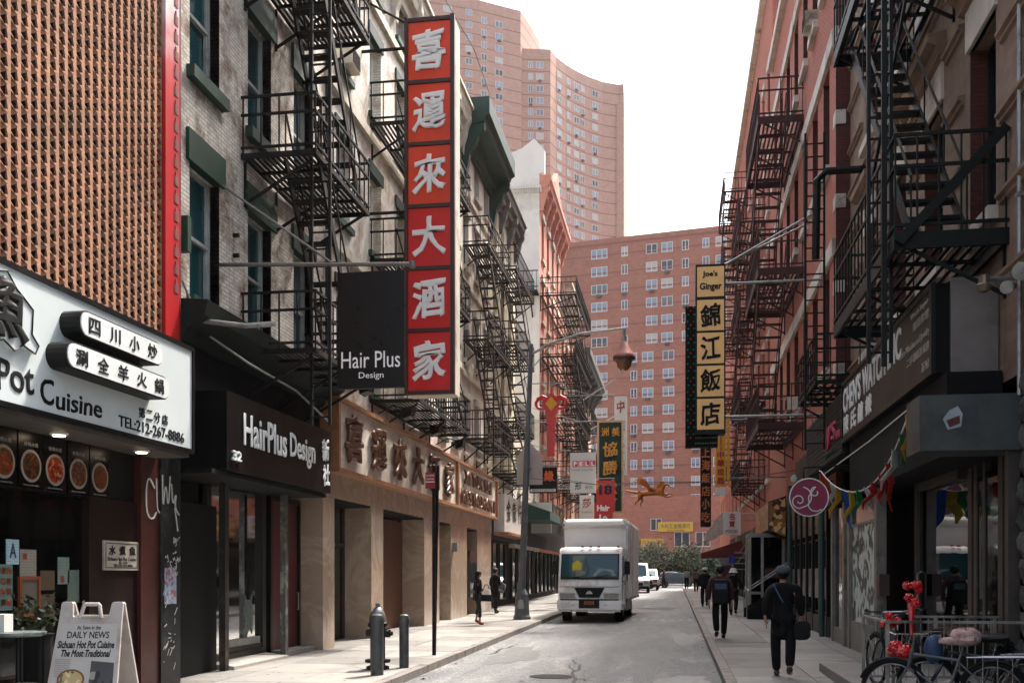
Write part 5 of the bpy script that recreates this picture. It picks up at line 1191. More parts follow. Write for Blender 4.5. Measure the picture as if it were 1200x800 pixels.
# stoop and vestibule
sp_ = thing('stoop', 'black panelled stoop with handrails on the right pavement', 'steps', (3.1, 36, .2))
part('side_panel', MB().prism([(2.45,g(36)),(2.45,g(36)+.32),(3.95,1.45),(3.95,g(36))], 'y', 35.6, 35.68), blkm, sp_); part('side_panel', MB().prism([(2.45,g(36)),(2.45,g(36)+.32),(3.95,1.45),(3.95,g(36))], 'y', 37.2, 37.28), blkm, sp_)
for k in range(5): part('step', MB().box(2.7+k*.25, 3.98, 35.68, 37.2, g(36)+k*.19, g(36)+.19+k*.19), slabm[2], sp_)
part('handrail', MB().tube([(2.45,35.64,g(36)),(2.45,35.64,1.15),(3.95,35.64,2.15)], .025, 6).tube([(2.45,37.24,g(36)),(2.45,37.24,1.15),(3.95,37.24,2.15)], .025, 6), steel, sp_)
ve = thing('vestibule', 'pale aluminium framed door enclosure standing out from the right shopfronts', 'vestibule', (3.3, 39, .2))
fr = MB()
for x in (2.75, 3.2, 3.95): fr.box(x-.05,x+.05,38.6,38.7,g(38),3.2)
for y in (40.2,): fr.box(2.70,2.80,y,y+.1,g(38),3.2)
fr.box(2.70,4.0,38.61,38.69,3.1,3.25).box(2.70,2.8,38.7,40.2,3.1,3.25).box(2.8,3.15,38.62,38.68,1.0,1.1); part('frame', fr, paint('aluminium', '#8f8c86', rough=.4, metal=.5, var=.15), ve)
part('glazing', MB().box(3.25,3.9,38.64,38.66,.3,3.1).box(2.8,3.15,38.64,38.66,.3,3.1).box(2.74,2.76,38.7,40.2,.3,3.1), blkgl, ve); part('red_notice', MB().box(3.3,3.75,38.62,38.635,1.6,1.95), MATS['deep_red'], ve)
# hanging round sign
js = thing('round_sign', 'round plum sign with curling white letters hanging from a stalk', 'sign', (2.77, 22, 3.3))
cx, cz, rr_ = 2.77, 3.34, .38
part('disc', MB().prism([(cx+rr_*math.cos(a*math.pi/20), cz+rr_*math.sin(a*math.pi/20)) for a in range(40)], 'y', 22.0, 22.1), paint('plum', '#7c1140', rough=.4, var=.1, bump=0), js)
part('rim', MB().tube([(cx+(rr_+.01)*math.cos(a*math.pi/20), 22.0, cz+(rr_+.01)*math.sin(a*math.pi/20)) for a in range(41)], .014, 5), wl_, js)
def arc(c, r0, r1, a0, a1, n=14): return [(c[0]+(r0+(r1-r0)*i/n)*math.cos(R(a0+(a1-a0)*i/n)), 21.985, c[1]+(r0+(r1-r0)*i/n)*math.sin(R(a0+(a1-a0)*i/n))) for i in range(n+1)]
cu = MB().tube(arc((cx-.17,cz+.02),.2,.23,75,-60)+arc((cx-.2,cz-.07),.16,.03,-90,-520), .013, 5).tube(arc((cx+.13,cz+.1),.03,.12,400,90)+arc((cx+.17,cz-.02),.18,.18,165,200)[1:]+arc((cx+.1,cz-.12),.12,.2,200,320), .013, 5)
part('curled_letters', cu, wl_, js)
part('leaf', MB().lathe([(0,-.08),(.06,-.04),(.07,.02),(.03,.09),(0,.1)], (cx-.3,22.04,cz+.38), 10, .5), paint('pale_green', '#8a9a84'), js)
part('arm', MB().tube([(cx-.1,22.05,cz+.36),(cx-.1,22.05,cz+.62),(3.6,22.05,cz+.66)], .02, 6), blk, js)
# pennants
pn = thing('flag_string', 'string of coloured cloth pennants sagging under the watch shop sign', 'bunting', (3.3, 18, 4))
def cat(t): 
    y = 14.95+t*8.6; return (3.28+.1*math.sin(t*5), y, 4.14-1.35*math.sin(math.pi*min(1,t*1.02))**1.0*.62-.1*t)
part('cord', MB().tube([cat(i/24) for i in range(25)], .012, 5), offw, pn); part('cord', MB().tube([(3.42,15.2,4.2),(3.42,19,4.1),(3.42,24.3,4.05)], .012, 5), offw, pn)
fc = ['#f0b820','#188a50','#f0f0ec','#e03020','#e02418','#d02c20','#f0f0ec','#189a58','#f0c840','#1a64d8','#f0b820','#f0f0ec','#f05028','#f05028']
for i, c in enumerate(fc):
    t = .05+i*.068; p = Vector(cat(t)); L = (.62,.55,.6,.75,.5,.45,.4,.5,.6,.75,.6,.4,.5,.6)[i]; sw_ = .12*math.sin(i*2.3)
    m_ = MB(); w0 = .2
    pts = [(p+Vector((0,0,0)), w0), (p+Vector((.05+sw_*.3,.05,-L*.4)), w0*.8), (p+Vector((-.04+sw_,.1,-L*.75)), w0*.5), (p+Vector((sw_*1.4,.16,-L)), .02)]
    for (a, wa), (b2, wb_) in zip(pts, pts[1:]): m_.quad(a+Vector((-wa*.4,-wa,0)), a+Vector((wa*.4,wa,0)), b2+Vector((wb_*.5,wb_*.8,0)), b2+Vector((-wb_*.5,-wb_*.8,0)))
    q = part('pennant', m_, paint('pennant_'+c[1:], c, rough=.8, var=.1, bump=0), pn); sol = q.modifiers.new('t', 'SOLIDIFY'); sol.thickness = .004
# Joe's Ginger
jg = thing('vertical_sign', "tall yellow panelled restaurant sign topped by the words Joe's Ginger with a dark bulb-studded board", 'sign', (.9, 28, 5.2))
part('bulb_board', MB().box(.30, 1.16, 28.12, 28.5, 5.18, 8.98), blkm, jg)
part('sign_case', MB().box(.57, 1.36, 28.0, 28.45, 5.5, 10.06), blk, jg)
yel = paint('sign_yellow', '#fac476', rough=.35, var=.12, scale=1.4, bump=0)  # even base colour, no emission
part('yellow_panel', MB().box(.61,1.32,27.98,28.0,9.19,9.99), yel, jg)
text("Joe's", .4, .19, .012, ink, jg, (.95,27.97,9.78), 0, bold=.03); text('Ginger', .58, .24, .012, ink, jg, (.97,27.97,9.44), 0, bold=.03)
for i, c in enumerate('錦江飯店'):
    zt = 9.10-i*.885; part('yellow_panel', MB().box(.61,1.32,27.98,28.0,zt-.82,zt), yel, jg); text(c, .54, .64, .012, ink, jg, (.96,27.97,zt-.41), 0, name='character', bold=.025, brush=1)
rbm = paint('red_bulb', '#b81818', rough=.2, bump=0); gbm = paint('green_bulb', '#0c8a60', rough=.2, bump=0)
bb = {}
for nm, mt_ in (('r', rbm), ('g', gbm)): bb[nm] = MB().ball((0,0,0), .022, seg=6, rings=4).mesh('bulb'); bb[nm].materials.append(mt_)
for i in range(19):
    z = 8.85-i*.19
    part('bulb', bb['r'], None, jg, loc=(.44+.03*(i%2), 28.1, z)) if i % 2 == 0 else None
    for x in (.36,.52): part('bulb', bb['g'], None, jg, loc=(x+.02*(i%2), 28.1, z+.09))
for i in range(9):
    for z in (5.27, 5.42): part('bulb', bb['r' if (i+int(z*10))%3==0 else 'g'], None, jg, loc=(.58+i*.065, 28.1, z))
sa = MB().tube([(1.3,28.2,10.05),(3.95,28.2,11.5)], .03).tube([(1.3,28.3,10.1),(3.95,29.4,11.6)], .03).tube([(1.36,28.3,9.6),(3.98,28.3,9.6)], .035).tube([(1.36,28.3,6.0),(3.98,28.3,6.0)], .035)
part('support_arm', sa, steel, jg)
yn = hsign('vertical_sign', 'narrow yellow noodle shop sign with red characters below the dark bulb board', 38, 1.48, 1.86, 4.95, 7.25, .3, paint('deep_yellow', '#d0940c', rough=.4, var=.08, bump=0))
rdl = paint('red_letter', '#a8180c', bump=0)
text('NOODLE', .9, .2, .02, rdl, yn, (1.67, 37.985, 6.72), 0).rotation_euler = (R(90), R(90), 0)
for c, z in zip('中華拉麵', (6.08, 5.78, 5.46, 5.14)): text(c, .25, .25, .02, rdl, yn, (1.67, 37.985, z), 0, name='character', bold=.02)
part('side_face', MB().box(1.9,2.0,38.0,38.1,4.95,7.6), MATS['deep_yellow'], yn); part('number_plate', MB().box(1.5,1.85,37.98,38.2,4.6,4.88), offw, yn)
ob_ = hsign('vertical_sign', 'dark narrow sign with orange characters farther down the right side', 50, 1.25, 1.75, 4.0, 8.6, .2, paint('brown_black', '#140c08'))
for i, c in enumerate('大上海飯店小吃'): text(c, .4, .5, .02, paint('orange_letter', '#b8641a', bump=0), ob_, (1.5, 49.98, 8.2-i*.62), 0, name='character', bold=.02)
wbx = thing('lightbox_sign', 'small white lightbox sign with red characters over the far right pavement', 'sign', (2.4, 43, 3.6))
part('box', MB().box(2.0,2.7,43,43.3,3.35,4.3), offw, wbx)
for c, z in zip('名寶', (4.1, 3.8)): text(c, .24, .26, .02, rdl, wbx, (2.35, 42.99, z), 0, name='character', bold=.02)
text('FOOD', .5, .12, .02, rdl, wbx, (2.35, 42.99, 3.5), 0, bold=.02); part('curved_canopy', MB().prism([(1.2,3.1),(1.35,3.5),(1.7,4.0),(2.0,4.3),(2.0,3.4),(1.5,3.15)], 'y', 43.2, 44.5), paint('cream_canvas', '#b8ab98', var=.3, scale=5), wbx); part('arm', MB().tube([(2.7,43.1,4.2),(4.0,43.1,4.2)], .03), steel, wbx)
ra = thing('awning', 'short dark red awning far down the right side', 'awning', (2.4, 60, 2.8)); part('canopy', MB().prism([(4.0,3.7),(1.5,2.9),(1.5,2.65),(4.0,2.7)], 'y', 58, 61), paint('awning_red', '#5c1016', rough=.8), ra)
bl = hsign('hanging_sign', 'small blue round sign far down the right side', 56, 2.9, 3.2, 2.3, 2.75, .1, paint('blue_sign', '#1c2c9a', bump=0)); rs_ = hsign('hanging_sign', 'small red and white sign under the blue one', 57, 2.6, 3.1, 1.7, 2.2, .1, MATS['deep_red'])
glz = thing('shopfront', 'dark crowded shopfronts under the tall red brick building', 'shopfront', (4.0, 43.4, .26))
part('wall', MB().box(4.02,4.4,43.4,92,.2,3.45), blkm, glz)
for k in range(9):
    y = 44.5+k*3.1; f, p = win_mesh('shop', 2.2, 2.3, MATS['shop_frame'], blkgl); q = part('window', f, None, glz, loc=(3.98, y, g(y)+.35), rot=(0,0,R(-90))); sub('pane', p, None, q)
    part('sign_band', MB().box(3.7,4.02,y-1.4,y+1.4,2.95+.006*y,3.6+.006*y), paint('sb%d' % (k%4), ('#3a1410','#15251f','#4a3a1a','#1a1a1c')[k%4], bump=0), glz)
# twin lamps on the right wall
wl2 = thing('wall_light', 'white twin security lamp on the stone wall at the right edge', 'lamp', (4.2, 13.5, 5.2))
part('arm', MB().tube([(4.35,13.5,5.42),(4.05,13.45,5.40),(3.82,13.4,5.38)], .03, 6), steel, wl2)
part('lamp_head', MB().tube([(4.28,13.4,5.48),(4.2,13.25,5.44),(4.12,13.1,5.38)], [.05,.09,.11], 12), steel, wl2); part('lamp_head', MB().tube([(4.14,13.45,5.30),(4.04,13.3,5.26),(3.98,13.2,5.22)], [.04,.07,.08], 12), steel, wl2)
part('camera_head', MB().lathe([(0,.1),(.06,.1),(.07,.0),(.09,-.02),(.06,-.1),(0,-.12)], (3.78,13.4,5.33), 12), paint('brass', '#6a5f50', rough=.35, metal=.6), wl2)
cd = thing('conduit', 'grey pipe running down the tan wall at the right edge', 'pipe', (4.3, 13.6, 4)); part('pipe', MB().tube([(4.3,13.75,4.0),(4.3,13.75,18)], .03, 6), steel, cd)
for z in (6.5, 9.2, 12.0): part('clamp', MB().box(4.26,4.36,13.7,13.8,z,z+.05), steel, cd)

# ================================================================== STREET FURNITURE
gpost = paint('post_paint', '#5b6064', rough=.45, metal=.3, var=.25, scale=3, dirt='#7a7670')
X0, Y0 = -5.12, 34.5; gz = g(Y0)
lp = thing('street_lamp', 'tall grey street lamp post with a long bare arm on the left pavement', 'street lamp', (X0, Y0, gz))
part('base', MB().lathe([(.30,0),(.30,.08),(.26,.14),(.22,.85),(.15,.98),(.12,1.05)], (X0,Y0,gz), 8), gpost, lp)
part('crest', MB().lathe([(0,0),(.1,.02),(.12,.14),(.08,.3),(0,.34)], (X0+.0,Y0-.23,gz+.35), 10, .25), steel, lp)
part('pole', MB().tube([(X0,Y0,gz+1.0),(X0+.14,Y0,5),(X0+.32,Y0,9.55)], [.12,.105,.075], 12), gpost, lp)
part('arm', MB().tube([(X0+.3,Y0,9.2),(X0+1.0,Y0,9.55),(X0+2.0,Y0,9.85),(X0+3.55,Y0,9.98)], [.05,.045,.04,.035], 8).tube([(X0+.25,Y0,8.6),(X0+1.0,Y0,9.5)], .02, 6), steel, lp)
part('box', MB().box(X0-.15,X0-.02,Y0-.15,Y0-.05,gz+1.0,gz+1.25), gpost, lp)
hl = thing('hanging_lantern', 'bell shaped salmon red street lantern hanging from the end of the lamp arm', 'lantern', (-1.62, 34.5, 9))
cx = -1.66
part('stem', MB().tube([(cx,34.5,9.95),(cx,34.5,9.55)], .05, 8).lathe([(0,0),(.09,0),(.09,.2),(0,.2)], (cx,34.5,9.5), 10), steel, hl)
part('shade', MB().lathe([(.07,.5),(.12,.44),(.2,.25),(.33,.06),(.38,-.02),(.38,-.05),(.30,-.06),(.1,-.05)], (cx,34.5,9.05), 20), paint('lantern_red', '#a8685c', rough=.4, var=.15), hl, smooth=True)
part('band', MB().lathe([(.37,-.05),(.385,-.08),(.34,-.16),(.28,-.17)], (cx,34.5,9.05), 20), paint('lantern_dark', '#4a2a24', rough=.5), hl)
part('globe', MB().lathe([(.26,-.1),(.27,-.2),(.22,-.38),(.12,-.48),(0,-.5)], (cx,34.5,9.05), 16), paint('amber_glass', '#7a4a2c', rough=.15, var=.2, bump=0), hl, smooth=True)
# red knot ornament
kn = thing('knot_ornament', 'bright red knot shaped ornament with a yellow diamond and long tail beside the lamp post', 'ornament', (-4.1, 34.4, 6)); kx, kz = -4.10, 7.45
redg = paint('ornament_red', '#c30d12', rough=.3, var=.1, bump=0)
part('tail', MB().prism([(kx-.14,kz-.55),(kx+.14,kz-.55),(kx+.1,kz-1.75),(kx-.14,kz-1.75)], 'y', 34.36, 34.44), redg, kn); part('collar', MB().box(kx-.17,kx+.17,34.34,34.46,kz-.62,kz-.42), redg, kn)
part('spike', MB().prism([(kx-.05,kz+.25),(kx+.05,kz+.25),(kx+.02,kz+.62),(kx-.02,kz+.62)], 'y', 34.38, 34.42), redg, kn)
kb = MB()
for sx in (-1, 1):
    kb.tube([(kx+sx*(.33+.2*math.cos(a*math.pi/8)), 34.4, kz+.05+.17*math.sin(a*math.pi/8)) for a in range(17)], .05, 8)
    kb.tube([(kx+sx*.08,34.4,kz+.2),(kx+sx*.3,34.4,kz+.3),(kx+sx*.5,34.4,kz+.2)], .05, 8)
part('loops', kb, redg, kn)
part('body', MB().prism([(kx,kz+.42),(kx+.32,kz+.1),(kx+.12,kz-.42),(kx-.12,kz-.42),(kx-.32,kz+.1)], 'y', 34.36, 34.45), redg, kn)
part('diamond', MB().prism([(kx,kz+.28),(kx+.2,kz+.04),(kx,kz-.2),(kx-.2,kz+.04)], 'y', 34.33, 34.36), paint('diamond_yellow', '#d89a18', bump=0), kn)
part('bracket', MB().tube([(-4.95,34.45,kz+.75),(kx+.4,34.45,kz+.75)], .02, 6).tube([(kx,34.4,kz+.6),(kx,34.45,kz+.75)], .01, 5).tube([(-4.97,34.45,kz-.5),(kx-.15,34.45,kz-.5)], .015, 6), steel, kn)
bb_ = thing('traffic_sign', 'plain pinkish grey back of a gable topped traffic sign behind the lamp post', 'traffic sign', (-4.9, 34.7, 5)); part('plate', MB().prism([(-5.33,4.8),(-4.45,4.8),(-4.45,5.75),(-4.9,6.3),(-5.33,5.75)], 'y', 34.72, 34.75), paint('sign_back_grey', '#a79a94', rough=.5, var=.1), bb_)
part('clamp', MB().box(-5.0,-4.8,34.6,34.72,5.3,5.36), steel, bb_)
# no-parking sign pole
npz = thing('parking_sign', 'thin dark pole with a small red parking notice on the near left pavement', 'street sign', (-4.76, 20.1, .12))
part('pole', MB().prism([(-4.80,20.06),(-4.73,20.06),(-4.73,20.10),(-4.80,20.10)], 'z', .1, 3.92).tube([(-4.765,20.13,.1),(-4.70,20.13,3.92)], .03, 8), iron, npz)
part('sign_plate', MB().box(-4.93,-4.73,20.02,20.035,3.46,3.78), paint('notice_red', '#8a1a1e', rough=.4, bump=0), npz)
text('NO PARKING', .17, .035, .003, wch, npz, (-4.83, 20.015, 3.72)); text('ANYTIME', .15, .03, .003, wch, npz, (-4.83, 20.015, 3.65))
part('white_bar', MB().box(-4.92,-4.74,20.012,20.018,3.585,3.60), wch, npz)
# hydrant and bollards
hy = thing('fire_hydrant', 'dark fire hydrant with a silver dome behind the nearest bollard', 'fire hydrant', (-4.86, 17.2, .1))
hb = g(17.2); hx, hyy = -5.07, 17.15
hm = paint('hydrant_black', '#1f1e1d', rough=.45, var=.4, scale=5, dirt='#4a4744')
part('barrel', MB().lathe([(.2,0),(.2,.05),(.13,.07),(.13,.72),(.17,.74),(.17,.8),(.12,.83)], (hx,hyy,hb), 16), hm, hy)
part('dome', MB().lathe([(.15,.8),(.15,.86),(.12,.98),(.06,1.06),(.04,1.07),(.04,1.14),(0,1.14)], (hx,hyy,hb), 16), paint('hydrant_silver', '#77787a', rough=.4, metal=.5, var=.3), hy, smooth=True)
part('outlet', MB().tube([(hx,hyy,hb+.62),(hx+.22,hyy-.02,hb+.62)], .07, 10).tube([(hx+.2,hyy-.02,hb+.62),(hx+.27,hyy-.03,hb+.62)], .04, 6), hm, hy); part('outlet', MB().tube([(hx,hyy,hb+.62),(hx-.2,hyy,hb+.62)], .07, 10), hm, hy)
part('flange', MB().lathe([(.22,.12),(.22,.17),(.13,.18)], (hx,hyy,hb), 16), hm, hy)
bgrey = paint('bollard_grey', '#4b4d4b', rough=.45, metal=.35, var=.3, scale=3, dirt='#77746c')
for i, (bx_, by_, hh) in enumerate(((-4.80, 16.2, .98), (-4.68, 17.45, .92))):
    o = thing('bollard', ('nearer rounded grey bollard standing in front of the hydrant', 'farther grey bollard right of the hydrant')[i], 'bollard', (bx_, by_, g(by_)), group='grey pipe bollards round the hydrant')
    part('post', MB().lathe([((.105,.085)[i],-.02),((.105,.085)[i],hh-.12)], (bx_,by_,g(by_)), 18), bgrey, o, smooth=True)
    part('cap', MB().lathe([(r_*(1,.82)[i],z_) for r_, z_ in ((.12,hh-.13),(.125,hh-.1),(.125,hh-.05),(.1,hh),(.05,hh+.02),(0,hh+.025))], (bx_,by_,g(by_)), 18), bgrey, o, smooth=True)
# winged horse ornament hung on a wire
wh = thing('winged_horse', 'golden orange winged horse sculpture flying on a wire across the street', 'sculpture', (-.8, 34, 4.4), local=False)
og = paint('carved_gold', '#b8681c', rough=.35, metal=.35, var=.35, scale=5, bump=.4)
def skin(name, pts, edges, mat, parent, sub_=2, loc=None, root=0):
    """grow one continuous surface over a skeleton: pts = [(x,y,z,r) or (x,y,z,rx,ry)]"""
    me = bpy.data.meshes.new(name); me.from_pydata([p[:3] for p in pts], edges, []); me.update()
    o = bpy.data.objects.new(name, me); COL.objects.link(o)
    sk = o.modifiers.new('s', 'SKIN'); sk.branch_smoothing = .4; sk.use_smooth_shade = True
    for i, p in enumerate(pts):
        d = me.skin_vertices[0].data[i]; d.radius = (p[3], p[4] if len(p) > 4 else p[3]); d.use_root = (i == root)
    if sub_: q = o.modifiers.new('u', 'SUBSURF'); q.levels = q.render_levels = sub_
    dg = bpy.context.evaluated_depsgraph_get(); m2 = bpy.data.meshes.new_from_object(o.evaluated_get(dg)); bpy.data.objects.remove(o)
    for p in m2.polygons: p.use_smooth = True
    m2.materials.clear(); m2.materials.append(mat); m2.name = name
    return part(name, m2, None, parent, loc=loc)
ox, oy, oz = -.70, 34.0, 4.42
P = [(-.38,0,-.02,.13),(0,0,-.03,.12),(.28,0,.02,.15),(.42,0,.2,.1),(.5,0,.34,.075),(.6,0,.33,.055),(.72,0,.26,.035),
     (.5,.08,-.1,.06),(.72,.08,-.05,.04),(.84,.08,-.12,.025),(.95,.08,-.08,.02),
     (.45,-.08,-.14,.06),(.62,-.08,-.2,.04),(.78,-.08,-.15,.025),(.84,-.08,-.22,.02),
     (-.5,.08,-.18,.08),(-.42,.08,-.34,.045),(-.52,.08,-.5,.03),(-.46,.08,-.6,.022),
     (-.55,-.08,-.16,.08),(-.58,-.08,-.33,.045),(-.72,-.08,-.44,.03),(-.70,-.08,-.56,.022),
     (-.6,0,.0,.05),(-.8,0,.02,.06),(-1.0,0,.07,.04),(-1.12,0,.12,.015)]
P = [(a*.78+ox, b*.78+oy, c*.78+oz, r*.78) for a, b, c, r in P]
E_ = [(0,1),(1,2),(2,3),(3,4),(4,5),(5,6),(2,7),(7,8),(8,9),(9,10),(2,11),(11,12),(12,13),(13,14),(0,15),(15,16),(16,17),(17,18),(0,19),(19,20),(20,21),(21,22),(0,23),(23,24),(24,25),(25,26)]
skin('body', P, E_, og, wh, 2, root=1)
for sy in (-1, 1):
    wm_ = MB()
    for k in range(8):
        a = R(158-k*7-(8 if sy > 0 else 0)); L = .78-k*.07; b0_ = Vector((ox+.1-k*.03, oy+sy*.08, oz+.07-k*.004)); tp = b0_+Vector((math.cos(a)*L, sy*.14*L, math.sin(a)*L))
        wm_.tube([b0_, (b0_+tp)/2+Vector((0,sy*.03,0)), tp], [.035,.04,.012], 6)
    part('wing', wm_, og, wh, smooth=True)
mn = MB()
for k in range(7): t = k/6; c = Vector((ox+.24+.14*t, oy, oz+.1+.22*t)); mn.tube([c, c+Vector((-.1,0,.05)), c+Vector((-.17,0,-.02))], [.03,.025,.006], 5)
part('mane', mn, og, wh); part('ear', MB().tube([(ox+.375,oy+.02,oz+.3),(ox+.36,oy+.03,oz+.39)], [.02,.005], 5).tube([(ox+.375,oy-.02,oz+.3),(ox+.36,oy-.03,oz+.39)], [.02,.005], 5), og, wh)
part('hanger', MB().tube([(ox,oy,oz+.08),(ox,oy,oz+.36)], .008, 5), steel, wh)
def wire(label, pts, r=.012):
    o = part('cable', MB().tube(pts, r, 5), paint('wire', '#4c4a48', rough=.6, bump=0), None); return tag(o, label, 'cable')
wire('thin wire across the street that carries the winged horse', [(-4.85,34.5,5.0),(-2.6,34.1,4.72),(ox,34.0,oz+.35),(1.5,34.0,4.75),(4.0,34.0,5.1)])
wire('thin wire crossing the street at the height of the white salon sign', [(-7.6,44.5,6.3),(-3,44.7,5.6),(1,45,5.7),(4.0,45,6.4)])
wire('wire looping from the balcony down to the dark slatted sign', [(3.2,26.0,6.4),(3.3,25.4,5.2),(3.5,24.6,5.4)], .012)
wire('high thin wire reaching from the green cornice to the tall red sign', [(-6.55,36.3,19.0),(-5.9,30,17.4),(-6.0,24.4,16.6)], .015)

for i, (sx, zz_, y0_, y1_) in enumerate(((1, 4.9, 21.6, 35.8), (1, 5.62, 36, 48), (-1, 4.4, 27, 43), (-1, 7.0, 27, 42))):
    xw = (XL+.1) if sx > 0 else (XR-.1); rnd = random.Random(i); pts = [(xw+sx*.05*rnd.random(), y0_+(y1_-y0_)*k/9, zz_+rnd.uniform(-.18,.18)-.12*math.sin(k)) for k in range(10)]
    wire(('black cable slung along the marble sign wall','thin cable along the cream tenement wall','dark cable above the black framed shopfront','dark cable between window rows of the red brick building')[i], pts, .018)
for i, (y, z) in enumerate(((43.0,7.2),(37.0,10.3),(31.0,11.0))):
    o = thing('wall_vent_box', ('farthest','middle','nearest')[i]+' small grey electrical box fixed on the left upper walls', 'electrical box', (XL, y, z), group='electrical boxes on the left walls'); part('case', MB().box(XL, XL+.14, y-.15, y+.15, z, z+.4), gpost, o)
# ================================================================== VEHICLES
rubber = paint('tyre', '#0c0c0c', rough=.85, var=.3, bump=.1)
def wheel(parent, x, y, z, r, w, rimm, dual=False):
    """axle along x"""
    t = MB(); prof = [(r*.6,-w/2),(r*.93,-w/2),(r,-w*.35),(r,w*.35),(r*.93,w/2),(r*.6,w/2)]
    n = len(t.v)
    seg = 24
    for rr, xx in prof:
        for k in range(seg): a = 2*math.pi*k/seg; t.v.append((x+xx, y+rr*math.cos(a), z+rr*math.sin(a)))
    for i in range(len(prof)-1):
        for k in range(seg): t.f.append((i*seg+k, i*seg+(k+1)%seg, (i+1)*seg+(k+1)%seg, (i+1)*seg+k))
    wv_ = part('wheel', t, rubber, parent, smooth=True)
    m = MB(); m.v = []; 
    for rr, xx in ((0,.28*w),(r*.2,.3*w),(r*.35,.1*w),(r*.55,.3*w),(r*.62,.45*w),(r*.62,-.45*w),(0,-.45*w)):
        for k in range(seg): a = 2*math.pi*k/seg; m.v.append((x+xx*(1 if x >= 0 else -1), y+rr*math.cos(a), z+rr*math.sin(a)))
    for i in range(6):
        for k in range(seg): m.f.append((i*seg+k, i*seg+(k+1)%seg, (i+1)*seg+(k+1)%seg, (i+1)*seg+k))
    sub('rim', m, rimm, wv_, smooth=True); return wv_
tk = thing('box_truck', 'white cab-over box truck parked facing the camera by the left kerb', 'truck', (-2.86, 35.0, g(35)-.13), rz=R(-1.5))
tw = paint('truck_white', '#f0efec', rough=.35, var=.08, scale=1.2, coat=.3, bump=.02, dirt='#a39d94'); tw2 = paint('box_white', '#f0f0ef', rough=.4, var=.06, scale=.7, bump=.03, dirt='#a8a5a0')
dkp = paint('truck_black', '#101010', rough=.5, var=.3); chrome = paint('chrome', '#a8a8a6', rough=.2, metal=.9, var=.15, bump=0)
# cab: front profile in (y,z), swept across x with a slight crown
cab = MB(); prof = [(.0,.62),(-.02,1.15),(.02,1.45),(.32,2.35),(.42,2.52),(.6,2.6),(1.65,2.6),(1.7,2.5),(1.7,.62)]
xs = [(-1.09,.10),(-1.0,.02),(-.5,-.02),(0,-.035),(.5,-.02),(1.0,.02),(1.09,.10)]
n0 = len(prof)
for x, dy in xs:
    for y, z in prof: cab.v.append((x, y+(dy if y < .7 else 0), z-(.05 if abs(x) > 1.05 and z > 2.4 else 0)))
for i in range(len(xs)-1):
    for j in range(n0-1): cab.f.append((i*n0+j, i*n0+j+1, (i+1)*n0+j+1, (i+1)*n0+j))
cab.f.append(tuple(range(n0))); cab.f.append(tuple((len(xs)-1)*n0+j for j in range(n0))[::-1])
part('cab', cab, tw, tk, smooth=True)
wsg = glass('windscreen', '#24484e', .06, wob=.8)
def scr(x, t, off=-.02):
    a, b2 = (-.0,1.5), (.31,2.36); y = a[0]+(b2[0]-a[0])*t; z = a[1]+(b2[1]-a[1])*t; dy = .02*(abs(x)/1.0)**2*2.0-.03
    return (x, y+dy+off, z)
gk = MB(); m = 8
for i in range(m): 
    xa, xb = -1.0+2.0*i/m, -1.0+2.0*(i+1)/m
    gk.quad(scr(xa,-.02), scr(xb,-.02), scr(xb,1.0), scr(xa,1.0))
part('windscreen_seal', gk, dkp, tk)
gl_ = MB()
for i in range(m):
    xa, xb = -.95+1.9*i/m, -.95+1.9*(i+1)/m; gl_.quad(scr(xa,.07,-.028), scr(xb,.07,-.028), scr(xb,.95,-.028), scr(xa,.95,-.028))
part('windscreen', gl_, wsg, tk)
part('wiper', MB().tube([scr(-.6,.05,-.05), scr(-.05,.16,-.05)], .012, 5).tube([scr(.1,.05,-.05), scr(.7,.16,-.05)], .012, 5), dkp, tk)
part('dash_papers', MB().quad(scr(.1,.1,-.031),scr(.9,.12,-.031),scr(.8,.36,-.031),scr(.3,.42,-.031)), paint('paper_grey', '#7b8a8c', bump=0), tk)
part('hazard_sticker', MB().quad(scr(-.6,.34,-.033),scr(-.28,.34,-.033),scr(-.28,.62,-.033),scr(-.44,.75,-.033),scr(-.6,.62,-.033)), paint('warning_yellow', '#b8a818', bump=0), tk)
part('grille', MB().prism([(-.52,1.2),(.52,1.2),(.34,.86),(-.34,.86)], 'y', -.07, -.035), dkp, tk)
part('badge', MB().prism([(-.13,.98),(.13,.98),(.05,1.09),(-.05,1.09)], 'y', -.085, -.07), chrome, tk)
part('panel_seam', MB().box(-1.03,1.03,-.048,-.04,1.22,1.235), dkp, tk)
for sx in (-1, 1):
    h_ = part('headlight', MB().box(*sorted((sx*.5,sx*1.0)),-.06,.02,.84,1.0), paint('lamp_glass', '#8a8c88', rough=.15, var=.3, scale=12), tk); sub('bezel', MB().box(*sorted((sx*.47,sx*1.03)),-.045,.0,.81,1.03), chrome, h_)
    part('indicator', MB().box(*sorted((sx*.78,sx*1.0)),-.09,-.05,.6,.7), paint('indicator_red', '#8a2418', rough=.25, bump=0), tk)
    wheel(tk, sx*.93, 1.25, .42, .42, .28, steel)
    wheel(tk, sx*.86, 5.2, .42, .42, .42, steel)
    part('mirror_arm', MB().tube([(sx*1.08,.35,2.2),(sx*1.25,.25,2.15),(sx*1.27,.25,1.45),(sx*1.1,.35,1.4)], .014, 6), dkp, tk); part('mirror', MB().box(*sorted((sx*1.17,sx*1.36)),.2,.26,1.65,2.1), dkp, tk)
    part('side_window', MB().box(*sorted((sx*1.085,sx*1.1)),.5,1.35,1.6,2.3), wsg, tk)
    part('door_handle', MB().box(*sorted((sx*1.09,sx*1.12)),1.3,1.45,1.3,1.34), dkp, tk)
    part('wheel_arch', MB().tube([(sx*1.06,1.25+.52*math.cos(a*math.pi/8),.42+.52*math.sin(a*math.pi/8)) for a in range(9)], .05, 6), tw, tk)
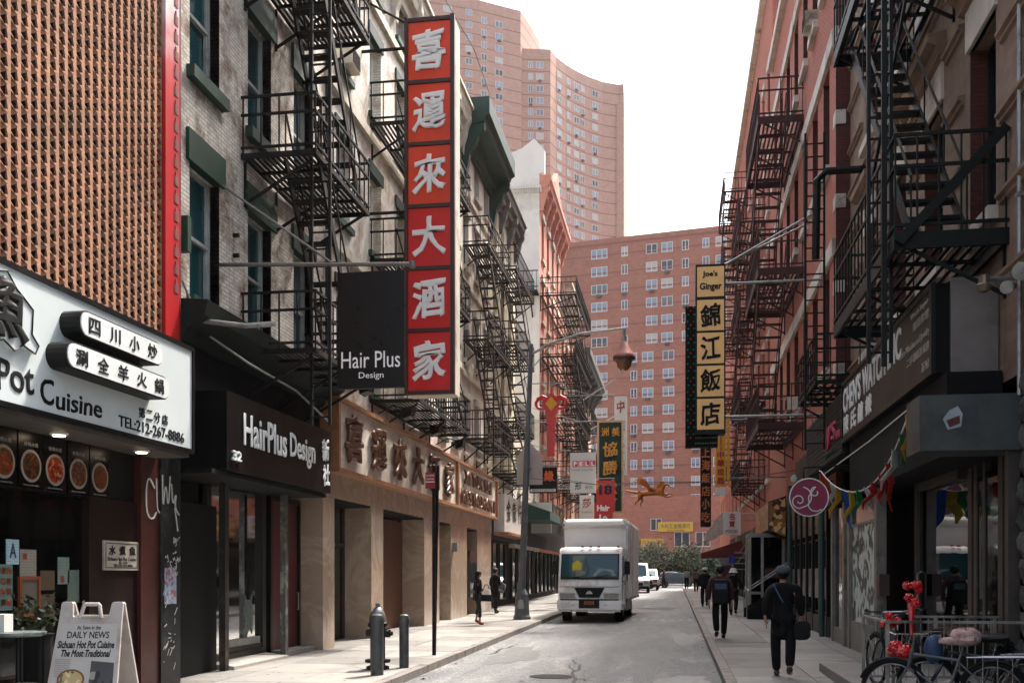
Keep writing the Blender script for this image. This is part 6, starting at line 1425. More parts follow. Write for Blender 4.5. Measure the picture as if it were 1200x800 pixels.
part('bumper', MB().prism([(-1.08,.44),(1.08,.44),(1.1,.5),(1.1,.76),(-1.1,.76),(-1.1,.5)], 'y', -.14, .05), tw, tk, bevel=.02); part('bumper_bar', MB().box(-1.06,1.06,-.17,-.13,.38,.46), chrome, tk)
part('bumper_band', MB().box(-1.0,1.0,-.065,-.03,.765,.81), dkp, tk); part('door_seam', MB().box(1.088,1.098,.42,.44,.8,2.4).box(-1.098,-1.088,.42,.44,.8,2.4), dkp, tk, kind='stuff')
for k in range(30): part('rivet', shared_box('rivet', (.018,.01,.018), chrome), None, tk, loc=(-1.1+k*.0758, 1.838, 3.44))
for sx in (-1,1): part('fog_lamp', MB().lathe([(0,0),(.05,0),(.05,.02),(0,.02)], (sx*.55,-.15,.6), 12), chrome, tk)
part('lower_intake', MB().box(-.35,.35,-.155,-.14,.5,.8), dkp, tk); part('number_plate', MB().box(-.17,.17,-.175,-.155,.62,.74), paint('plate_orange', '#a8551c', bump=0), tk); text('48291 MG', .28, .07, .004, ink, tk, (0,-.18,.68))

for x in (-.95,-.28,0,.28,.95): part('marker_lamp', MB().box(x-.045,x+.045,.36,.45,2.58,2.64), paint('marker_orange', '#c25a1c', rough=.3, bump=0), tk)
part('chassis', MB().box(-.45,.45,1.5,8.2,.5,.75), dkp, tk); part('axle', MB().tube([(-.8,1.25,.42),(.8,1.25,.42)], .07, 8).tube([(-.8,5.2,.42),(.8,5.2,.42)], .1, 8), dkp, tk)
bxm = MB(); pr = [(-1.17,.8),(1.17,.8),(1.17,3.5),(1.12,3.62),(-1.12,3.62),(-1.17,3.5)]
bxm.prism(pr, 'y', 1.85, 8.4); part('cargo_box', bxm, tw2, tk, bevel=.03)
fp = MB(); fp.v = [(x,y,z) for y, zz, w_ in ((1.85,3.3,1.15),(1.62,3.32,1.1),(1.5,3.4,1.05),(1.55,3.52,1.03),(1.7,3.62,1.0),(1.86,3.64,1.0)) for x, z in ((-w_,zz),(w_,zz))]
fp.f = [(2*i,2*i+1,2*i+3,2*i+2) for i in range(5)]+[(0,2,4,6,8,10),(1,3,5,7,9,11)]
part('roof_fairing', fp, paint('fairing_white', '#c4c2be', rough=.45, var=.05, bump=0), tk, smooth=True)
for x in (-1.14, 1.14): part('corner_rail', MB().box(x-.035,x+.035,1.83,1.9,.8,3.5), chrome, tk)
part('bottom_rail', MB().box(-1.19,1.19,1.84,8.4,.72,.8), steel, tk)
for k in range(9): part('side_rib', MB().box(1.17,1.185,2.3+k*.7,2.36+k*.7,.85,3.45), tw2, tk)
part('side_door', MB().box(1.17,1.19,3.0,3.9,.9,3.3), tw, tk)
part('side_guard', MB().box(1.05,1.1,2.2,4.5,.35,.7), steel, tk); part('tank', MB().tube([(.85,2.2,.55),(.85,3.3,.55)], .25, 12), steel, tk)
def car(label, loc, rz, L, W, H, col, van=False, cat='car', name='parked_car', tail=False):
    o = thing(name, label, cat, loc, rz=rz, local=True)
    bm_ = paint('carpaint_'+col[1:], col, rough=.25, var=.05, coat=.8, bump=0)
    if van: prof = [(0,.45),(0,.85),(.15,1.0),(.75,1.15),(1.45,H-.1),(1.75,H),(L-.15,H),(L,H-.3),(L,.45)]
    else: prof = [(0,.4),(0,.68),(.15,.8),(1.15,.92),(1.9,H-.05),(2.4,H),(3.3,H-.02),(3.95,.98),(L-.1,.9),(L,.7),(L,.4)]
    b = MB(); n = len(prof)
    for x, k in ((-W/2,.94),(-W/2+.06,1),(W/2-.06,1),(W/2,.94)):
        for y, z in prof:
            inset = .12*max(0, (z-.95)/(H-.95)) if z > .95 else 0
            b.v.append((x*(1-inset*1.3), L/2+(y-L/2)*(1 if k == 1 else .985), z*(1 if k==1 else .985)))
    for i in range(3):
        for j in range(n): b.f.append((i*n+j, i*n+(j+1)%n, (i+1)*n+(j+1)%n, (i+1)*n+j))
    b.f.append(tuple(range(n))); b.f.append(tuple(3*n+j for j in range(n))[::-1])
    part('body', b, bm_, o, smooth=True)
    if van: a, c, d, e = (.8,1.2),(1.42,H-.15), L-.3, H-.12
    else: a, c, d, e = (1.2,.96),(1.88,H-.07), 3.9, H-.1
    ny_ = Vector((0, -(c[1]-a[1]), (c[0]-a[0]))).normalized()*.02
    part('windscreen', MB().quad(*[tuple(Vector(p)+ny_) for p in ((-W*.41,a[0],a[1]),(W*.41,a[0],a[1]),(W*.37,c[0],c[1]),(-W*.37,c[0],c[1]))]), wsg, o)
    for s in (-1, 1):
        zt = e; q = MB(); f1_ = W/2*.985
        q.quad((s*f1_,a[0]+.25,a[1]+.03),(s*f1_,(2.6 if van else 3.75),a[1]+.03),(s*W/2*.9,(2.6 if van else 3.25),zt),(s*W/2*.9,c[0]+.1,zt)); part('side_window', q, wsg, o)
        for y in (.85, L-.85): wheel(o, s*(W/2-.1), y, .33, .33, .2, chrome)
        part('headlight', MB().box(*sorted((s*W*.28,s*W*.46)),-.02,.12,.66,.8 if not van else .92), MATS['lamp_glass'] if not tail else MATS['indicator_red'], o)
        part('mirror', MB().box(*sorted((s*(W/2),s*(W/2+.16))),a[0]+.25,a[0]+.35,a[1]+.02,a[1]+.18), dkp, o)
    part('grille', MB().box(-W*.25,W*.25,-.02,.05,.55,.78), dkp, o); part('bumper', MB().box(-W*.46,W*.46,-.06,.1,.3,.52), dkp, o); part('number_plate', MB().box(-.2,.2,-.07,-.05,.42,.52), offw, o)
    return o
car('white van with a black front end parked beyond the truck', (-2.75, 76, g(76)-.13), R(2), 5.2, 1.95, 2.25, '#c4c4c2', van=True, cat='van', name='parked_van')
car('pale vehicle with red tail lamps parked behind the white van', (-2.2, 85, g(85)-.13), 0, 4.8, 1.8, 1.8, '#b8a8a0', van=True, cat='van', name='parked_van', tail=True)
car('black and silver car crossing side-on at the end of the street', (3.0, 96.5, g(96)-.13), R(90), 4.7, 1.8, 1.42, '#1c2022', cat='car')
car('silver car behind the black one at the end of the street', (2.2, 99.5, g(99)-.13), R(90), 4.6, 1.8, 1.5, '#8a9290', cat='car')
car('pale blue grey car edge showing behind the white van', (-1.2, 93, g(93)-.13), R(90), 4.4, 1.75, 1.4, '#5a7078', cat='car')

# ================================================================== A-FRAME BOARD, CHAIR, PLANT
af = thing('sandwich_board', 'white plastic sandwich board showing a newspaper page about Sichuan hot pot', 'sandwich board', (-6.33, 10.45, g(10.4)), rz=R(8))
afw = paint('board_plastic', '#a9a19a', rough=.5, var=.12, scale=3, dirt='#857c74', bump=.05); afs = paint('board_inner', '#8c7a5e', rough=.6, var=.2)
def lean(u, v, side=-1, t=0):     # u across, v up the slope
    return (u, side*(.42*(1-v/1.42)+.03)-t*side*-1, v*.985)
for sd in (-1, 1):
    pn_ = MB(); pl_ = [(-.4,0),(.4,0),(.345,1.2),(.34,1.38),(.33,1.4),(.23,1.4),(.215,1.38),(.2,1.25),(.19,1.235),(-.19,1.235),(-.2,1.25),(-.215,1.38),(-.23,1.4),(-.33,1.4),(-.34,1.38),(-.345,1.2)]
    n = len(pl_)
    for tt in (0, .035):
        for u, v in pl_: q = lean(u, v, sd); pn_.v.append((q[0], q[1]-sd*tt, q[2]))
    pn_.f.append(tuple(range(n))); pn_.f.append(tuple(range(2*n-1,n-1,-1))); pn_.f += [(i,(i+1)%n,n+(i+1)%n,n+i) for i in range(n)]
    po_ = part('leaf_panel', pn_, afw, af)
part('hinge', MB().box(-.3,.3,-.03,.03,1.18,1.235), afw, af)
part('carry_handle', MB().tube([lean(-.12,1.22),lean(-.085,1.36),lean(-.07,1.375),lean(.07,1.375),lean(.085,1.36),lean(.12,1.22)], .022, 8).tube([lean(-.12,1.235),lean(.12,1.235)], .02, 6), afw, af)
part('brace', MB().box(-.36,-.33,-.3,.3,.35,.4).box(.33,.36,-.3,.3,.35,.4), afs, af)
tl = math.atan2(.42, 1.40)
ah = thing('tmp_frame', None, None, (0,0,0)); bpy.data.objects.remove(ah)
def onboard(body, w, h, u, v, mat=ink, **k):
    q = lean(u, v, -1); o = text(body, w, h, .003, mat, af, (q[0], q[1]-.004, q[2]), 0, **k); o.rotation_euler = (-tl, 0, 0); return o
def patch(name, poly, mat, off=.003):
    mb = MB(); mb.v = [(q[0], q[1]-off, q[2]) for q in [lean(u, v, -1) for u, v in poly]]; mb.f = [tuple(range(len(poly)))]; return part(name, mb, mat, af)
patch('newspaper_page', [(-.36,.03),(.36,.03),(.31,1.16),(-.31,1.16)], paint('newsprint', '#a8a59f', rough=.7, var=.06, scale=5, bump=0), .002)
onboard('As Seen in the', .26, .045, 0, 1.12); onboard('DAILY NEWS', .46, .075, 0, 1.04, bold=.01)
onboard('Sichuan Hot Pot Cuisine', .62, .085, -.01, .935, bold=.03, shear=.15); onboard('The Most Traditional', .54, .08, .0, .84, bold=.03, shear=.25)
for (u, v, c, w) in ((-.24,.67,9,.17),(-.24,.33,10,.17),(.0,.12,6,.2),(-.05,.73,2,.15),(.24,.33,12,.17)):
    for k in range(c): patch('print_line', [(u-w/2,v+.1-k*.022),(u+w/2-(.03 if k%4==3 else 0),v+.1-k*.022),(u+w/2,v+.109-k*.022),(u-w/2,v+.109-k*.022)], MATS['grey_print'], .005)
def disc_(u, v, r, mat, off, ry=None): patch('dish_picture', [(u+r*math.cos(a*math.pi/12), v+(ry or r)*math.sin(a*math.pi/12)) for a in range(24)], mat, off)
rim_ = paint('dish_rim', '#7a3c1c', bump=0); cr_ = dish_mat('dumplings', '#a89468', '#55603a', '#c4b48a', 30)
disc_(-.13,.56,.15,rim_,.006,.11); disc_(-.13,.56,.13,cr_,.008,.092); disc_(.09,.43,.1,rim_,.010,.08); disc_(.09,.43,.085,dish_mat('stir_fry','#3a2414','#a8987a','#6a3420',34),.012,.066); disc_(-.2,.16,.14,rim_,.006,.1); disc_(-.2,.16,.12,dishes[0],.008,.08)
patch('photo_print', [(.07,.52),(.33,.52),(.32,.74),(.07,.76)], dish_mat('shop_photo','#3a3834','#8a8478','#161616',14), .005)
ch = thing('bar_table', 'small round pale grey metal table cut off at the lower left edge', 'table', (-6.95, 10.05, g(10)))
sx_, sy_ = -6.95, 10.05
part('table_top', MB().lathe([(.0,1.08),(.22,1.08),(.26,1.10),(.27,1.125),(.25,1.13),(0,1.12)], (sx_,sy_,0), 28), paint('chair_grey', '#7d8786', rough=.3, metal=.4), ch)
for a in (40, 130, 220, 310): part('leg', MB().tube([(sx_+.2*math.cos(R(a)),sy_+.2*math.sin(R(a)),1.08),(sx_+.2*math.cos(R(a)),sy_+.2*math.sin(R(a)),.6),(sx_+.26*math.cos(R(a)),sy_+.26*math.sin(R(a)),g(9.9))], .014, 6), dkp, ch)
part('foot_ring', MB().tube([(sx_+.2*math.cos(R(a*20)),sy_+.2*math.sin(R(a*20)),.55) for a in range(19)], .012, 6), steel, ch)
nb_ = thing('napkin_box', 'pale grey box standing on the metal table at the left edge', 'box', (-7.1, 10.0, 1.13)); part('box', MB().box(-7.2,-7.03,9.9,10.05,1.13,1.32), offw, nb_)
tr_ = thing('potted_plant', 'small leafy green plant in a dark pot behind the metal table', 'plant', (-7.2, 11.4, .1)); random.seed(8)
part('pot', MB().lathe([(.14,0),(.2,.02),(.2,.95),(.22,1.0),(.18,1.0)], (-7.25,10.75,g(11)), 14), blkm, tr_)
lf = MB()
for k in range(200):
    p = Vector((-7.22+random.gauss(0,.1), 10.75+random.gauss(0,.2), 1.28+random.gauss(0,.1))); u = Vector((random.gauss(0,1),random.gauss(0,1),random.gauss(0,.8))).normalized(); w = u.orthogonal().normalized(); s = random.uniform(.03,.06); lf.quad(p-u*s, p+w*s*.45, p+u*s, p-w*s*.45)
part('foliage', lf, paint('plant_leaf', '#232c16', rough=.5, var=.4, bump=0), tr_, kind='stuff')

# ================================================================== RAILING, BICYCLES
rlg = thing('railing', 'grey metal railing round the bicycles at the lower right corner', 'railing', (2.6, 13, .25))
zz = 1.17; rl = MB()
rl.bar((2.56,14.6,zz),(4.3,14.6,zz),.045,.03).bar((2.56,13.0,zz),(4.32,13.0,zz),.045,.03).bar((2.56,13.0,zz),(2.56,14.6,zz),.045,.03); part('top_rail', rl, paint('rail_grey', '#85827a', rough=.5, metal=.3, var=.3, dirt='#33302c'), rlg)
for x, y in ((2.56,14.6),(2.95,14.6),(2.56,13.0),(3.5,14.6),(4.25,14.6)): part('post', MB().box(x-.02,x+.02,y-.02,y+.02,.25,zz-.015), MATS['rail_grey'], rlg)
bt2 = MB()
for k in range(16): bt2.box(2.7+k*.1,2.712+k*.1,14.594,14.606,.35,zz-.02)
bt2.box(2.56,4.3,14.59,14.61,.34,.37); part('infill_bars', bt2, MATS['rail_grey'], rlg, kind='stuff')
cn = MB()
for k in range(26): t = k/25; cn.ball((2.57+.28*t, 14.5, 1.0-.55*t-.08*math.sin(math.pi*t)), .014, seg=5, rings=4)
part('chain', cn, steel, rlg)
def bicycle(label, loc, rz, framec, detail=True, seatm=None):
    """x forward, z up; wheels 0.68 m"""
    o = thing('bicycle', label, 'bicycle', loc, rz=rz, group='bicycles locked at the railing')
    fm_ = paint('bikeframe_'+framec[1:], framec, rough=.3, coat=.5, var=.15, bump=0); r = .335
    for x in (.53, -.53):
        t = MB(); t.tube([(x+r*math.cos(a*math.pi/18),0,r+r*math.sin(a*math.pi/18)) for a in range(37)], .022, 7, False); w = part('wheel', t, rubber, o, smooth=True)
        rm_ = MB(); rm_.tube([(x+(r-.03)*math.cos(a*math.pi/18),0,r+(r-.03)*math.sin(a*math.pi/18)) for a in range(37)], .011, 5, False)
        for k in range(18): a = k*math.pi/9; rm_.tube([(x,.02*(-1)**k,r),(x+(r-.03)*math.cos(a),0,r+(r-.03)*math.sin(a))], .0018, 3)
        rm_.tube([(x,-.05,r),(x,.05,r)], .025, 8); sub('rim', rm_, chrome, w)
        part('mudguard', MB().tube([(x+(r+.035)*math.cos(R(a)),0,r+(r+.035)*math.sin(R(a))) for a in range(20,165,12)], .02, 5), dkp, o)
    bbk = (-.05,0,.30); hd0 = (.36,0,.62); hd1 = (.32,0,.80); st_ = (-.2,0,.78)
    part('frame', MB().tube([hd0,bbk],.021,8).tube([(.33,0,.76),(-.17,0,.70)],.019,8).tube([bbk,st_],.018,8).tube([bbk,(-.53,.05,r)],.012,6).tube([bbk,(-.53,-.05,r)],.012,6).tube([(-.17,0,.68),(-.53,.05,r)],.01,6).tube([(-.17,0,.68),(-.53,-.05,r)],.01,6).tube([hd0,hd1],.026,8), fm_, o)
    part('fork', MB().tube([(.36,.0,.64),(.40,.055,.55),(.53,.055,r)],.015,6).tube([(.36,.0,.64),(.40,-.055,.55),(.53,-.055,r)],.015,6), fm_, o)
    part('handlebar', MB().tube([hd1,(.29,0,.98)],.014,6).tube([(.1,-.32,1.02),(.22,-.22,1.0),(.30,0,.99),(.22,.22,1.0),(.1,.32,1.02)],.013,6), chrome, o)
    for s in (-1,1): part('grip', MB().tube([(.0,s*.33,1.03),(.13,s*.30,1.02)],.019,8), dkp, o); part('brake_lever', MB().tube([(.2,s*.24,.99),(.1,s*.3,.96)],.006,4), chrome, o)
    part('seat_post', MB().tube([st_,(-.22,0,.88)],.013,6), chrome, o)
    sd_ = MB(); sd_.v = []; 
    for x, w_, z, h in ((-.36,.02,.93,.02),(-.33,.12,.94,.05),(-.22,.11,.93,.06),(-.1,.05,.92,.05),(.0,.03,.92,.035),(.04,.01,.91,.02)):
        for k in range(10): a = 2*math.pi*k/10; sd_.v.append((x, w_*math.cos(a), z+h*math.sin(a)))
    for i in range(5):
        for k in range(10): sd_.f.append((i*10+k, i*10+(k+1)%10, (i+1)*10+(k+1)%10, (i+1)*10+k))
    part('saddle', sd_, seatm or dkp, o, smooth=True)
    rk = MB(); rk.tube([(-.25,.07,.74),(-.85,.07,.76),(-.85,-.07,.76),(-.25,-.07,.74)],.008,5)
    for x in (-.4,-.55,-.7): rk.tube([(x,-.07,.75),(x,.07,.75)],.006,4); rk.tube([(x-.02,.09,.75),(x-.02,.1,.45)],.006,4); rk.tube([(x-.02,-.09,.75),(x-.02,-.1,.45)],.006,4)
    rk.tube([(-.8,.08,.76),(-.53,.06,r)],.007,4).tube([(-.8,-.08,.76),(-.53,-.06,r)],.007,4); part('rack', rk, chrome, o)
    part('crank', MB().tube([(-.05,-.07,.3),(.1,-.08,.22)],.012,5).tube([(-.05,.07,.3),(-.2,.08,.38)],.012,5), chrome, o)
    for x, z, s in ((.1,.22,-1),(-.2,.38,1)): part('pedal', MB().box(x-.05,x+.05,s*.09-.04,s*.09+.04,z-.012,z+.012), dkp, o)
    part('chainring', MB().tube([(-.05+.09*math.cos(a*math.pi/10),-.05,.3+.09*math.sin(a*math.pi/10)) for a in range(21)],.007,4,False), chrome, o)
    part('chain', MB().tube([(-.05,-.05,.39),(-.53,-.05,.375)],.006,4).tube([(-.05,-.05,.21),(-.53,-.05,.295)],.006,4), dkp, o)
    return o
fur = paint('wrapped_seat', '#a8908a', rough=.7, var=.35, scale=9, dirt='#7c2a22', bump=.8)
bz = .07
b1 = bicycle('black and silver bicycle with a wrapped saddle nearest the camera', (3.02, 12.3, bz), R(165), '#3a3c3e', seatm=fur)
sdl = thing('saddle_cover', 'puffy white and dull red plastic bag tied over the nearest bicycle saddle', 'saddle cover', (3.25, 12.3, 1.15))
bm_ = MB(); bm_.ball((3.27,12.28,bz+.97), .17, .13, .11, 14, 9); rnd = random.Random(2)
bm_.v = [(a+rnd.gauss(0,.008), b_+rnd.gauss(0,.008), c+rnd.gauss(0,.01)) for a, b_, c in bm_.v]; part('bag', bm_, fur, sdl, smooth=True)
b2 = bicycle('dark bicycle with a black saddle on the wall side of the railing', (3.5, 12.72, bz), R(172), '#141a24')
b3 = bicycle('black delivery bicycle farthest left behind the railing post', (2.8, 13.95, .25), R(100), '#101010')
crs = thing('bar_bag', 'blue and grey handlebar bag on the nearest bicycle', 'bag', (2.85,12.6,1.0)); bm_ = MB(); bm_.ball((2.98,12.55,bz+.80), .11, .09, .17, 12, 8); part('bag', bm_, paint('bag_blue', '#1c3a5c', rough=.6, var=.5, scale=6), crs, smooth=True)
def crumple(name, label, cat, c, r, mat, n=5, seed=1, flat=1):
    rnd = random.Random(seed); o = thing(name, label, cat, c)
    mb = MB()
    for k in range(n):
        q = (c[0]+rnd.gauss(0,r*.45), c[1]+rnd.gauss(0,r*.4), c[2]+rnd.gauss(0,r*.5*flat)); s0 = len(mb.v); mb.ball(q, r*rnd.uniform(.4,.7), r*rnd.uniform(.4,.6), r*rnd.uniform(.35,.6), 16, 11)
        mb.v[s0:] = [(a+rnd.gauss(0,r*.07), b_+rnd.gauss(0,r*.07), d+rnd.gauss(0,r*.07)) for a, b_, d in mb.v[s0:]]
    part('plastic', mb, mat, o); return o
redpl = paint('red_plastic', '#b00c14', rough=.25, var=.3, scale=10, bump=.4, coat=.3)
crumple('plastic_bag', 'crumpled bright red bag tied at the handlebar left of the nearest bicycle', 'bag', (2.62,12.5,.86), .12, redpl, 6, 1)
crumple('plastic_bag', 'small red bag bunched on the railing near the left post', 'bag', (2.60,13.1,1.16), .085, redpl, 5, 2)
cg = crumple('plastic_bag', 'tall twisted red plastic wrapping rising above the railing', 'bag', (2.90,13.2,1.50), .11, redpl, 6, 3, 1.6)
part('stem', MB().tube([(2.88,13.2,1.38),(2.87,13.15,1.2),(2.86,13.1,1.0)], [.05,.03,.02], 7), redpl, cg)
crumple('bundled_bag', 'dark bundled bag behind the bicycle rack at the right', 'bag', (3.85,12.95,.95), .18, paint('bin_bag', '#0c0e12', rough=.3, var=.4, bump=.5), 5, 4)
ps_ = thing('price_card', 'small white card fixed at the end of the railing by the stone pier', 'card', (4.2,12.9,1.1)); part('card', MB().box(4.22,4.34,12.88,12.93,1.0,1.2), offw, ps_)

# ================================================================== PEOPLE
skinm = paint('skin', '#a87258', rough=.55, var=.1, bump=.05)
def person(label, x, y, rz, h=1.70, coat='#0e0e10', trousers='#0c0c0e', shoes='#101010', hair='#0a0808', hat=None, long=0.0, stride=.16, arms=.12, bend=0, female=False, skirt=None, elbow=0, bare_ankle=False, ph=1, wide=1.0, fingers=True):
    """facing local +Y; feet on the pavement"""
    o = thing('person', label, 'person', (x, y, g(y)), rz=rz, local=True); k = h/1.72
    S_ = lambda pts: [(p[0]*k*(wide if abs(p[0]) > .05 else 1), p[1]*k, p[2]*k)+tuple(q*k for q in p[3:]) for p in pts]
    lf, rf = stride*ph, -stride*ph       # y of left/right foot
    lift = lambda f: .10 if f < -.05 else 0
    def leg(s, f): 
        kb_ = .06 if f > 0 else -.0
        return [(s*.085,0,.90),(s*.10,f*.45+.03+kb_*.3,.50+lift(f)*.35),(s*.085,f,.09+lift(f)),(s*.105,f+(.11 if not lift(f) else .06),.035+lift(f)*.25)]
    L, Rr = leg(-1, lf), leg(1, rf)
    def armp(s, a, e): return [(s*.175,0,1.40),(s*.235,a*.5-.02,1.13),(s*.235,a+e*.25,.90+e*.22),(s*.23,a+e*.32+.01,.80+e*.28)]
    AL, AR = armp(-1, -arms*ph, elbow), armp(1, arms*ph, elbow)
    b = bend
    pts = [(0,0,.95,.13,.1),(0,b*.4,1.1,.12,.09),(0,b*.8,1.3,.10,.08),(0,b,1.44,.07,.06),(0,b+.01,1.51,.052,.052),(0,b+.025,1.60,.085,.1),(0,b+.02,1.67,.06,.075)]
    e = [(0,1),(1,2),(2,3),(3,4),(4,5),(5,6)]
    def chain(ps, rs, root):
        i0 = len(pts); 
        for p, r_ in zip(ps, rs): pts.append(tuple(p)+(r_,))
        e.append((root, i0)); e.extend((i0+i, i0+i+1) for i in range(len(ps)-1)); return len(pts)-1
    chain(L, (.075,.052,.036,.03), 0); chain(Rr, (.075,.052,.036,.03), 0)
    for A_ in (AL, AR):
        w_ = chain([(A_[0][0]*.8,A_[0][1],A_[0][2]-.05)]+[A_[1]]+[A_[2]]+[A_[3]], (.03,.032,.026,.034), 2)
        if fingers:
            s = 1 if A_[3][0] > 0 else -1; bx_, by_, bz_ = A_[3]
            for q, (dy, ln) in enumerate(((-.03,.055),(-.01,.07),(.01,.068),(.03,.055))): chain([(bx_-.005*s, by_+dy, bz_-.045),(bx_-.02*s, by_+dy*1.1+.005, bz_-.045-ln)], (.0095,.008), w_)
            chain([(bx_-.02*s, by_+.04, bz_-.01),(bx_-.03*s, by_+.055, bz_-.05)], (.011,.009), w_)
    # nose and ears
    i0 = len(pts); pts.append((0,b+.125,1.585,.012)); e.append((5,i0))
    skin('body', S_(pts), e, skinm, o, 1)
    c_ = paint('cloth_'+coat[1:], coat, rough=.9, var=.25, scale=5, bump=.2); t_ = paint('cloth_'+trousers[1:], trousers, rough=.9, var=.25, scale=5, bump=.2)
    hem = .86-long
    tp = [(0,0,hem,.19+long*.1,.13+long*.08),(0,0,max(hem+.05,.95),.175,.13),(0,b*.4,1.1,.165,.12),(0,b*.8,1.28,.195,.13),(0,b,1.39,.17,.115),(0,b+.005,1.48,.075,.075)]
    if female: tp = [(0,0,.92,.15,.11),(0,0,1.0,.14,.11),(0,b*.4,1.1,.125,.095),(0,b*.8,1.28,.15,.11),(0,b,1.41,.11,.085),(0,b+.005,1.46,.05,.05)]
    te = [(i,i+1) for i in range(5)]
    for A_ in (AL, AR):
        i0 = len(tp)
        for p, r_ in zip(A_[:3], (.085,.07,.058)): tp.append(tuple(p)+(r_*(.8 if female else 1),))
        te += [(4,i0),(i0,i0+1),(i0+1,i0+2)]
    skin('jacket', S_(tp), te, c_, o, 1, root=2)
    lp_ = [(0,0,.93,.14,.11)]; le = []
    for G_ in (L, Rr):
        i0 = len(lp_)
        zc = .13 if bare_ankle else .0
        for p, r_ in zip(G_[:3], (.105,.088,.075)): lp_.append((p[0],p[1],p[2]+(zc if r_ == .075 else 0)-(.02 if r_ == .075 and not zc else 0), r_*(.85 if female else 1)))
        le += [(0,i0),(i0,i0+1),(i0+1,i0+2)]
    skin('trousers', S_(lp_), le, t_, o, 1)
    sh = paint('shoe_'+shoes[1:], shoes, rough=.5, var=.2)
    for G_ in (L, Rr):
        a, f = G_[2], G_[3]; up = a[2]-.09
        skin('shoe', S_([(a[0],a[1]-.05,.05+up*1.2,.055,.05),(a[0],a[1]+.03,.055+up*.8,.055,.055),(a[0],a[1]+.15,.035+up*.25,.05,.035)]), [(0,1),(1,2)], sh, o, 1)
    hm_ = paint('hair_'+hair[1:], hair, rough=.6, var=.4, scale=20)
    hp_ = MB(); hz = 1.625*k
    hp_.ball((0,(b-.0)*k,hz), .098*k, .118*k, .105*k, 14, 9)
    hp_.v = [(a, c-(0.012 if d < hz else 0), max(d, hz-(.10*k if c < (b+.02)*k else .0))) for a, c, d in hp_.v]
    part('hair', hp_, hm_, o, smooth=True)
    if female: part('hair', MB().ball((0,(b-.06)*k,1.55*k), .085*k, .07*k, .13*k, 10, 7), hm_, o, smooth=True)
    if hat:
        kind, hc = hat; hmat = paint('hat_'+hc[1:], hc, rough=.9, var=.2, scale=8)
        if kind == 'cap':
            part('cap', MB().lathe([(.112,0),(.122,.02),(.115,.07),(.08,.115),(0,.125)], (0,b*k,1.625*k), 16, 1.12), hmat, o, smooth=True); part('cap_peak', MB().prism([(-.08,.1+b),(.08,.1+b),(.06,.19+b),(-.06,.19+b)], 'z', 1.63*k, 1.645*k), hmat, o)
        else:
            part('bucket_hat', MB().lathe([(.17,-.05),(.175,-.045),(.118,.02),(.112,.085),(.09,.11),(0,.12)], (0,b*k,1.63*k), 18, 1.1), hmat, o, smooth=True)
    return o, k
pc, k = person('man in a dark coat and grey flat cap walking away on the right pavement', 1.72, 16.85, R(-6), 1.76, long=.30, stride=.2, arms=.14, elbow=.25, bend=.03, hat=('cap', '#3c4446'), shoes='#3a2c22', wide=1.16, ph=1)
bgm = paint('bag_black', '#0a0b0c', rough=.6, var=.4)
sbg = thing('shoulder_bag', 'black shoulder bag with a blue strap on the man in the flat cap', 'bag', (2.0, 16.8, .8))
part('pouch', MB().prism([(1.86,.74),(1.92,.70),(2.08,.71),(2.13,.76),(2.12,.95),(2.06,1.0),(1.93,.99),(1.87,.94)], 'y', 16.68, 16.79), bgm, sbg, bevel=.03); part('flap', MB().prism([(1.87,.84),(2.13,.85),(2.12,.96),(2.06,1.01),(1.93,1.0),(1.87,.95)], 'y', 16.665, 16.68), bgm, sbg)
part('strap', MB().bar((1.56,16.72,1.58),(1.70,16.66,1.3),.04,.012).bar((1.56,16.72,1.58),(1.6,16.85,1.56),.04,.012), paint('strap_blue', '#1f4f7a', rough=.6), sbg); part('strap', MB().bar((1.70,16.66,1.3),(1.92,16.70,.98),.035,.012), bgm, sbg)
person('man in a black jacket with maroon sleeves and a backpack on the right pavement', 1.12, 25.7, R(4), 1.80, coat='#3a1418', bend=.02, stride=.15, shoes='#14110f', arms=.06, ph=-1, wide=1.12)
bp_ = thing('backpack', 'black backpack with a blue grey patch on the man with maroon sleeves', 'backpack', (1.12, 25.5, 1.2))
part('pack', MB().prism([(.92,1.02),(1.32,1.02),(1.34,1.5),(1.28,1.62),(.96,1.62),(.90,1.5)], 'y', 25.38, 25.58), bgm, bp_, bevel=.04); part('patch', MB().box(.98,1.26,25.365,25.385,1.38,1.52), paint('patch_blue', '#34465a', rough=.6), bp_)
person('man in a white bucket hat standing on the right pavement beyond the backpack man', 2.15, 38.5, R(-10), 1.70, hat=('bucket', '#c4c0b8'), elbow=.4, stride=.09, wide=1.1)
person('person in a white cap and dark blue coat left of the bucket hat man', 1.35, 46.5, R(0), 1.74, coat='#10141c', hat=('cap', '#c0bdb6'), stride=.12, fingers=False)
person('person with a tan backpack far along the right pavement', 1.55, 74, 0, 1.70, coat='#6a5646', stride=.08, fingers=False)
person('person in a pale top far along the right pavement', 1.0, 84, 0, 1.68, coat='#8a8684', stride=.08, fingers=False)
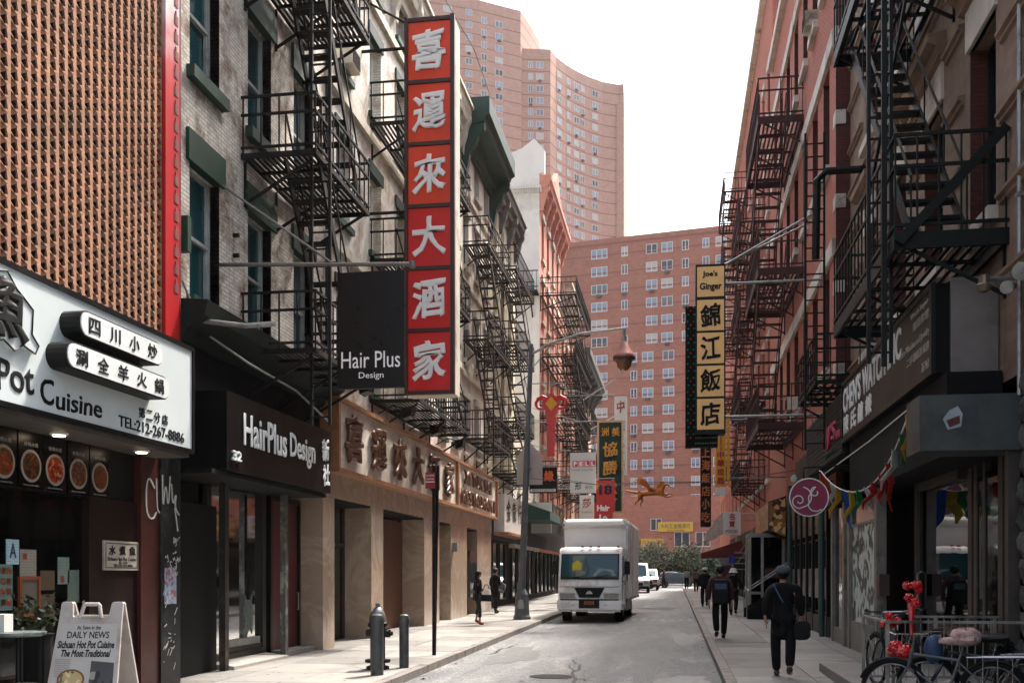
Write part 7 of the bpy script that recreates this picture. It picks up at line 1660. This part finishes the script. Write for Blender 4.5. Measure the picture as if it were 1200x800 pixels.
person('person in a red top crossing at the end of the street', -.85, 88, R(80), 1.75, coat='#5c1820', stride=.1, fingers=False)
person('dark figure in the shade near the blue sign on the right', 2.6, 58, R(10), 1.7, coat='#14100f', stride=.05, fingers=False)
person('woman in a black top and cropped grey trousers holding a handbag on the left pavement', -5.93, 30.8, R(-60), 1.66, coat='#0b0b0d', trousers='#2a2c30', shoes='#8a3a34', stride=.09, female=True, bare_ankle=True, elbow=.6, arms=.05)
hbg = thing('handbag', 'black and white handbag on the arm of the woman on the left pavement', 'handbag', (-5.6, 30.7, .95)); part('bag_body', MB().prism([(-5.78,.92),(-5.45,.92),(-5.48,1.12),(-5.75,1.12)], 'y', 30.5, 30.62), bgm, hbg, bevel=.02); part('white_panel', MB().prism([(-5.76,1.12),(-5.49,1.12),(-5.52,1.28),(-5.72,1.26)], 'y', 30.5, 30.62), offw, hbg, bevel=.02); part('handle', MB().tube([(-5.72,30.56,1.26),(-5.68,30.6,1.42),(-5.58,30.6,1.42),(-5.54,30.56,1.28)], .012, 6), bgm, hbg)
person('man in dark clothes with a patterned bag standing by the shopfront behind the woman', -6.75, 38.6, R(-40), 1.74, stride=.07, arms=.05, elbow=.4)
sb2 = thing('shoulder_bag', 'grey patterned bag on the shoulder of the man in dark clothes', 'bag', (-6.5, 38.4, 1.3)); part('pouch', MB().prism([(-6.6,1.1),(-6.42,1.0),(-6.3,1.3),(-6.5,1.48)], 'y', 38.3, 38.42), dish_mat('checked_bag', '#4a4a4c', '#8a8a8c', '#1c1c1e', 14), sb2, bevel=.02)

# ================================================================== AIR
hm, n, l, b = nodes('haze_air'); n.remove(b)
pv = N(n, 'ShaderNodeVolumePrincipled'); pv.inputs['Color'].default_value = (1,.97,.95,1); pv.inputs['Density'].default_value = .00013; pv.inputs['Anisotropy'].default_value = .45
l.new(pv.outputs[0], n['Material Output'].inputs['Volume'])
hz = part('haze', MB().box(-130, 130, -40, 330, -2, 140), hm, None); hz['kind'] = 'stuff'
SC.cycles.volume_bounces = 0
